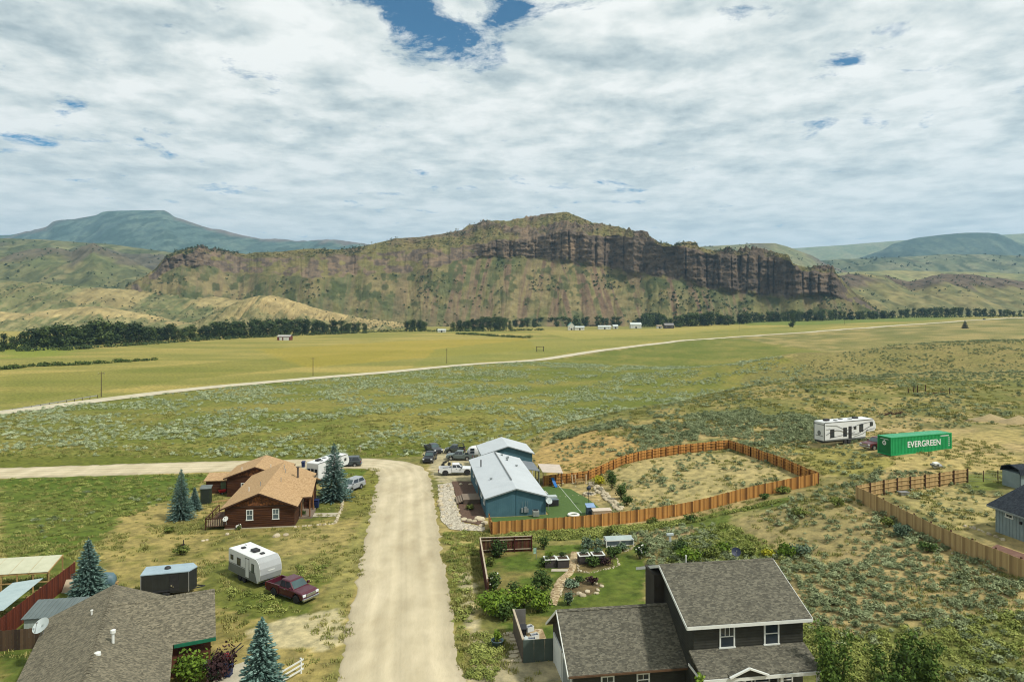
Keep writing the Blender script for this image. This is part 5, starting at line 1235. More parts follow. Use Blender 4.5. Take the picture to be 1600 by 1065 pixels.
fence('pine_fence', 'pale pine board fence with dark posts round the grey board house yard', rf1, 1.75, PINE, DPOST, side=1, bay=2.6, post_over=.12)
RB = pm('red_brown_boards', alb(122, 58, 34), alb(84, 38, 24), alb(104, 48, 28), scale=1.5, rough=.85, island=.6, stretch=(1, 1, .3))
REDF = pm('mahogany_boards', alb(96, 44, 36), alb(66, 30, 26), scale=1.5, rough=.85, island=.6)
fence('garden_fence', 'dark red garden fence with pale cap rail by vegetable garden', [(-2.4, 65.9), (-3.7, 78.9), (2.3, 79.4)], 1.75, REDF, REDF, side=1, cap=pm('pale_cap', alb(206, 190, 164), alb(184, 168, 142), scale=2, rough=.8), rails=2)
fence('yard_fence', 'rust red board fence beside pale lean-to roofs', [(-41.4, 52.5), (-42.4, 56.5), (-45.0, 70.3)], 1.95, RB, pm('pale_rail', alb(196, 158, 116), alb(170, 132, 92), scale=2, rough=.8), side=-1, rails=3, post_over=0)
fence('plank_fence', 'weathered dark brown plank fence behind brown roof house', [(-47.5, 53.6), (-41.2, 54.9), (-37.9, 55.6)], 1.65, pm('weathered_planks', alb(104, 84, 62), alb(62, 50, 40), scale=2, rough=.9, island=.7, stretch=(1, 1, .3)), DPOST, side=-1, bw=.19, post_over=0)
# wire fence beside the grey shed
w = thing('wire_fence', 'thin wire mesh fence with dark posts joining pine fence to grey shed', 'fence', (60.0, 90.0, Tz(60, 90)))
wp = [(60.15, 90.05), (62.0, 89.8), (63.7, 89.5), (65.4, 89.2), (67.0, 88.9)]
wm = MB()
for i, (x_, y_) in enumerate(wp):
    z_ = Tz(x_, y_) - Tz(60, 90)
    part(w, 'post', MB().box(x_ - 60.04, x_ - 59.96, y_ - 90.04, y_ - 89.96, z_ - .3, z_ + 1.5), DPOST)
    if i:
        x0_, y0_ = wp[i - 1]; z0_ = Tz(x0_, y0_) - Tz(60, 90)
        for k in range(7): wm.bar((x0_ - 60, y0_ - 90, z0_ + .15 + k * .2), (x_ - 60, y_ - 90, z_ + .15 + k * .2), .014)
part(w, 'wires', wm, STEEL, kind='stuff')
# white rail fence by the driveway
wf = thing('white_rail_fence', 'short white three rail fence beside near blue spruce', 'fence', G(452, 1062), R(60))
for x_ in (-1.1, 1.1): part(wf, 'post', MB().box(x_ - .06, x_ + .06, -.06, .06, -.3, 1.15), WHITE)
for z_ in (.3, .65, 1.0): part(wf, 'rail', MB().box(-1.3, 1.3, -.1, -.06, z_ - .06, z_ + .06), WHITE)

# ================================================================== YARD: left plots
LT = pm('translucent_sheet', alb(214, 214, 184), alb(196, 196, 164), scale=1, rough=.4, bands=(0, .3, .01))
TIM = pm('raw_timber', alb(196, 164, 108), alb(164, 134, 86), scale=2, rough=.85)
gh = thing('lean_to_greenhouse', 'timber framed lean-to with translucent cream roof panels', 'greenhouse', (-45.6, 67.2, Tz(-45.6, 67.2)), R(10))
for k in range(5): part(gh, 'roof_panel', MB().slab([(-1.72 - k * 1.72, -.1, 2.05), (-1.72 - k * 1.72, 2.9, 2.65), (-.04 - k * 1.72, 2.9, 2.65), (-.04 - k * 1.72, -.1, 2.05)], .03), LT)
for k in range(6): part(gh, 'rafter', MB().bar((-k * 1.72, -.15, 1.98), (-k * 1.72, 3.0, 2.6), .08, .1), TIM)
for k in range(7):
    part(gh, 'post', MB().box(-k * 1.4 - .05, -k * 1.4 + .05, -.05, .05, -.3, 1.95), TIM); part(gh, 'post', MB().box(-k * 1.4 - .05, -k * 1.4 + .05, 2.8, 2.9, -.3, 2.5), TIM)
part(gh, 'beam', MB().box(-8.7, .1, -.08, .08, 1.85, 1.97), TIM); part(gh, 'beam', MB().box(-8.7, .1, -.06, .02, 1.0, 1.1), TIM)
l2 = thing('lean_to_shelter', 'lean-to shelter with pale blue corrugated roof along rust red fence', 'shelter', (-43.2, 58.2, Tz(-43.2, 58.2)), R(11))
LB = pm('pale_blue_sheet', alb(190, 208, 206), alb(172, 192, 192), scale=.7, rough=.45, bands=(1, .12, .02))
for k in range(3): part(l2, 'roof_sheet', MB().slab([(-.15, k * 2.35, 1.95), (-.15, k * 2.35 + 2.33, 1.95), (-2.75, k * 2.35 + 2.33, 1.7), (-2.75, k * 2.35, 1.7)], .03), LB)
for k in range(4): part(l2, 'post', MB().box(-2.7, -2.6, k * 2.3, k * 2.3 + .1, -.4, 1.68), TIM)
part(l2, 'beam', MB().box(-2.72, -2.58, -.1, 7.1, 1.56, 1.67), TIM)
ms = thing('metal_shed', 'small metal shed with ribbed grey roof and pale walls', 'shed', (-40.9, 57.2, Tz(-40.9, 57.2)), R(9))
part(ms, 'wall', MB().box(0, 4.4, 0, 2.4, -.5, 1.62), pm('pale_metal_wall', alb(192, 206, 196), alb(172, 188, 178), scale=1, rough=.5, bands=(0, .3, .02)))
part(ms, 'roof', MB().slab([(-.15, -.2, 1.66), (-.15, 2.6, 2.15), (4.6, 2.6, 2.15), (4.6, -.2, 1.66)], .06), pm('ribbed_grey_roof', alb(122, 134, 132), alb(104, 116, 114), scale=1, rough=.45, metal=.2))
for k in range(13): part(ms, 'roof_rib', MB().bar((k * .37, -.2, 1.68), (k * .37, 2.6, 2.17), .05, .03), pm('roof_rib', alb(136, 146, 142), alb(120, 130, 126), scale=1, rough=.45, metal=.2))
o = thing('plywood_sheet', 'pale plywood sheet propped beside blue spruce', 'plywood', G(110, 925), R(10)); part(o, 'board', MB().slab([(-.7, -.3, .1), (-.6, .5, 1.1), (.6, .5, 1.1), (.6, -.3, .1)], .03), pm('plywood', alb(212, 194, 164), alb(196, 176, 146), scale=1, rough=.9)); part(o, 'prop', MB().bar((0, .6, 0), (0, .48, 1.0), .06), TIM)
o = thing('covered_woodpile', 'woodpile under a blue grey tarp behind brown roof house', 'woodpile', G(164, 918), R(15))
rings = []
for k, (x_, q) in enumerate(((-1.0, .7), (-.8, 1), (0, 1.08), (.7, 1), (.95, .75))): rings.append([(x_, y_ * (.6 if i in (0, 5) else .55), z_ * q) for i, (y_, z_) in enumerate(((-1, 0), (-.95, .9), (-.4, 1.45), (.4, 1.4), (.95, .85), (1, 0)))])
part(o, 'tarp', MB().loft(rings), pm('blue_tarp', alb(104, 134, 142), alb(84, 112, 122), scale=2, rough=.5), True)
for k in range(4): part(o, 'log', MB().bar((-1.15, -.3 + k * .2, .2 + .2 * (k % 2)), (1.15, -.3 + k * .2, .2 + .2 * (k % 2)), .1, n=8), TIM)
# concrete pad and bits by the brown house door
sheet('concrete_pad', [nl(*p)[:2] for p in ((11.9, -9.0), (14.3, -8.2), (14.5, -13.5), (11.9, -14.5))], CONC, .06, 1.0)
def bin_(name, label, loc, col, h_=1.05, rz=0.0, lid=None):
    t = thing(name, label, 'bin', loc, rz)
    part(t, 'tub', MB().loft([[(-.24, -.26, .08), (.24, -.26, .08), (.24, .26, .08), (-.24, .26, .08)], [(-.3, -.34, h_), (.3, -.34, h_), (.3, .34, h_), (-.3, .34, h_)]]), col)
    part(t, 'lid', MB().slab([(-.33, -.38, h_ + .03), (-.33, .38, h_ + .12), (.33, .38, h_ + .12), (.33, -.38, h_ + .03)], .05), lid or col)
    for sx in (-1, 1): part(t, 'wheel', MB().lathe([(.1, -.03), (.1, .03), (.02, .03)], 10, (sx * .24, .27, .1), 'x'), BLACK)
    return t
NAVY = pm('navy_plastic', (.012, .025, .09), (.01, .02, .07), scale=2, rough=.5)
bin_('waste_bin', 'small navy bin on concrete pad by brown roof house', nl(13.0, -10.0, -.02), NAVY, .8)
bin_('waste_bin', 'dark blue wheeled bin by the gravel road beside white camper', G(474, 730), NAVY, 1.05)
bin_('waste_bin', 'dark blue bin beside log house porch', ll(10.9, 9.1, -.15), NAVY, 1.15)
o = thing('storage_tote', 'bright yellow tote under green eave of brown roof house', 'tote', nl(12.1, -9.6, -.05), R(20)); part(o, 'tub', MB().loft([[(-.25, -.2, 0), (.25, -.2, 0), (.25, .2, 0), (-.25, .2, 0)], [(-.3, -.25, .6), (.3, -.25, .6), (.3, .25, .6), (-.3, .25, .6)]]), pm('yellow_plastic', (.6, .36, .03), (.5, .3, .02), scale=2, rough=.5)); part(o, 'lid', MB().box(-.32, .32, -.27, .27, .6, .66), pm('yellow_plastic', (.6, .36, .03)))
o = thing('storage_tote', 'white tote next to navy bin on concrete pad', 'tote', nl(12.55, -9.75, -.05), R(10)); part(o, 'tub', MB().loft([[(-.2, -.2, 0), (.2, -.2, 0), (.2, .2, 0), (-.2, .2, 0)], [(-.24, -.24, .65), (.24, -.24, .65), (.24, .24, .65), (-.24, .24, .65)]]), WHITE); part(o, 'lid', MB().box(-.26, .26, -.26, .26, .65, .7), WHITE)
o = thing('garden_tiller', 'red garden tiller with black handles by concrete pad', 'tiller', nl(12.9, -7.7, -.05), R(40))
part(o, 'engine', MB().box(-.3, .3, -.25, .25, .25, .7), pm('red_paint', (.45, .02, .02), (.36, .015, .015), scale=2, rough=.4), bevel=.05); part(o, 'handle', MB().bar((.25, -.2, .5), (1.3, -.25, 1.1), .05, n=6).bar((.25, .2, .5), (1.3, .25, 1.1), .05, n=6), BLACK)
for sy in (-1, 1): wheel(o, 0, sy * .32, .24, .12)
# log house yard: walk, stone edging, things on the grass
sheet('concrete_walk', Gm([(484, 802), (529, 801), (529, 807), (484, 808)]), CONC, .06, 1.0)
STN = pm('pale_stone', alb(222, 208, 176), alb(170, 156, 130), alb(200, 186, 156), scale=2.5, rough=.9, orand=.4, bump=.03, bscale=5)
def rock_mesh(seed, n=10):
    r_ = random.Random(seed); bm = bmesh.new(); bmesh.ops.create_icosphere(bm, subdivisions=2, radius=1)
    for v in bm.verts:
        c = v.co; f_ = .8 + .35 * float(vnoise(np.array([c.x * 1.3 + seed * 7.1]), np.array([c.y * 1.3 + c.z * 1.1]))[0]) + r_.uniform(-.06, .06)
        v.co = c * f_; v.co.z = max(-.35, v.co.z) * .75
    me = bpy.data.meshes.new('boulder'); bm.to_mesh(me); bm.free(); me.materials.append(STN); return me
ROCKS = [rock_mesh(k) for k in range(5)]
def boulder(loc, s, label, group, k=None):
    o = link('boulder', ROCKS[(k if k is not None else random.randrange(5)) % 5]); o.location = (loc[0], loc[1], loc[2] + s * .12)
    o.scale = (s * random.uniform(.8, 1.25), s * random.uniform(.8, 1.2), s * random.uniform(.7, 1.1)); o.rotation_euler = (0, 0, random.uniform(0, 6.28))
    return tag(o, label, 'boulder', group)
def stone_row(name, label, pts, step, s, wid=.12):
    """A kerb of small stones too little to pick apart, joined as one."""
    line = resample(pts, step); mb = MB(); rr = random.Random(len(line))
    for p in line:
        x_, y_ = p[0] + rr.uniform(-wid, wid), p[1] + rr.uniform(-wid, wid); z_ = Tz(x_, y_); q = s * rr.uniform(.6, 1.3); a = rr.uniform(0, 3)
        ring = [(x_ + q * math.cos(a + k * 1.257) * rr.uniform(.8, 1.2), y_ + q * math.sin(a + k * 1.257) * rr.uniform(.8, 1.2)) for k in range(5)]
        mb.loft([[(r_[0], r_[1], z_ - .05) for r_ in ring], [(x_ + (r_[0] - x_) * .7, y_ + (r_[1] - y_) * .7, z_ + q * .7) for r_ in ring]])
    o = link(name, mb.mesh(name, pm('kerb_stone', alb(224, 212, 182), alb(164, 150, 122), alb(198, 184, 154), scale=3, rough=.9, island=.6)))
    return tag(o, label, 'stone edging', kind='stuff')
stone_row('stone_edging', 'pale stone edging round the log house lawn', Gm([(536, 782), (531, 800), (523, 818), (500, 820), (463, 823)]), .35, .22)
for k, (px, py, s_) in enumerate(((432, 838, .45), (447, 836, .4), (355, 835, .3))):
    boulder(G(px, py), s_, ('dark flat boulder on grass before the log house', 'brown boulder beside the dark flat one before the log house', 'small pale boulder at log house front corner')[k], None, k)
for k, (px, py) in enumerate(((317, 845), (323, 844))): boulder(G(px, py), .22, 'small white stone on dry grass left of travel trailer', 'white stones on dry grass', k)
o = thing('burn_barrel', 'rusty barrel standing in weeds between log house and cargo trailer', 'barrel', G(285, 862)); part(o, 'drum', MB().lathe([(.26, 0), (.28, .02), (.28, .3), (.29, .31), (.28, .33), (.28, .85), (.25, .85), (.25, .3)], 14), pm('rusty_steel', alb(92, 72, 56), alb(66, 52, 42), scale=3, rough=.9)); part(o, 'pipe', MB().bar((.1, 0, .5), (.12, 0, 1.4), .06, n=6), BLACK)
o = thing('garden_cart', 'red garden cart on log house side lawn', 'cart', G(347, 772), R(40)); part(o, 'tray', MB().loft([[(-.4, -.25, .35), (.4, -.25, .35), (.4, .25, .35), (-.4, .25, .35)], [(-.55, -.35, .7), (.55, -.35, .7), (.55, .35, .7), (-.55, .35, .7)]]), pm('red_paint', (.45, .02, .02))); part(o, 'handle', MB().bar((.5, 0, .5), (1.2, 0, .8), .04, n=6), BLACK)
for sy in (-1, 1): wheel(o, -.1, sy * .32, .2, .08)
o = thing('lumber_pile', 'pale lumber pile lying beside log house deck', 'lumber', G(343, 783), R(30))
for k in range(5): part(o, 'plank', MB().box(-1.2 + .05 * k, 1.2 + .04 * k, -.4 + k * .17, -.26 + k * .17, 0.02 + .05 * (k % 2), .07 + .05 * (k % 2)), TIM)
# marker post by the bend
o = thing('marker_post', 'short pale marker post with cap at gravel road bend', 'post', G(563, 707)); part(o, 'shaft', MB().box(-.06, .06, -.06, .06, -.2, 1.3), pm('marker_wood', alb(214, 200, 160), alb(190, 176, 140), scale=2, rough=.8)); part(o, 'cap', MB().box(-.2, .2, -.1, .1, 1.3, 1.5), WHITE)

# ================================================================== YARD: blue house
TURF = pm('artificial_turf', alb(92, 118, 58), alb(76, 102, 46), scale=3, rough=.9, bump=.01, bscale=20)
sheet('turf_lawn', [hl(*p)[:2] for p in ((.9, -.1, 0), (.9, -4.2, 0), (6, -5.6, 0), (10.5, -5.8, 0), (15.5, -4.6, 0), (16.6, -1.5, 0), (16.2, 6, 0), (15.2, 12.5, 0), (12.5, 15.2, 0), (9.2, 15.4, 0), (9.0, 12, 0), (9.0, -.1, 0))], TURF, .06, .8)
ribbon('turf_line', Gm([(872, 757), (890, 779), (909, 802)]), .14, WHITE, .10, 3, 1.0)
MULCH = pm('bark_mulch', alb(118, 92, 74), alb(84, 64, 52), scale=5, rough=.95, bump=.04, bscale=14)
sheet('mulch_bed', Gm([(706, 752), (745, 752), (752, 765), (760, 800), (757, 822), (722, 815), (716, 790)]), MULCH, .07, .8, edge=.2)
WROCK = pm('white_pebbles', alb(226, 216, 192), alb(152, 144, 126), alb(198, 188, 166), scale=6, rough=.9, voro=1, stretch=(5, 5, 5), bump=.05, bscale=8)
sheet('pebble_bed', Gm([(684, 757), (706, 754), (714, 790), (722, 816), (757, 824), (757, 830), (705, 828), (690, 815), (686, 785)]), WROCK, .07, .8, edge=.25)
grp = 'pale boulders round the pebble bed'
for (px, py, s_) in ((689, 762, .5), (700, 760, .4), (688, 768, .35), (688, 776, .45), (687, 784, .5), (688, 790, .6), (691, 797, .45), (706, 765, .35), (709, 776, .35), (712, 787, .4), (715, 797, .35), (717, 806, .4), (725, 812, .5), (733, 814, .45), (741, 815, .4), (749, 812, .65), (757, 818, .5), (752, 822, .4), (703, 782, .45), (708, 792, .35), (698, 803, .3), (720, 757, .35), (735, 757, .35), (692, 808, .35), (704, 822, .3), (728, 826, .3)):
    boulder(G(px, py), s_, 'pale boulder edging white pebble bed beside the blue house', grp)
mb = MB(); rr = random.Random(4); pts_ = Gm([(684, 757), (706, 754), (714, 790), (722, 816), (757, 824), (757, 830), (705, 828), (690, 815), (686, 785)])
pa = np.array(pts_); N_ = 2600
xs = rng.uniform(pa[:, 0].min(), pa[:, 0].max(), N_); ys = rng.uniform(pa[:, 1].min(), pa[:, 1].max(), N_); ok = in_poly(xs, ys, pts_); xs, ys = xs[ok], ys[ok]; zs = T(xs, ys)
for x_, y_, z_ in zip(xs, ys, zs):
    q = rr.uniform(.05, .14); a = rr.uniform(0, 6)
    ring = [(x_ + q * math.cos(a + k * 1.57), y_ + q * math.sin(a + k * 1.57)) for k in range(4)]
    mb.add([(*ring[k], z_ + .05) for k in range(4)] + [(x_, y_, z_ + .07 + q * .8)], [(0, 1, 4), (1, 2, 4), (2, 3, 4), (3, 0, 4)])
tag(link('pebbles', mb.mesh('pebbles', pm('pebble_stones', alb(232, 222, 200), alb(150, 142, 124), alb(204, 194, 172), scale=2, rough=.9, island=.8))), 'white pebbles of the rock bed', 'pebbles', kind='stuff')
grp = 'retaining boulders along the turf'
for k in range(22):
    f_ = k / 21; px, py = 923 + (967 - 923) * f_ ** 1.05, 756 + (797 - 756) * f_
    for q in range(2): boulder(G(px + random.uniform(-2, 2) + q * 5, py + random.uniform(-1, 1) - q * 2), random.uniform(.3, .5), 'pale boulder in retaining row between turf lawn and dry slope', grp)
ht = thing('hot_tub', 'dark hot tub with folded pale cover beside blue house', 'hot tub', hl(10.2, 5.0, -.15), R(8.7))
part(ht, 'shell', MB().box(-1.1, 1.1, -1.05, 1.05, 0, .9), BLACK, bevel=.1); part(ht, 'cover', MB().box(-1.12, 1.12, -.02, 1.08, .9, 1.02).box(-1.1, 1.1, .0, 1.06, 1.03, 1.14), PALE); part(ht, 'water', MB().box(-.9, .9, -.9, -.05, .885, .905), glass('tub_water', (.10, .18, .2)))
part(ht, 'cover_front', MB().box(-1.12, 1.12, -1.07, -.6, .91, .99), pm('grey_vinyl', alb(120, 132, 138), alb(104, 116, 122), scale=2, rough=.6))
o = thing('slide', 'blue plastic slide at the back of turf lawn', 'slide', G(866, 760), R(20)); o.scale = (.7, .7, .7); part(o, 'chute', MB().loft([[(-.3, 1.0, 1.6), (.3, 1.0, 1.6), (.35, 1.0, 1.85), (-.35, 1.0, 1.85)], [(-.3, -.2, .6), (.3, -.2, .6), (.35, -.2, .85), (-.35, -.2, .85)], [(-.3, -1.1, .12), (.3, -1.1, .12), (.35, -1.1, .35), (-.35, -1.1, .35)]]), pm('blue_plastic', (.03, .16, .42), (.02, .12, .34), scale=2, rough=.4)); part(o, 'ladder', MB().bar((-.3, 1.1, 0), (-.3, 1.0, 1.9), .07, n=6).bar((.3, 1.1, 0), (.3, 1.0, 1.9), .07, n=6).bar((-.3, 1.05, .6), (.3, 1.05, .6), .05).bar((-.3, 1.05, 1.2), (.3, 1.05, 1.2), .05), BLACK)
for k, px in enumerate((879, 895, 900, 916, 869)):
    o = thing('pale_log_post', 'pale peeled log post leaning on cedar fence behind turf lawn', 'post', G(px, 755), 0, 'peeled log posts behind the turf'); part(o, 'log', MB().bar((0, 0, -.2), (random.uniform(-.2, .2), .1, 1.45), (.13, .10), n=8), pm('peeled_log', alb(226, 202, 164), alb(198, 172, 132), scale=2, rough=.8)); part(o, 'stone_foot', MB().lathe([(.22, -.1), (.2, .12), (.12, .16)], 8), STN)
o = thing('garden_bench', 'low wooden bench at back edge of turf lawn', 'bench', G(907, 756), R(8)); part(o, 'seat', MB().box(-.75, .75, -.2, .2, .4, .46), TIM)
for x_ in (-.6, .6): part(o, 'leg', MB().box(x_ - .05, x_ + .05, -.18, .18, 0, .4), TIM)
part(o, 'backrest', MB().box(-.75, .75, .18, .24, .55, .85), TIM)
o = thing('knob_post', 'black post with rounded head standing on turf lawn', 'lamp post', G(920, 788)); part(o, 'pole', MB().lathe([(.12, 0), (.08, .1), (.045, .15), (.04, 2.1), (.06, 2.12)], 10), BLACK); part(o, 'knob', MB().lathe([(.12, 2.1), (.32, 2.25), (.34, 2.5), (.2, 2.62), (.03, 2.75)], 10), pm('dark_knob', alb(64, 72, 84), alb(50, 56, 66), scale=2, rough=.4))  # stands in for a likely basketball hoop; the lamp-like head is made up
o = thing('fire_ring', 'round pale stone fire ring on turf lawn', 'fire ring', G(921, 772))
for k in range(11): a = k * 2 * math.pi / 11; part(o, 'stone', MB().lathe([(.24, -.05), (.22, .16), (.1, .22)], 6, (.85 * math.cos(a), .85 * math.sin(a), 0)), STN)
part(o, 'ash', MB().lathe([(.65, 0), (.6, .07), (.02, .09)], 12), BLACK)
o = thing('deck_box', 'beige flat topped storage box against near cedar fence', 'storage box', G(940, 806), R(8)); part(o, 'tub', MB().box(-1.25, 1.25, -.45, .45, 0, .85), pm('beige_resin', alb(196, 172, 146), alb(180, 156, 130), scale=2, rough=.6), bevel=.03); part(o, 'lid', MB().slab([(-1.32, -.5, .88), (-1.32, .52, .98), (1.32, .52, .98), (1.32, -.5, .88)], .08), pm('beige_lid', alb(222, 206, 186), alb(206, 190, 168), scale=2, rough=.6))
o = thing('blue_lidded_box', 'storage box with sloping pale blue lid beside beige box', 'storage box', G(922, 804), R(8)); part(o, 'tub', MB().box(-.5, .5, -.5, .5, 0, 1.2), pm('slate_plastic', alb(70, 86, 100), alb(58, 72, 86), scale=2, rough=.5)); part(o, 'lid', MB().slab([(-.6, -.6, 1.2), (-.6, .6, 1.45), (.65, .6, 1.45), (.65, -.6, 1.2)], .06), pm('pale_blue_lid', alb(150, 178, 214), alb(132, 160, 196), scale=2, rough=.4))
o = thing('float_ring', 'white inflatable ring lying on turf lawn', 'float', G(896, 806)); mbq = MB(); rg = []
for k in range(18):
    a = 2 * math.pi * k / 18; rg.append([(math.cos(a) * (.62 + .17 * math.cos(b_)) * 1.1, math.sin(a) * (.62 + .17 * math.cos(b_)), .2 + .17 * math.sin(b_)) for b_ in [2 * math.pi * i / 8 for i in range(8)]])
mbq.loft(rg + [rg[0]], caps=False); part(o, 'tube', mbq, pm('white_vinyl', (.72, .72, .66), (.66, .66, .6), scale=2, rough=.35), True); part(o, 'valve', MB().lathe([(.04, .36), (.03, .42)], 8, (.68, 0, 0)), WHITE)
for k, (px, py) in enumerate(((869, 776), (875, 776), (884, 776), (895, 774), (904, 774), (912, 774), (899, 760), (935, 781))):
    o = link('turf_marker', ROCKS[k % 5]); o.location = G(px, py); o.scale = (.16, .16, .12); tag(o, 'small white stone marker on turf lawn', 'stone', 'white markers on the turf')
o = thing('patio_table', 'cluttered pale patio table between blue house and turf', 'table', hl(9.9, 8.6, -.1), R(12)); part(o, 'top', MB().box(-.6, .6, -.9, .9, .7, .76), PALE)
for (x_, y_) in ((-.5, -.8), (.5, -.8), (-.5, .8), (.5, .8)): part(o, 'leg', MB().bar((x_, y_, 0), (x_, y_, .7), .05, n=6), STEEL)
part(o, 'cloth', MB().box(-.3, .4, -.5, .3, .76, .86), STN)
o = thing('covered_grill', 'grey covered grill beside blue house patio', 'grill', hl(9.7, 11.2, -.1), R(8)); part(o, 'cover', MB().loft([[(-.5, -.3, .2), (.5, -.3, .2), (.5, .3, .2), (-.5, .3, .2)], [(-.5, -.32, .85), (.5, -.32, .85), (.5, .32, .85), (-.5, .32, .85)], [(-.3, -.2, 1.15), (.3, -.2, 1.15), (.3, .2, 1.15), (-.3, .2, 1.15)]]), pm('grey_cover', alb(140, 140, 136), alb(116, 116, 112), scale=2, rough=.8)); part(o, 'base', MB().box(-.4, .4, -.25, .25, 0, .2), BLACK)

# ================================================================== GARDEN BY THE CHARCOAL HOUSE
PLB = pm('dark_planter', alb(84, 78, 74), alb(64, 60, 58), scale=2, rough=.8); SOIL = pm('soil', alb(82, 68, 52), alb(60, 50, 38), scale=5, rough=.95)
def planter(px, py, w_, d_, h_, label, rim=WHITE):
    t = thing('raised_planter', label, 'planter', G(px, py), R(8))
    part(t, 'box', MB().box(-w_ / 2, w_ / 2, 0, d_, -.2, h_), PLB); part(t, 'soil', MB().box(-w_ / 2 + .08, w_ / 2 - .08, .08, d_ - .08, h_, h_ + .03), SOIL)
    part(t, 'rim', MB().box(-w_ / 2 - .06, w_ / 2 + .06, -.06, .09, h_, h_ + .08).box(-w_ / 2 - .06, w_ / 2 + .06, d_ - .09, d_ + .06, h_, h_ + .08).box(-w_ / 2 - .06, -w_ / 2 + .09, .09, d_ - .09, h_, h_ + .08).box(w_ / 2 - .09, w_ / 2 + .06, .09, d_ - .09, h_, h_ + .08), rim)
    return t
planter(861, 887, 1.25, 1.1, .85, 'dark raised planter with pale rim, first from the red garden fence')
planter(880.5, 887, 1.25, 1.1, .85, 'dark raised planter with pale rim between first planter and stone path')
planter(914, 881, 1.2, 1.1, .85, 'dark raised planter with pale rim just across the stone path')
planter(936, 880, 1.3, 1.1, .85, 'dark raised planter with pale rim, farthest from the red garden fence')
o = thing('cold_frame', 'low white framed glass cold frame behind the vegetable garden', 'cold frame', G(969, 853), R(8))
part(o, 'frame', MB().box(-1.7, 1.7, 0, .08, -.2, .12).box(-1.7, 1.7, 0, .08, .62, .72).box(-1.7, 1.7, 1.0, 1.08, -.2, .9).box(-1.7, -1.62, .08, 1.0, .62, .72).box(1.62, 1.7, .08, 1.0, .62, .72).box(-.04, .04, 0, .07, .12, .62).box(-1.7, -1.6, 0, .075, .12, .62).box(1.6, 1.7, 0, .075, .12, .62), WHITE)
part(o, 'pane', MB().box(-1.58, -.06, .03, .05, .12, .62), GLASS2); part(o, 'pane', MB().box(.06, 1.58, .03, .05, .12, .62), GLASS2); part(o, 'lid', MB().slab([(-1.62, .08, .74), (-1.62, 1.0, .92), (1.62, 1.0, .92), (1.62, .08, .74)], .03), pm('pale_polycarbonate', alb(186, 200, 196), alb(170, 184, 180), scale=1, rough=.3))
sheet('concrete_slab', Gm([(862, 889), (896, 889), (897, 893), (861, 893)]), CONC, .06, 1)
PATH = pm('flagstone_gravel', alb(214, 194, 154), alb(146, 122, 88), alb(186, 164, 124), scale=4, rough=.9, voro=1, stretch=(4, 4, 4), bump=.04, bscale=9)
ribbon('garden_path', smooth_line(Gm([(898, 862), (897, 874), (895, 886), (889, 896), (879, 904), (872, 916), (867, 930), (861, 945)]), 2), [1.1, 1.0, 1.0, 1.3, 1.2], PATH, .07, 5, .5, .4)
stone_row('stone_edging', 'pale stone edging curving round the vegetable beds', Gm([(903, 884), (905, 892), (920, 895), (940, 891), (956, 887), (968, 882), (964, 874), (956, 866)]), .26, .13)
stone_row('stone_edging', 'stone edging round the island flower bed', Gm([(877, 931), (877, 918), (884, 908), (900, 904), (918, 907), (934, 912), (940, 916)]), .26, .14)
stone_row('stone_edging', 'stone edging beside the cold frame', Gm([(957, 863), (975, 862), (988, 857), (991, 852)]), .26, .12)
for k, (px, py, s_) in enumerate(((905, 928, .3), (911, 931, .32), (918, 924, .25), (934, 922, .25), (932, 927, .24), (893, 935, .22), (940, 916, .26))): boulder(G(px, py), s_, 'pale rock in island flower bed behind charcoal house', 'rocks in the island bed', k)
o = thing('birdhouse_post', 'wooden post with pale yellow birdhouse behind cold frame', 'birdhouse', G(997, 852)); part(o, 'pole', MB().box(-.05, .05, -.05, .05, -.2, 1.15), TIM); part(o, 'house', MB().prism([(-.13, 1.15), (.13, 1.15), (.13, 1.4), (0, 1.55), (-.13, 1.4)], -.13, .13, 'y'), pm('cream_paint', alb(232, 220, 160), alb(214, 202, 142), scale=2, rough=.7)); part(o, 'roof', MB().slab([(-.2, -.17, 1.36), (0, -.17, 1.58), (0, .17, 1.58), (-.2, .17, 1.36)], .03).slab([(.2, -.17, 1.36), (0, -.17, 1.58), (0, .17, 1.58), (.2, .17, 1.36)], .03), TRB)
o = thing('utility_pedestal', 'pale T shaped utility pedestal on the grassy slope', 'pedestal', G(1047, 849), R(10)); part(o, 'post', MB().box(-.13, .13, -.1, .1, -.2, .95), PALE, bevel=.02); part(o, 'head', MB().box(-.42, .42, -.16, .16, .95, 1.2), PALE, bevel=.03)
o = thing('garden_flag', 'small white and green garden flag beside planters', 'flag', G(838, 873), R(5)); part(o, 'pole', MB().bar((0, 0, 0), (0, 0, 1.3), .03, n=6), STEEL); part(o, 'cloth', MB().box(-.32, .0, -.01, .01, .6, 1.25), pm('flag_cloth', alb(214, 232, 220), alb(90, 170, 120), scale=3, rough=.8))
dish('satellite_dish', 'dark navy satellite dish on pole behind charcoal house', (*at(1150, 868, 72)[:2], Tz(*at(1150, 868, 72)[:2])), R(-10), .48, 1.25, pm('navy_dish', alb(52, 60, 84), alb(42, 50, 72), scale=2, rough=.5), 60)
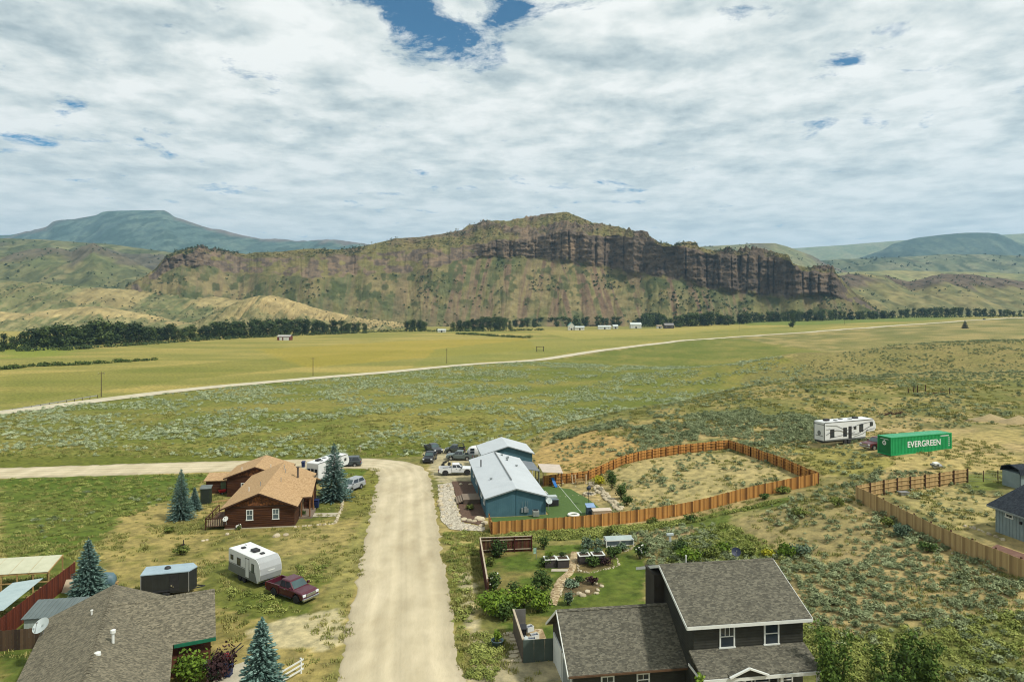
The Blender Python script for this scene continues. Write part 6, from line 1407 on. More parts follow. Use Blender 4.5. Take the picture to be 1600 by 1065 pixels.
# utility pen at the garage end
pn = thing('utility_pen', 'grey walled utility pen against garage end', 'enclosure', (.85, 53.1, Tz(1, 53.2)), R(8))
PENM = pm('pen_panel', alb(92, 104, 96), alb(80, 92, 84), scale=1.2, rough=.7)
for k in range(3): part(pn, 'front_panel', MB().box(.02 + k * .86, .86 + k * .86, -.03, .03, -.3, 1.75), PENM)
part(pn, 'side_panel', MB().box(-.03, .03, .0, 5.2, -.3, 1.8), pm('pen_side', alb(108, 96, 84), alb(90, 80, 70), scale=2, rough=.8)); part(pn, 'cap_rail', MB().box(-.08, .08, -.05, 5.25, 1.8, 1.9), pm('pale_cap', alb(206, 190, 164))); part(pn, 'back_panel', MB().box(-.02, 1.05, 5.2, 5.26, -.3, 1.85), pm('pen_back', alb(128, 126, 120), alb(110, 108, 102), scale=2, rough=.8)); part(pn, 'gravel_floor', MB().box(.05, 2.5, .05, 5.15, -.2, .10), PATH)
Mp = Matrix.Translation((.85, 53.1, Tz(1, 53.2))) @ Matrix.Rotation(R(8), 4, 'Z')
def pl(x, y, z=0): return tuple(Mp @ Vector((x, y, z)))
for k in range(3): o = thing('white_crate', 'white slatted plastic crate piled in utility pen', 'crate', pl(1.2 + .35 * (k % 2), 3.0 + .6 * k, .04 + .42 * (k > 1)), R(8 + 12 * k), 'white crates in the pen'); part(o, 'tub', MB().box(-.32, .32, -.25, .25, 0, .05).box(-.32, .32, -.25, -.22, .05, .4).box(-.32, .32, .22, .25, .05, .4).box(-.32, -.29, -.22, .22, .05, .4).box(.29, .32, -.22, .22, .05, .4), WHITE); part(o, 'contents', MB().box(-.27, .27, -.2, .2, .05, .3), pm('blue_grey_junk', alb(120, 130, 150), alb(60, 64, 74), scale=6, rough=.7))
bin_('waste_bin', 'black bin inside the utility pen', pl(.55, 3.6, .04), BLACK, 1.0)
o = thing('water_heater', 'pale round tank standing in utility pen', 'tank', pl(.5, 2.4, .04)); part(o, 'drum', MB().lathe([(.3, 0), (.32, .05), (.32, .7), (.25, .8), (.02, .84)], 14), PALE, True); part(o, 'cap', MB().lathe([(.06, .83), (.06, .9)], 8), BLACK)
for k in range(3): o = thing('firewood_log', 'cut firewood log on floor of utility pen', 'log', pl(1.2 + .25 * k, .8 + .2 * k, .12), R(70 + 20 * k), 'firewood in the pen'); part(o, 'bark', MB().bar((-.35, 0, 0), (.35, 0, 0), .13, n=8), TIM); part(o, 'cut_end', MB().bar((.35, 0, 0), (.36, 0, 0), .12, n=8), STN)
for k, (px, py, w_) in enumerate(((793, 990, .42), (802, 993.5, .4), (802, 999, .4), (802, 1005.5, .4), (802, 1012, .4), (803, 1018.5, .45), (803, 1025, .45), (808, 1032, .5))):
    x_, y_, z_ = G(px, py); o = thing('stepping_stone', 'flat pale stepping stone beside utility pen', 'stepping stone', (x_, y_, z_), R(8), 'stepping stones to the garden')
    ring = [(w_ * 1.05 * math.cos(a) * random.uniform(.85, 1.1), .27 * math.sin(a) * random.uniform(.85, 1.1)) for a in [2 * math.pi * i / 9 for i in range(9)]]
    part(o, 'slab', MB().loft([[(p[0], p[1], -.05) for p in ring], [(p[0], p[1], .06) for p in ring], [(p[0] * .93, p[1] * .93, .08) for p in ring]]), STN)
tb = thing('planter_tub', 'galvanised tub with bright green plant beside path', 'planter', G(777, 1012)); part(tb, 'tub', MB().lathe([(.38, 0), (.48, .62), (.52, .64), (.52, .68), (.44, .68), (.42, .5)], 18), pm('blue_grey_tub', alb(96, 118, 126), alb(78, 98, 106), scale=3, rough=.4, metal=.3), True); part(tb, 'soil', MB().lathe([(.43, .5), (.02, .54)], 14), SOIL)
# ================================================================== right yard bits and dry lot
o = thing('metal_trough', 'small grey metal trough lying by pine fence', 'trough', G(1412, 773), R(10)); part(o, 'tub', MB().loft([[(-.5, -.25, 0), (.5, -.25, 0), (.5, .25, 0), (-.5, .25, 0)], [(-.62, -.34, .4), (.62, -.34, .4), (.62, .34, .4), (-.62, .34, .4)]]), STEEL); part(o, 'rim', MB().box(-.64, .64, -.36, -.32, .38, .42).box(-.64, .64, .32, .36, .38, .42).box(-.64, -.6, -.32, .32, .38, .42).box(.6, .64, -.32, .32, .38, .42), STEEL)
o = thing('scrap_heap', 'small heap of white and grey scrap on grass before the container', 'scrap', G(1461, 731), R(20))
for k in range(4): part(o, 'scrap_piece', MB().box(-.5, .5, -.25, .25, 0, .25, Matrix.Translation((random.uniform(-.5, .5), random.uniform(-.4, .4), .1 + .18 * k)) @ Matrix.Rotation(random.uniform(0, 3), 4, 'Z') @ Matrix.Rotation(random.uniform(-.5, .5), 4, 'X')), (WHITE, STEEL, RVG, WHITE)[k])
DECK2 = pm('red_brown_patio', alb(138, 104, 88), alb(118, 86, 72), scale=2, rough=.85)
sheet('patio', [(45.6, 56), (49.2, 56.4), (47.6, 67.0), (46.0, 66.0)], DECK2, .07, 1)
stone_row('stone_edging', 'white stone line along the grey board house lawn', Gm([(1510, 822), (1530, 828), (1550, 836), (1566, 843)]), .3, .2)
stone_row('stone_edging', 'pale stones along outer foot of pine fence', Gm([(1395, 812), (1430, 832), (1470, 852), (1520, 878), (1560, 900), (1590, 915)]), .55, .14, .25)
for k, (px, py, s_) in enumerate(((1548, 657, 2.6), (1592, 661, 2.8))):
    x_, y_, z_ = G(px, py); rings = []
    for q in range(7):
        f_ = q / 6; rings.append([(s_ * 1.6 * (1 - f_) * math.cos(a) * (1 + .15 * math.sin(a * 3 + q)), s_ * (1 - f_) * math.sin(a) * (1 + .1 * math.cos(a * 2 + q)), f_ ** 1.1 * s_ * .55) for a in [2 * math.pi * i / 16 for i in range(16)]])
    o = link('dirt_pile', MB().loft(rings).mesh('dirt_pile', pm('piled_dirt', alb(186, 166, 122), alb(160, 142, 102), scale=2, rough=.95, bump=.08), True)); o.location = (x_, y_, z_ - .1)
    tag(o, ('conical tan dirt pile on the dry flat beyond container', 'long tan dirt pile next to the conical one')[k], 'dirt pile')
# ================================================================== VEGETATION
def leaf_quads(C, N, size, r_, aspect=.6):
    """Small diamond leaves at points C with normals N (numpy) -> vertices, faces."""
    n = len(C); N = N / (np.linalg.norm(N, axis=1)[:, None] + 1e-9)
    A = np.cross(N, r_.normal(size=(n, 3))); A /= np.linalg.norm(A, axis=1)[:, None] + 1e-9
    B = np.cross(N, A); s = (size * r_.uniform(.6, 1.35, n))[:, None]
    V = np.stack([C - A * s, C - B * s * aspect, C + A * s, C + B * s * aspect], 1).reshape(-1, 3)
    return V, np.arange(n * 4).reshape(n, 4)
def cloud(blobs, n, size, seed, up=.4, shell=.45, aspect=.6, spread=.7):
    r_ = np.random.default_rng(seed); w = np.array([b[3] * b[4] * b[5] for b in blobs]) ** .67; w = w / w.sum()
    k = r_.choice(len(blobs), n, p=w); b = np.array(blobs)[k]
    d = r_.normal(size=(n, 3)); d /= np.linalg.norm(d, axis=1)[:, None]
    rad = r_.random(n) ** shell * (1 + (r_.random(n) - .5) * .25)
    C = b[:, :3] + d * b[:, 3:6] * rad[:, None]
    N = d + r_.normal(size=(n, 3)) * spread + np.array([0, 0, up])
    return leaf_quads(C, N, size, r_, aspect)
def foliage(name, c1, c2, c3, orand=.25, island=.45, scale=1.2):
    return pm(name, c1, c2, c3, scale=scale, rough=.8, island=island, orand=orand, spec=.15)
# ---- blue spruces
def spruce_mesh(H, Rb, seed, mat):
    r_ = np.random.default_rng(seed); Cs, As, Ns, Ss = [], [], [], []
    lv = 36
    for i in range(lv):
        f = i / lv; z = H * (.04 + .95 * f ** .92); R_ = Rb * (1 - f) ** .82 * r_.uniform(.88, 1.1)
        nb = int(6 + 13 * (1 - f))
        for b in range(nb):
            a = 2 * math.pi * (b + r_.random()) / nb; ln = R_ * r_.uniform(.75, 1.12); d = np.array([math.cos(a), math.sin(a), 0])
            nseg = max(3, int(ln / .16))
            for q in range(nseg):
                t = (q + 1) / nseg
                if t < .3 and r_.random() < .6: continue
                p = d * ln * t + np.array([0, 0, z - ln * .28 * t + .14 * ln * t * t])
                for s in (-1.3, -.6, 0, .6, 1.3):
                    side = np.array([-d[1], d[0], 0]) * s * .16 * (1.2 - t) * min(1, ln)
                    Cs.append(p + side + r_.normal(size=3) * .03); As.append(d + side * 2.2 + np.array([0, 0, .12 * r_.normal() + .1])); Ns.append(np.array([0, 0, 1]) + r_.normal(size=3) * .45); Ss.append(.10 + .05 * r_.random())
    for q in range(14): Cs.append(np.array([0, 0, H * (1 - .008 * q)]) + r_.normal(size=3) * .04); As.append(np.array([r_.normal() * .3, r_.normal() * .3, 1])); Ns.append(r_.normal(size=3)); Ss.append(.14)
    C, A, N, S = np.array(Cs), np.array(As), np.array(Ns), np.array(Ss)[:, None]
    A /= np.linalg.norm(A, axis=1)[:, None]; B = np.cross(N, A); B /= np.linalg.norm(B, axis=1)[:, None] + 1e-9
    V = np.stack([C - A * S, C - B * S * .45, C + A * S * 1.25, C + B * S * .45], 1).reshape(-1, 3)
    return np_mesh('needles', V, np.arange(len(V)).reshape(-1, 4), mat)
SPR = foliage('spruce_needles', alb(144, 170, 158, .95), alb(58, 84, 76, .95), alb(100, 130, 118, .95), .0, .6)
BARK = pm('bark', alb(96, 80, 64), alb(70, 58, 46), scale=4, rough=.95)
SPM = [spruce_mesh(8.6, 2.7, 1, SPR), spruce_mesh(6.0, 1.9, 2, SPR)]
def spruce(px, py, H, label, k, wide=1.0, loc=None):
    loc = loc or G(px, py); t = thing('blue_spruce', label, 'tree', loc, random.uniform(0, 6)); s_ = H / (8.6, 6.0)[k]
    o = link('needles', SPM[k], t); o.scale = (s_ * wide, s_ * wide, s_)
    part(t, 'trunk', MB().bar((0, 0, -.3), (0, 0, H * .9), (.03 * H, .01), n=8), BARK)
    return t
spruce(522, 781, 8.7, 'tall blue spruce beside the log house porch', 0, 1.0)
spruce(283, 811, 6.9, 'slim blue spruce on lawn left of log house', 0, .85)
spruce(304, 797, 3.3, 'small blue spruce tucked beside the slim one', 1, 1.0)
spruce(138, 938, 5.9, 'blue spruce rising behind brown shingle roof', 1, 1.0)
spruce(0, 0, 6.2, 'blue spruce by the driveway next to white rail fence', 1, 1.02, (-17.1, 46.6, Tz(-17.1, 46.6)))
# ---- shrubs and bushes
LFB = foliage('bright_leaves', alb(136, 156, 52, .95), alb(58, 78, 26, .95), alb(94, 118, 38, .95))
LFD = foliage('dark_leaves', alb(92, 112, 54, .95), alb(36, 50, 26, .95), alb(62, 82, 38, .95))
LFS = foliage('grey_leaves', alb(126, 142, 116, .95), alb(62, 78, 60, .95), alb(94, 112, 88, .95))
LFP = foliage('purple_leaves', alb(92, 62, 62), alb(44, 30, 34), alb(66, 46, 46))
LFY = foliage('yellow_leaves', alb(196, 180, 44, .95), alb(112, 116, 34, .95), alb(156, 152, 40, .95))
LFO = foliage('olive_leaves', alb(128, 136, 66, .95), alb(62, 72, 34, .95), alb(96, 106, 48, .95))
def bush(px, py, w_, h_, mat, label, n=420, size=.13, group=None, name='shrub', cat='shrub', seed=None, loc=None, flowers=None):
    loc = loc or G(px, py); sd = seed or int(px * 31 + py * 7); r_ = random.Random(sd)
    bl = [(r_.uniform(-.5, .5) * w_ * .55, r_.uniform(-.5, .5) * w_ * .55, h_ * r_.uniform(.35, .7), w_ * r_.uniform(.22, .36), w_ * r_.uniform(.22, .36), h_ * r_.uniform(.24, .36)) for _ in range(7)] + [(0, 0, h_ * .45, w_ * .36, w_ * .36, h_ * .45)]
    V, Fq = cloud(bl, n, size, sd); V[:, 2] = np.maximum(V[:, 2], .03)
    t = thing(name, label, cat, loc, 0, group)
    link('foliage', np_mesh('foliage', V, Fq, mat), t)
    st = MB()
    for k in range(5): a = r_.uniform(0, 6.28); st.bar((0, 0, -.15), (math.cos(a) * w_ * .2, math.sin(a) * w_ * .2, h_ * .6), (.035, .015), n=5)
    part(t, 'stem', st, BARK)
    if flowers:
        V, Fq = cloud([(b[0], b[1], b[2] + .05, b[3] * 1.02, b[4] * 1.02, b[5] * 1.05) for b in bl], 26, .1, sd + 1, shell=.05, aspect=.9)
        link('flower_heads', np_mesh('flower_heads', V, Fq, flowers), t)['kind'] = 'stuff'
    return t
FLW = pm('white_petals', (.75, .75, .68), (.65, .65, .58), scale=2, rough=.7)
B_ = [
 (298, 1068, 3.4, 2.6, LFB, 'bright green leafy bush below the green eave', 900), (345, 1062, 2.0, 2.6, LFP, 'dark purple leaved bush beside the concrete pad', 600), (332, 1064, 1.4, 1.6, LFS, 'grey green bush between bright bush and purple bush', 320),
 (780, 870, 2.4, 2.0, LFD, 'dark rounded bush in corner of red garden fence', 650), (768, 884, 1.3, 1.0, LFO, 'low olive bush at foot of red garden fence', 220),
 (773, 918, 1.9, 1.7, LFD, 'dark bush with white flowers at end of red garden fence', 520), (770, 960, 3.4, 2.5, LFB, 'large yellow green bush beside worn track', 1300), (788, 968, 2.4, 1.9, LFD, 'dark green bush behind the large yellow green one', 650),
 (801, 937, 1.5, 2.0, LFD, 'narrow dark bush in middle of garden shrubs', 420), (818, 948, 2.6, 2.3, LFB, 'yellow green willow-like bush above utility pen', 850), (842, 955, 2.7, 2.0, LFB, 'green bush against the garage gable', 850),
 (848, 925, 2.3, 2.7, LFD, 'tall grey green bush beside stone path', 850), (851, 885, 1.5, 1.5, LFD, 'small leafy bush beside first raised planter', 360), (850, 858, 1.2, 1.9, LFD, 'slim dark shrub behind first raised planter', 300),
 (893, 916, 1.9, .7, LFS, 'low spreading juniper in island flower bed', 420), (925, 912, 1.4, .8, LFP, 'dark red perennial clump in island flower bed', 300), (888, 945, 1.1, 1.5, LFS, 'blue grey dwarf spruce by garage ridge', 380), (905, 908, 1.1, .6, LFD, 'dark ground hugging clump in island flower bed', 220),
 (957, 870, 2.0, 1.3, LFD, 'dark bush behind the raised planters by cold frame', 480), (972, 860, 1.6, .9, LFS, 'grey green clump in front of cold frame', 320), (925, 884, 1.9, 1.1, LFD, 'dark tomato like plants before right planters', 450), (946, 882, 1.4, .9, LFP, 'brownish plant clump before the farthest planter', 300),
 (1000, 872, 1.7, 1.9, LFD, 'dark round bush with pale flowers beside lawn', 520), (918, 858, 1.8, 1.5, LFS, 'grey green bush behind planters', 400), (935, 856, 1.5, 1.3, LFS, 'silvery bush behind farthest planter', 320),
 (733, 796, 1.4, .95, LFO, 'round olive bush in the mulch bed', 380), (934, 757, 2.6, 1.5, LFY, 'bright yellow bush at corner of turf lawn', 700), (956, 765, 2.0, 3.3, LFD, 'tall dark green shrub above retaining boulders', 800), (971, 780, 1.9, 2.6, LFD, 'middle dark green shrub above retaining boulders', 650), (980, 789, 1.6, 1.7, LFD, 'lowest dark green shrub above retaining boulders', 480),
 (1075, 876, 3.0, 1.7, LFB, 'leafy green bush on slope behind charcoal house', 800), (1110, 872, 2.6, 1.4, LFO, 'olive bush on slope behind charcoal house', 600), (1060, 862, 2.2, 1.3, LFD, 'dark bush beside the utility pedestal', 480), (1200, 868, 1.7, .9, LFY, 'yellow flowering bush above charcoal roof ridge', 380), (1170, 868, 2.0, 1.0, LFO, 'olive bush beside navy satellite dish', 420), (1130, 862, 2.2, 1.2, LFB, 'green bush below the navy satellite dish', 480),
 (1230, 868, 2.6, 1.3, LFB, 'yellow green bush at right end of charcoal roof', 560), (1250, 868, 2.0, 1.3, LFS, 'big silvery sage bush at right end of charcoal roof', 420),
 (1225, 770, 2.4, 1.0, LFO, 'olive bush at foot of near cedar fence', 420), (1195, 780, 1.6, .9, LFD, 'dark bush at foot of near cedar fence', 320), (1250, 805, 2.6, 1.0, LFO, 'wide olive bush on the dry slope', 420), (1080, 815, 1.9, .9, LFD, 'dark green bush outside cedar fence on slope', 320), (1020, 820, 1.6, 1.0, LFO, 'round olive bush outside cedar fence', 320), (955, 836, 1.9, 1.3, LFO, 'rounded green bush in ditch below cedar fence', 420),
 (283, 866, 1.9, 1.1, LFO, 'weedy green bush round the rusty barrel', 380), (262, 832, 1.6, .9, LFO, 'low weedy bush on lawn below slim spruce', 300), (473, 806, 1.0, .8, LFD, 'small dark bush beside log house porch', 220), (373, 827, .8, .7, LFO, 'small bush with white flowers at log house front wall', 160),
 (1390, 822, 1.6, 1.0, LFO, 'olive bush at outer foot of pine fence', 300), (1410, 838, 2.2, 1.4, LFS, 'silvery bush at outer foot of pine fence', 420), (1450, 862, 1.9, 1.1, LFD, 'dark bush at outer foot of pine fence', 360), (1310, 790, 1.9, 1.0, LFO, 'olive bush near corner of pine fence', 320),
]
for (px, py, w_, h_, m_, lb, n_) in B_:
    if n_: bush(px, py, w_, h_, m_, lb, n_, .11 if w_ < 1.6 else .14, flowers=FLW if 'white flowers' in lb or 'pale flowers' in lb else None)
for k, (px, py) in enumerate(((861, 880), (880.5, 880), (914, 874), (936, 873))):
    x_, y_, z_ = G(px, py + 4); x_, y_, z_ = x_ - .07, y_ + .5, Tz(x_, y_) + .82
    bush(px, py, 1.15, .55, (LFB, LFD, LFS, LFS)[k], ('bright lettuce like plants in first raised planter', 'dark leafy plants in second raised planter', 'pale seedlings in planter across the path', 'silvery plants in farthest raised planter')[k], 240, .09, name='planter_plants', cat='plants', loc=(x_, y_, z_))
x_, y_, z_ = tb.location; bush(777, 1005, .8, 1.1, LFB, 'bright green plant growing in galvanised tub', 300, .09, name='tub_plant', cat='plant', loc=(x_, y_, z_ + .5))
# ---- the young trees in the bottom right corner
def leafy_tree(name, label, loc, H, Rr, mat, seed, n=2600, size=.12, stems=5, group=None):
    r_ = random.Random(seed); t = thing(name, label, 'tree', loc, 0, group); st = MB(); bl = []
    for k in range(stems):
        a = r_.uniform(0, 6.28); rr = Rr * r_.uniform(.15, .7); hh = H * r_.uniform(.6, 1.0)
        p1 = (math.cos(a) * rr * .5, math.sin(a) * rr * .5, hh * .5); p2 = (math.cos(a) * rr, math.sin(a) * rr, hh * .95)
        st.bar((r_.uniform(-.2, .2), r_.uniform(-.2, .2), -.3), p1, (.07, .045), n=6).bar(p1, p2, (.045, .012), n=6)
        for q in range(6): f_ = .28 + .72 * q / 5; bl.append((math.cos(a) * rr * f_ * 1.05 + r_.uniform(-.3, .3), math.sin(a) * rr * f_ * 1.05 + r_.uniform(-.3, .3), hh * f_, Rr * .34 * (1.15 - f_ * .55), Rr * .34 * (1.15 - f_ * .55), H * .12))
    V, Fq = cloud(bl, n, size, seed, up=.3, shell=.5)
    link('crown', np_mesh('crown', V, Fq, mat), t); part(t, 'trunk', st, BARK)
    return t
LFT = foliage('aspen_leaves', alb(104, 126, 56, .95), alb(38, 54, 24, .95), alb(70, 92, 36, .95), .15, .5)
for k, (x_, y_, H_, R_, lb) in enumerate(((21.3, 44.6, 5.2, 2.3, 'tall leafy young tree beside right corner of charcoal house'), (24.4, 43.6, 4.2, 2.6, 'broad leafy tree right of the tall young tree'), (27.2, 45.0, 3.2, 2.3, 'low leafy tree between broad tree and sagebrush slope'), (22.6, 41.0, 3.2, 1.9, 'leafy tree in front of the tall young tree'), (12.0, 42.2, 3.9, 1.5, 'feathery green tree in front of the charcoal house porch'))):
    leafy_tree('young_tree', lb, (x_, y_, Tz(x_, y_)), H_, R_, LFB if k == 4 else LFT, 60 + k, 2600 if k < 4 else 1300)
# ---- sagebrush and grass
SAGE = foliage('sage_leaves', alb(166, 174, 130, .92), alb(88, 100, 66, .92), alb(128, 138, 98, .92), .45, .35)
def sage_mesh(seed, n=120):
    r_ = np.random.default_rng(seed); bl = [(r_.uniform(-.3, .3), r_.uniform(-.3, .3), r_.uniform(.22, .4), r_.uniform(.2, .34), r_.uniform(.2, .34), r_.uniform(.16, .26)) for _ in range(6)]
    V, Fq = cloud(bl, n, .08, seed, up=.8, shell=.35); V[:, 2] = np.maximum(V[:, 2], -.02)
    return np_mesh('sagebrush', V, Fq, SAGE)
SAG = [sage_mesh(100 + k) for k in range(5)]
GRS = foliage('grass_blades', alb(166, 158, 98, .9), alb(112, 118, 60, .9), alb(140, 140, 78, .9), .6, .25)
def tuft_mesh(seed, n=30, h_=.2, rad=.3):
    r_ = np.random.default_rng(seed); V = []
    for k in range(n):
        a, b = r_.uniform(0, 6.28), r_.uniform(0, 6.28); q = rad * math.sqrt(r_.random()); p = np.array([q * math.cos(a), q * math.sin(a), 0]); hh = h_ * r_.uniform(.5, 1.2); le = np.array([math.cos(b), math.sin(b), 0]); w_ = np.array([-le[1], le[0], 0]) * .03
        V += [p - w_, p + w_, p + le * hh * .45 + np.array([0, 0, hh]) + w_ * .3, p + le * hh * .45 + np.array([0, 0, hh]) - w_ * .3]
    V = np.array(V); return np_mesh('grass_tuft', V, np.arange(len(V)).reshape(-1, 4), GRS)
TUF = [tuft_mesh(200 + k) for k in range(3)]
def lot(px_poly): return Gm(px_poly)
KEEP_OUT = [[hl(*p)[:2] for p in ((-4, -4.5, 0), (9.5, -5.5, 0), (17.5, -5, 0), (17.5, 16, 0), (15, 22, 0), (10, 37, 0), (-4, 37, 0))],
            [ll(*p)[:2] for p in ((-2.2, -.3), (11, -.3), (11, 18.5), (-2, 18.5))], [(-45, 104), (-34, 105), (-35, 115), (-46, 114)],
            [nl(*p)[:2] for p in ((-.5, -18), (12.5, -18), (15, -9), (12.3, 0.3), (-.5, .3))],
            [(2.5, 44), (22, 46), (21, 58.5), (3, 57)], Gm([(752, 930), (752, 842), (830, 855), (1006, 850), (1006, 950), (960, 1000), (810, 1040), (790, 985)]),
            [(55.5, 100.5), (67.7, 104.5), (66.5, 107.5), (54, 110)], [(51, 115.5), (64, 119), (63, 122), (50.5, 119)], [(45, 55), (58, 57), (60, 73), (47, 71)], [(60, 84), (66, 85), (65, 89), (59.5, 88)],
            Gm([(690, 755), (760, 752), (760, 832), (690, 832)]), Gm([(655, 735), (655, 700), (745, 690), (745, 757), (690, 757)]),
            Gm([(355, 915), (360, 895), (440, 890), (495, 925), (455, 945), (415, 925)]), Gm([(222, 935), (225, 910), (308, 915), (308, 930)])]
def blocked(x, y):
    b = np.zeros(x.shape, bool)
    for p in KEEP_OUT: b |= in_poly(x, y, p)
    d = np.abs((x + 0.153 * (y - 50) + 8) * 0.9885); b |= (d < 4.4) & (y < 133)
    b |= (np.abs(y - 132 - 0.1513 * (x + 20)) < 5.2) & (x < -12)
    cr_y = np.interp(x, [c[0] for c in CR], [c[1] for c in CR]); cr_x = np.interp(y, [c[1] for c in CR], [c[0] for c in CR])
    b |= (np.abs(y - cr_y) < 11) | (y > cr_y - 8)
    return b
def in_view(x, y, m=.06): return (np.abs(x / y) < .75 + m) & (y > 38)
FLAT = [(-330, 90), (-22, 138), (2, 152), (16, 163), (32, 172), (62, 197), (84, 218), (130, 300), (110, 420), (260, 560), (240, 800), (-100, 350), (-330, 160)]
def scatter(n, x0, x1, y0, y1, dens, seed):
    r_ = np.random.default_rng(seed); x = r_.uniform(x0, x1, n); y = r_.uniform(y0, y1, n)
    d = dens(x, y); k = (r_.random(n) < d) & in_view(x, y); x, y = x[k], y[k]; k = ~blocked(x, y)
    return x[k], y[k]
def d_flat(x, y):
    c = fbm(x / 14 + 2, y / 14, 4); lane = np.abs((x + 62) - (y - 160) * .62)        # a grassy lane crosses the flat
    return in_poly(x, y, FLAT) * sstep(.36, .60, c) * sstep(6, 14, lane + c * 6)
x1_, y1_ = scatter(70000, -210, 190, 136, 470, d_flat, 1)
HILL = [(20, 38), (12, 84), (44, 91), (41, 122), (20, 118), (4, 128), (2, 150), (34, 170), (84, 216), (130, 300), (330, 480), (500, 400), (300, 150), (110, 60), (60, 38)]
def d_hill(x, y):
    c = fbm(x / 7 + 5, y / 7, 4); dry = in_poly(x, y, Gm([(1120, 705), (1250, 690), (1400, 690), (1600, 672), (1600, 735), (1380, 740), (1290, 750), (1180, 700)])) | in_poly(x, y, Gm([(840, 700), (930, 672), (1010, 700), (860, 742)]))
    return in_poly(x, y, HILL) * sstep(.32, .66, c) * np.where(dry | in_poly(x, y, rf1 + [(66, 88), (66, 56)]), .12, 1)
x2_, y2_ = scatter(24000, 8, 62, 38, 150, lambda x, y: np.clip(d_hill(x, y) * 1.5, 0, 1) * (1 - .75 * in_poly(x, y, Gm([(1090, 815), (1330, 760), (1420, 850), (1300, 885), (1180, 850)]))), 2)
x3_, y3_ = scatter(60000, 4, 400, 122, 470, d_hill, 3)
x4_, y4_ = scatter(900, 14, 40, 92, 119, lambda x, y: sstep(.45, .6, fbm(x / 5, y / 5, 3)) * in_poly(x, y, near + back) * .8, 4)
x5_, y5_ = scatter(2200, -75, -22, 60, 125, lambda x, y: sstep(.56, .7, fbm(x / 9 + 1, y / 9, 4)) * .7 * in_poly(x, y, Gm([(0, 745), (300, 745), (260, 800), (150, 850), (0, 870)])), 5)
sx = np.concatenate([x1_, x2_, x3_, x4_, x5_]); sy = np.concatenate([y1_, y2_, y3_, y4_, y5_])
r_ = np.random.default_rng(9); ss = (.40 + .75 * r_.random(len(sx)) ** 1.7) * np.where(sy > 130, 1.2, .95) * (.7 + .6 * fbm(sx / 6 + 9, sy / 6, 3))
szz = T(sx, sy); app = ss / sy
order = np.argsort(-app); big = order[:290]; rest = order[290:]
sage_protos = []
for i, k in enumerate(big):
    o = link('sagebrush', SAG[i % 5]); o.location = (sx[k], sy[k], szz[k]); o.rotation_euler = (0, 0, r_.uniform(0, 6.28)); o.scale = (ss[k] * r_.uniform(.9, 1.3), ss[k], ss[k] * r_.uniform(.8, 1.15))
    zn = 0 if sy[k] < 52 else 1 if sx[k] > 44 else 2 if sx[k] > 34 else 3 if sy[k] < 66 else 4
    tag(o, ('grey green sagebrush clump behind the young trees right of charcoal house', 'grey green sagebrush clump inside the pine fence yard', 'grey green sagebrush clump along outer side of pine fence', 'grey green sagebrush clump on slope close beside charcoal roof', 'grey green sagebrush clump on slope between cedar fence and charcoal house')[zn], 'sagebrush',
        ('sagebrush by the young trees', 'sagebrush in the pine fence yard', 'sagebrush along the pine fence', 'sagebrush beside the charcoal house', 'sagebrush below the cedar fence')[zn])
    if i < 5: sage_protos.append(o)
def instances(name, protos, P, rot, scl, pick, kind='stuff', label=None, cat=None):
    me = bpy.data.meshes.new(name); me.vertices.add(len(P)); me.vertices.foreach_set('co', np.ascontiguousarray(P, np.float32).ravel())
    a = me.attributes.new('turn', 'FLOAT_VECTOR', 'POINT'); a.data.foreach_set('vector', np.ascontiguousarray(rot, np.float32).ravel())
    a = me.attributes.new('size', 'FLOAT_VECTOR', 'POINT'); a.data.foreach_set('vector', np.ascontiguousarray(scl, np.float32).ravel())
    a = me.attributes.new('pick', 'INT', 'POINT'); a.data.foreach_set('value', np.ascontiguousarray(pick, np.int32))
    o = link(name, me)
    g = bpy.data.node_groups.new(name, 'GeometryNodeTree')
    g.interface.new_socket('Geometry', in_out='INPUT', socket_type='NodeSocketGeometry'); g.interface.new_socket('Geometry', in_out='OUTPUT', socket_type='NodeSocketGeometry')
    N, L = g.nodes, g.links; gi = N.new('NodeGroupInput'); go = N.new('NodeGroupOutput'); jn = N.new('GeometryNodeJoinGeometry')
    for p in protos:
        oi = N.new('GeometryNodeObjectInfo'); oi.inputs['Object'].default_value = p; oi.inputs['As Instance'].default_value = True; oi.transform_space = 'ORIGINAL'; L.new(oi.outputs['Geometry'], jn.inputs[0])
    ip = N.new('GeometryNodeInstanceOnPoints'); ip.inputs['Pick Instance'].default_value = True
    def na(n, t): q = N.new('GeometryNodeInputNamedAttribute'); q.data_type = t; q.inputs['Name'].default_value = n; return [s for s in q.outputs if s.enabled and s.name == 'Attribute'][0]
    er = N.new('FunctionNodeEulerToRotation'); L.new(na('turn', 'FLOAT_VECTOR'), er.inputs[0])
    L.new(gi.outputs[0], ip.inputs['Points']); L.new(jn.outputs[0], ip.inputs['Instance']); L.new(na('pick', 'INT'), ip.inputs['Instance Index']); L.new(er.outputs[0], ip.inputs['Rotation']); L.new(na('size', 'FLOAT_VECTOR'), ip.inputs['Scale']); L.new(ip.outputs[0], go.inputs[0])
    md = o.modifiers.new('scatter', 'NODES'); md.node_group = g
    return tag(o, label, cat, None, kind)
def scl3(s, r_): return np.stack([s * r_.uniform(.85, 1.3, len(s)), s * r_.uniform(.85, 1.3, len(s)), s * r_.uniform(.75, 1.15, len(s))], 1)
def rot3(n, r_): z = np.zeros(n); return np.stack([z, z, r_.uniform(0, 6.28, n)], 1)
PSAGE = foliage('pale_sage_leaves', alb(196, 204, 166, 1.0), alb(116, 130, 94, 1.0), alb(160, 170, 132, 1.0), .45, .35)
pale_protos = []
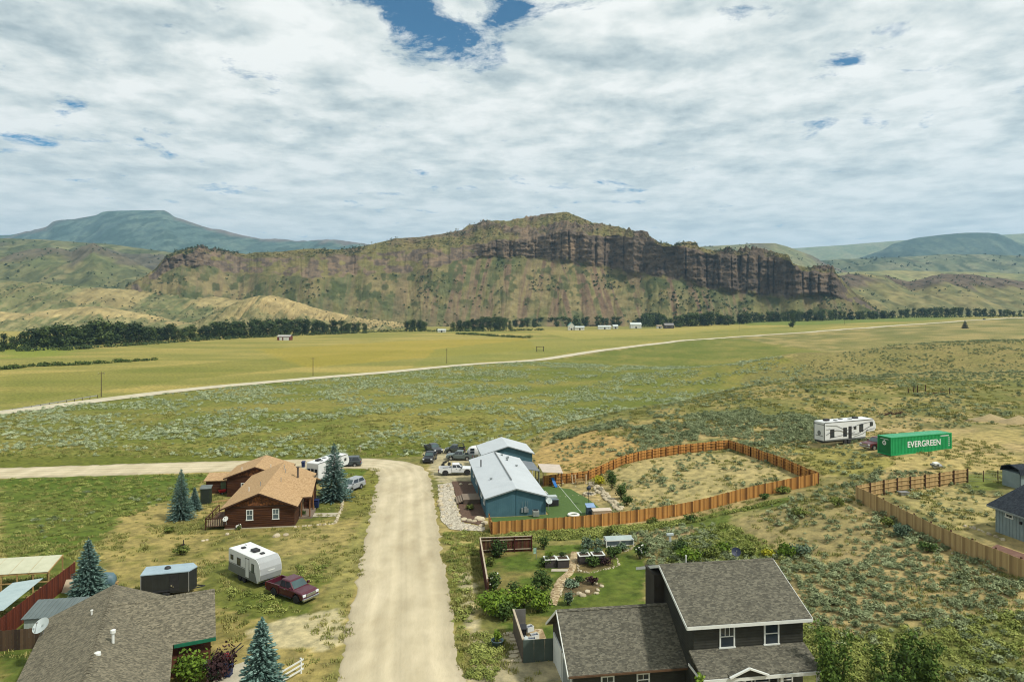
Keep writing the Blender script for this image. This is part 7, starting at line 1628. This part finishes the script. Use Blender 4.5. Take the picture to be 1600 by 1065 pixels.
for k, (px, py) in enumerate(((300, 690), (420, 676), (560, 684), (180, 672), (640, 668))):
    me = SAG[k].copy(); me.materials.clear(); me.materials.append(PSAGE)
    o = link('sagebrush', me); o.location = G(px, py); o.scale = (1.3, 1.2, 1.0); pale_protos.append(o)
    tag(o, 'silvery sagebrush clump in the ditch grass across the gravel road', 'sagebrush', 'silvery sagebrush across the road')
fl = in_poly(sx[rest], sy[rest], FLAT); rf_, rh_ = rest[fl], rest[~fl]
instances('sagebrush_cover', sage_protos, np.stack([sx[rh_], sy[rh_], szz[rh_]], 1), rot3(len(rh_), r_), scl3(ss[rh_], r_), r_.integers(0, 5, len(rh_)), label='grey green sagebrush covering the hillsides', cat='sagebrush')
instances('sagebrush_cover', pale_protos, np.stack([sx[rf_], sy[rf_], szz[rf_]], 1), rot3(len(rf_), r_), scl3(ss[rf_] * 1.1, r_), r_.integers(0, 5, len(rf_)), label='silvery sagebrush covering the flat between the two roads', cat='sagebrush')
tp = []
for k in range(3):
    x_, y_ = [(-16.5, 60.0), (-40.0, 84.0), (2.0, 62.5)][k]; o = link('grass_clump', TUF[k]); o.location = (x_, y_, Tz(x_, y_)); tag(o, 'dry grass tuft among the rough grass', 'grass', kind='stuff'); tp.append(o)
gxs, gys = [], []
def d_grass(x, y): return .08 + .92 * sstep(.46, .62, fbm(x / 5 + 3, y / 5, 4))
for (n_, a, b, c, d, sd) in ((10000, -75, -10, 40, 128, 11), (3000, -8, 4, 50, 92, 12), (9000, 2, 75, 42, 128, 13), (9000, -150, 60, 137, 210, 14), (6000, 20, 130, 120, 220, 15)):
    x_, y_ = scatter(n_, a, b, c, d, d_grass, sd); gxs.append(x_); gys.append(y_)
gx_, gy_ = np.concatenate(gxs), np.concatenate(gys); gs_ = r_.uniform(.6, 1.4, len(gx_)) * np.where(gy_ > 130, 1.5, 1.0)
instances('rough_grass', tp, np.stack([gx_, gy_, T(gx_, gy_)], 1), rot3(len(gx_), r_), scl3(gs_, r_), r_.integers(0, 3, len(gx_)), label='rough grass growing over the plots and road verges', cat='grass')
# taller green weeds: ditch below the cedar fence, road verges, left field
wd = []
for k in range(2):
    V, Fq = cloud([(0, 0, .25, .45, .45, .28), (.3, .1, .2, .3, .3, .2), (-.25, .2, .22, .3, .3, .22)], 120, .09, 300 + k, up=.9); V[:, 2] = np.maximum(V[:, 2], 0)
    o = link('weed_clump', np_mesh('weed_clump', V, Fq, foliage('weed_leaves', alb(160, 164, 92, .95), alb(92, 104, 48, .95), alb(128, 136, 66, .95), .5, .3))); x_, y_ = [(6.0, 84.8), (-2.0, 63.0)][k]; o.location = (x_, y_, Tz(x_, y_)); tag(o, 'leafy green weeds along fences and verges', 'weeds', kind='stuff'); wd.append(o)
wx, wy = [], []
for poly, n_ in (([(770, 846), (900, 842), (1010, 830), (1120, 806), (1230, 780), (1200, 790), (1000, 820), (800, 834)], 700), ([(690, 830), (765, 830), (762, 860), (742, 880), (705, 880), (695, 850)], 60), ([(700, 880), (728, 878), (735, 950), (738, 1000), (715, 1010), (702, 940)], 45),
                 ([(1040, 880), (1060, 845), (1130, 815), (1200, 850), (1240, 875)], 320), ([(0, 745), (330, 738), (300, 770), (180, 820), (90, 868), (0, 880)], 500), ([(0, 700), (300, 690), (650, 690), (780, 676), (640, 705), (300, 706), (0, 722)], 500), ([(1240, 1065), (1250, 975), (1300, 985), (1400, 1030), (1430, 1065)], 420), ([(1300, 1000), (1600, 950), (1600, 1065), (1400, 1065)], 260), ([(340, 900), (350, 950), (400, 965), (470, 950), (530, 870), (500, 880)], 60), ([(740, 990), (790, 1000), (770, 1065), (730, 1065)], 90)):
    pg_ = Gm(poly); a = np.array(pg_); q = r_.uniform(a.min(0), a.max(0), (n_ * 4, 2)); k = in_poly(q[:, 0], q[:, 1], pg_) & ~blocked(q[:, 0], q[:, 1]); q = q[k][:n_]; wx.append(q[:, 0]); wy.append(q[:, 1])
wx, wy = np.concatenate(wx), np.concatenate(wy)
instances('green_weeds', wd, np.stack([wx, wy, T(wx, wy)], 1), rot3(len(wx), r_), scl3(r_.uniform(.35, 1.0, len(wx)), r_), r_.integers(0, 2, len(wx)), label='green weeds in the ditches and rough corners', cat='weeds')

# ================================================================== THE VALLEY: tree line, meadow things
LFC = foliage('cottonwood_leaves', alb(98, 112, 60, .8), alb(38, 52, 30, .8), alb(66, 82, 42, .8), .4, .35, .2)
def cotton_mesh(seed):
    r_ = random.Random(seed); bl = [(r_.uniform(-2.6, 2.6), r_.uniform(-2.6, 2.6), r_.uniform(1.5, 13.5), r_.uniform(1.3, 2.9), r_.uniform(1.3, 2.9), r_.uniform(1.4, 3)) for _ in range(15)] + [(0, 0, 12, 2.0, 2.0, 4), (0, 0, 6, 3, 3, 4.5), (0, 0, 2.5, 3, 3, 2.5)]
    V, Fq = cloud(bl, 760, .6, seed, up=.3, shell=.4, aspect=.75); return np_mesh('crown', V, Fq, LFC)
CTM = [cotton_mesh(400 + k) for k in range(5)]
TRK = MB().bar((0, 0, -1), (.2, 0, 6), (.5, .3), n=7).bar((.2, 0, 6), (-.6, .3, 12), (.3, .1), n=6).bar((.2, 0, 6), (1.2, -.4, 11), (.25, .08), n=6).mesh('trunk', BARK)
flat_pt = G
def cotton(px, py, H, label, group, wide=1.0, name='cottonwood_tree'):
    x_, y_, _ = flat_pt(px, py); z_ = Tz(x_, y_); s_ = H / 16.0; t = thing(name, label, 'tree', (x_, y_, z_), random.uniform(0, 6.28), group)
    o = link('crown', random.choice(CTM), t); o.scale = (s_ * wide, s_ * wide, s_); o = link('trunk', TRK, t); o.scale = (s_, s_, s_)
    return t
def tree_row(x0, x1, ya, yb, n, top, label, group, jit=3.0, wide=1.05):
    for k in range(n):
        f_ = (k + random.random() * .8) / n; px = x0 + (x1 - x0) * f_; py = ya + (yb - ya) * f_ + random.uniform(-1.2, .6)
        tp_ = np.interp(f_, np.linspace(0, 1, len(top)), top) + random.uniform(-jit, jit)
        _, y_, _ = flat_pt(px, py); H = max(5, (py - tp_) * y_ / F)
        cotton(px, py, H, label, group, wide * random.uniform(.85, 1.25))
tree_row(0, 30, 545, 547, 3, [520, 522], 'leafy tree in the small clump at field edge left of the long row', 'left edge clump')
tree_row(34, 130, 545, 541, 12, [514, 506, 504, 510], 'dark cottonwood in the tall clump at left end of the long row', 'left clump of the river row', 4, 1.2)
tree_row(112, 330, 541, 528, 30, [513, 500, 503, 506, 508, 505], 'dark cottonwood in the long river row behind the hay meadow', 'long river row', 5, 1.35)
tree_row(330, 572, 529, 519, 34, [502, 499, 497, 498, 500, 503], 'dark cottonwood in the narrow far end of the long river row', 'far end of the river row', 3.5, 1.15)
tree_row(634, 668, 518, 517, 6, [499, 496, 500], 'cottonwood in the lone clump between the two river rows', 'lone clump', 2, 1.0)
tree_row(706, 800, 517, 516, 16, [499, 496, 493, 497], 'dark cottonwood below the cliff left of the farm buildings', 'trees left of the farm', 2.5, 1.0)
tree_row(806, 1000, 511, 508.5, 26, [499, 496, 493, 494, 497], 'dark cottonwood standing among the white farm buildings', 'farm trees', 3.5, 1.25)
tree_row(1003, 1040, 510, 509, 8, [487, 486, 488], 'tall cottonwood in the high clump right of the farm', 'high clump', 1.5, 1.0)
tree_row(1040, 1170, 511, 506, 20, [496, 489, 485, 490, 488], 'dark cottonwood right of the farm below the cliff', 'trees right of the farm', 3.5, 1.25)
tree_row(1170, 1400, 504, 497, 36, [488, 487, 484, 482, 486, 484], 'dark cottonwood in the row below right end of cliff', 'right river row', 3.5, 1.3)
tree_row(1405, 1610, 496, 494, 32, [481, 479, 480, 483, 484], 'far cottonwood in the row towards the right hills', 'far right river row', 2, 1.1)
cotton(1238, 511, 22, 'lone tall cottonwood standing out in the meadow', None, .75)
o = thing('lone_conifer', 'single dark conifer beside the county road', 'tree', (*flat_pt(1508, 513)[:2], Tz(*flat_pt(1508, 513)[:2]))); q = link('needles', spruce_mesh(8.6, 3.2, 5, foliage('dark_needles', alb(62, 76, 52), alb(28, 38, 26), alb(44, 56, 38), 0, .5)), o); q.scale = (1.35, 1.35, 1.25); part(o, 'trunk', MB().bar((0, 0, -.3), (0, 0, 8), (.3, .05), n=6), BARK)
# low willow thickets in the meadow (masses nobody could count)
def thicket(name, label, pts, w_, h_, seed, n=1500, mat=LFC, size=.5):
    line = [flat_pt(*p) for p in pts]; r_ = random.Random(seed); bl = []
    for (a, b) in zip(line[:-1], line[1:]):
        m = max(3, int(math.dist(a[:2], b[:2]) / (w_ * .55)))
        for k in range(m):
            f_ = k / m; x_ = a[0] + (b[0] - a[0]) * f_ + r_.uniform(-1, 1) * w_ * .3; y_ = a[1] + (b[1] - a[1]) * f_ + r_.uniform(-1, 1) * w_ * .6; hh = h_ * r_.uniform(.5, 1.1)
            bl.append((x_, y_, Tz(x_, y_) + hh * .4, w_ * r_.uniform(.35, .7), w_ * r_.uniform(.35, .7), hh * .6))
    V, Fq = cloud(bl, n, size, seed, up=.5, shell=.3, aspect=.8)
    return tag(link(name, np_mesh(name, V, Fq, mat)), label, 'thicket', kind='stuff')
LFW = foliage('willow_leaves', alb(110, 126, 62), alb(50, 64, 30), alb(78, 96, 42), 0, .5, .15)
thicket('willow_thicket', 'low willow thicket along a ditch in the left meadow', [(0, 578), (60, 572), (120, 570), (170, 567), (205, 565), (245, 562)], 5, 2.6, 1, 2600, LFW, .5)
thicket('willow_thicket', 'low willow thicket in the meadow below the cliff', [(712, 522), (740, 523), (770, 525), (800, 527), (830, 528)], 8, 3.2, 2, 1800, LFW, .7)
thicket('river_undergrowth', 'dark undergrowth along the foot of the left river row', [(0, 549), (100, 547), (200, 540), (330, 531), (450, 525), (575, 520)], 9, 4.5, 3, 4200, LFC, .8)
thicket('river_undergrowth', 'undergrowth between the far river rows', [(575, 519), (640, 518), (706, 518), (800, 517), (850, 516)], 9, 4, 4, 1800, LFC, .9)
thicket('river_undergrowth', 'undergrowth along the foot of the right river row', [(1000, 511), (1100, 508), (1200, 503), (1300, 500), (1400, 497), (1600, 495)], 9, 5, 5, 3200, LFC, 1.0)
# hillside scrub and the small pines along the cliff crest
X_, D_, H_, seg_, rock_ = CLIFF
r_ = np.random.default_rng(77); V_all, F_all, off = [], [], 0
cand = np.argwhere((seg_ < 1.0) | ((seg_ > 2.05) & (seg_ < 3.02)))
den = fbm(X_ / 60 + 4, H_ / 40 + 2, 4)
for (i, k) in cand[r_.integers(0, len(cand), 9000)]:
    sg = seg_[i, k]; p_ = sstep(.46, .62, den[i, k]) * (.75 if sg < 1 else .8) + .05
    if sg < 1: p_ = p_ * (.25 + .75 * sstep(.3, .8, sg)) * (.45 + .55 * (1 - sstep(250, 600, abs(X_[i, k] - 60))))
    if r_.random() > p_: continue
    s_ = r_.uniform(1.0, 3.4) if sg < 1 else r_.uniform(.8, 2.4); tall = 1.0 if sg < 2.8 else r_.uniform(1.2, 3.0)
    V, Fq = cloud([(0, 0, s_ * .5 * tall, s_, s_, s_ * .7 * tall)], 12, s_ * .55, int(r_.integers(1 << 30)), up=.3)
    V = V + np.array([X_[i, k], D_[i, k] - .5, H_[i, k]]); V_all.append(V); F_all.append(Fq + off); off += len(V)
tag(link('hillside_scrub', np_mesh('hillside_scrub', np.concatenate(V_all), np.concatenate(F_all), foliage('juniper', alb(84, 98, 62, .95), alb(46, 58, 38, .95), alb(64, 78, 48, .95), 0, .5, .1))), 'dark scrub and small pines scattered over the cliff slopes', 'scrub', kind='stuff')

def hill_scrub(name, hill, n, size, seed, label, lo=.15, hi=1.0, mat='juniper'):
    X, D, H, TT = HILLS[hill]; q = np.random.default_rng(seed); den = fbm(X / 80 + 4, H / 40 + seed, 4); cand = np.argwhere((TT > lo) & (TT <= hi)); out, fs, off = [], [], 0
    for (i, k) in cand[q.integers(0, len(cand), n)]:
        if q.random() > sstep(.42, .62, den[i, k]) * .9 + .08: continue
        s_ = size * q.uniform(.5, 1.3); V, Fq = cloud([(0, 0, s_ * .5, s_, s_, s_ * .7)], 9, s_ * .6, int(q.integers(1 << 30)), up=.3)
        out.append(V + np.array([X[i, k], D[i, k] - .5, H[i, k]])); fs.append(Fq + off); off += len(V)
    tag(link(name, np_mesh(name, np.concatenate(out), np.concatenate(fs), MATS[mat])), label, 'scrub', kind='stuff')
for (hl_, n_, sz, sd, lb, lo_) in (('left_spur_hill', 1500, 3.2, 1, 'dark scrub dotting the left spur hill', .1), ('badland_bench', 1500, 1.9, 2, 'low scrub on the badland bench', .1), ('badland_mound', 900, 1.4, 3, 'low scrub on the tan badland mound', .1), ('badland_toe', 500, 1.4, 4, 'low scrub on the badland toe', .1),
                               ('right_outcrop_hill', 1300, 2.4, 5, 'dark scrub on the right outcrop hill', .1), ('right_middle_ridge', 900, 6.5, 6, 'dark pines on the right middle ridge', .3), ('left_olive_hill', 900, 4.5, 7, 'dark scrub on the left olive hill', .2), ('behind_cliff_hill', 400, 4.5, 8, 'dark scrub on the hill behind the cliff', .4)):
    hill_scrub('hillside_scrub', hl_, n_, sz, sd, lb, lo_)
# ================================================================== far buildings and roadside things
def far_house(px, py, w_, d_, h_, rise, wall, roof, label, name='farm_building', axis='x', rz=0.0, door=True):
    x_, y_, _ = flat_pt(px, py); t = thing(name, label, 'building', (x_, y_, Tz(x_, y_)), rz)
    a, b = -w_ / 2, w_ / 2
    part(t, 'wall', gable_walls(a, b, 0, d_, h_, rise * .95, axis, -1), wall); part(t, 'roof', gable_roof(a - .4, b + .4, -.4, d_ + .4, h_, h_ + rise, axis, .2), roof)
    if door: part(t, 'door', MB().box(-1.2, 1.2, -.08, 0, 0, min(2.8, h_ - .2)), pm('dark_opening', (.04, .035, .03), (.05, .045, .04), scale=1, rough=.9))
    for x2 in (a * .6, b * .6): window(t, (x2, 0, h_ * .55), '-y', 1.2, 1.1)
    return t
FW = pm('farm_white', alb(226, 226, 214, .8), alb(206, 206, 196, .8), scale=.4, rough=.7); FRF = pm('farm_roof', alb(214, 220, 214, .8), alb(190, 198, 192, .8), scale=.4, rough=.5); TEAL = pm('teal_roof', alb(120, 190, 184), alb(100, 170, 164), scale=.4, rough=.5)
RBN = pm('barn_red', alb(128, 64, 52), alb(104, 50, 42), scale=.5, rough=.8, bands=(0, .4, .02))
o = far_house(443, 531.5, 13.5, 9, 3.8, 1.8, RBN, pm('barn_roof', alb(196, 192, 182), alb(170, 166, 156), scale=.4, rough=.5), 'small red barn with white doors alone in the hay meadow', 'red_barn', door=False)
for x_ in (-3.0, 1.2, 4.2): part(o, 'barn_door', MB().box(x_ - 1.4, x_ + 1.4, -.1, 0, 0, 3.0), FW)
far_house(893, 515.5, 10, 12, 6.5, 5.5, FW, TEAL, 'white farmhouse with steep pale teal roof below the cliff', axis='y')
far_house(906, 515.5, 14, 9, 4, 2, FW, FRF, 'low white building beside steep teal roofed farmhouse')
far_house(945, 514.5, 20, 9, 4, 2.2, FW, FRF, 'long white farm building between tree clumps')
far_house(962, 513.5, 8, 8, 4, 2.5, FW, FRF, 'small white shed right of the long farm building')
far_house(994, 513, 17, 12, 6, 3.5, FW, FRF, 'large white barn left of the high tree clump')
far_house(1031, 513, 8, 8, 3.5, 2, FW, pm('tan_roof', alb(170, 152, 124), alb(150, 132, 106), scale=.4, rough=.7), 'tiny pale shed right of the large white barn')
far_house(1046, 513, 14, 10, 5, 3, pm('dark_barn', alb(92, 84, 80), alb(72, 66, 62), scale=.4, rough=.8), pm('grey_barn_roof', alb(150, 146, 142), alb(132, 128, 124), scale=.4, rough=.6), 'dark grey barn at right end of farm')
far_house(690, 519, 11, 8, 3, 1.5, FW, FRF, 'small white cabin in front of the lone tree clump')
WOODP = pm('pole_wood', alb(96, 82, 64), alb(76, 64, 50), scale=2, rough=.9)
poles = []
for k, (px, py, lb) in enumerate(((158, 622, 'utility pole by county road nearest the big guard rail'), (489, 589, 'utility pole by county road opposite the sage flat'), (698, 569.5, 'utility pole by county road left of the log gateway'), (1155, 519, 'utility pole by county road near the lone cottonwood'), (1320, 509, 'far utility pole by county road'))):
    x_, y_, _ = flat_pt(px, py - 2); t = thing('utility_pole', lb, 'utility pole', (x_, y_, Tz(x_, y_)), R(40)); part(t, 'pole', MB().bar((0, 0, -.5), (0, 0, 9.4), (.17, .11), n=8), WOODP); part(t, 'crossarm', MB().box(-1.1, 1.1, -.06, .06, 8.7, 8.85), WOODP)
    for x2 in (-.95, 0, .95): part(t, 'insulator', MB().lathe([(.06, 8.85), (.07, 8.95), (.03, 9.05)], 8, (x2, 0, 0)), STEEL)
x_, y_, _ = flat_pt(844, 549); gt_ = thing('ranch_gate', 'dark log ranch gateway beside the county road', 'gate', (x_, y_, Tz(x_, y_)), R(20))
for x2 in (-3.2, 3.2): part(gt_, 'post', MB().bar((x2, 0, -.5), (x2, 0, 4.2), .3, n=8), WOODP)
part(gt_, 'beam', MB().bar((-3.8, 0, 4.2), (3.8, 0, 4.2), .25, n=8), WOODP); part(gt_, 'gate_leaf', MB().box(-3.0, 3.0, -.05, .05, .4, .5).box(-3.0, 3.0, -.05, .05, 1.2, 1.3).box(-3.0, -2.9, -.05, .05, .4, 1.3).box(2.9, 3.0, -.05, .05, .4, 1.3), WOODP)
x_, y_, _ = flat_pt(75, 636); gr_ = thing('guard_rail', 'long grey guard rail along the left part of county road', 'guard rail', (x_, y_, Tz(x_, y_)), 0)
a0, a1 = flat_pt(-30, 648), flat_pt(152, 623)
for k in range(14):
    f_ = k / 13; px2, py2 = a0[0] + (a1[0] - a0[0]) * f_ - x_, a0[1] + (a1[1] - a0[1]) * f_ - y_; part(gr_, 'post', MB().box(px2 - .08, px2 + .08, py2 - .08, py2 + .08, -.3, .8), WOODP)
part(gr_, 'rail', MB().bar((a0[0] - x_, a0[1] - y_ - .12, .62), (a1[0] - x_, a1[1] - y_ - .12, .62), .08, .3), STEEL)
# old posts and dead brush on the right hillside
for k, (px, py, h_) in enumerate(((1427, 613, 1.5), (1434, 613, 1.8), (1446, 613, 1.9), (1484, 616, 1.6), (1420, 614, 1.2))):
    x_, y_, z_ = G(px, py); o = thing('old_post', 'dark leaning corral post on the right hillside', 'post', (x_, y_, z_), random.uniform(0, 6), 'old corral posts'); part(o, 'shaft', MB().bar((0, 0, -.3), (random.uniform(-.2, .2), 0, h_), (.14, .10), n=7), DPOST); part(o, 'split_top', MB().bar((0, 0, h_ * .8), (.25, .1, h_ * .95), .05, n=5), DPOST)
x_, y_, z_ = G(1462, 616); o = thing('fallen_rail', 'fallen dark log rail between old corral posts', 'log', (x_, y_, z_), R(5)); part(o, 'log', MB().bar((-2.6, 0, .2), (2.6, .3, .5), (.13, .09), n=7), DPOST); part(o, 'stub', MB().bar((1.2, .2, .4), (1.7, .5, .9), .06, n=5), DPOST)
r_ = random.Random(5)
for k, (px, py, lb) in enumerate(((1405, 647, 'tangle of dead grey brush on the dry flat'), (1388, 648, 'smaller tangle of dead brush beside the larger one'))):
    x_, y_, z_ = G(px, py); o = thing('dead_brush', lb, 'brush pile', (x_, y_, z_)); mb = MB(); 
    for q in range(46 - 16 * k): a = r_.uniform(0, 6.28); b_ = r_.uniform(.1, 1.2); p_ = (r_.uniform(-1.8, 1.8), r_.uniform(-.8, .8), 0); mb.bar(p_, (p_[0] + math.cos(a) * 1.3, p_[1] + math.sin(a) * .9, b_), (.05, .015), n=4)
    part(o, 'twigs', mb, DPOST, kind='stuff'); part(o, 'root', MB().bar((-.8, 0, 0), (.9, .2, .5), (.16, .08), n=7), DPOST)
# cattle-sized dark animals are too far to tell; a dark car on the county road
truck('parked_car', 'tiny dark car far away on the county road', (*flat_pt(1538, 499.5)[:2], Tz(*flat_pt(1538, 499.5)[:2]) + .4), 60, carpaint('black_car_paint', (.018, .019, .022)), 4.8, bed=False, wr=.34, cat='car')
# ================================================================== HAZE
hz = MB().box(-12800, 12800, -500, 12900, -14, 1250)
m_hz = bpy.data.materials.new('valley_haze'); m_hz.use_nodes = True
hn = m_hz.node_tree.nodes; hn.clear()
ho = hn.new('ShaderNodeOutputMaterial'); hv = hn.new('ShaderNodeVolumePrincipled')
hv.inputs['Color'].default_value = (0.42, 0.72, 1.0, 1); hv.inputs['Density'].default_value = 7e-5
hv.inputs['Anisotropy'].default_value = 0.2
m_hz.node_tree.links.new(hv.outputs[0], ho.inputs['Volume'])
haze = link('haze', hz.mesh('haze', m_hz)); tag(haze, kind='stuff', label='thin blue air over the valley')
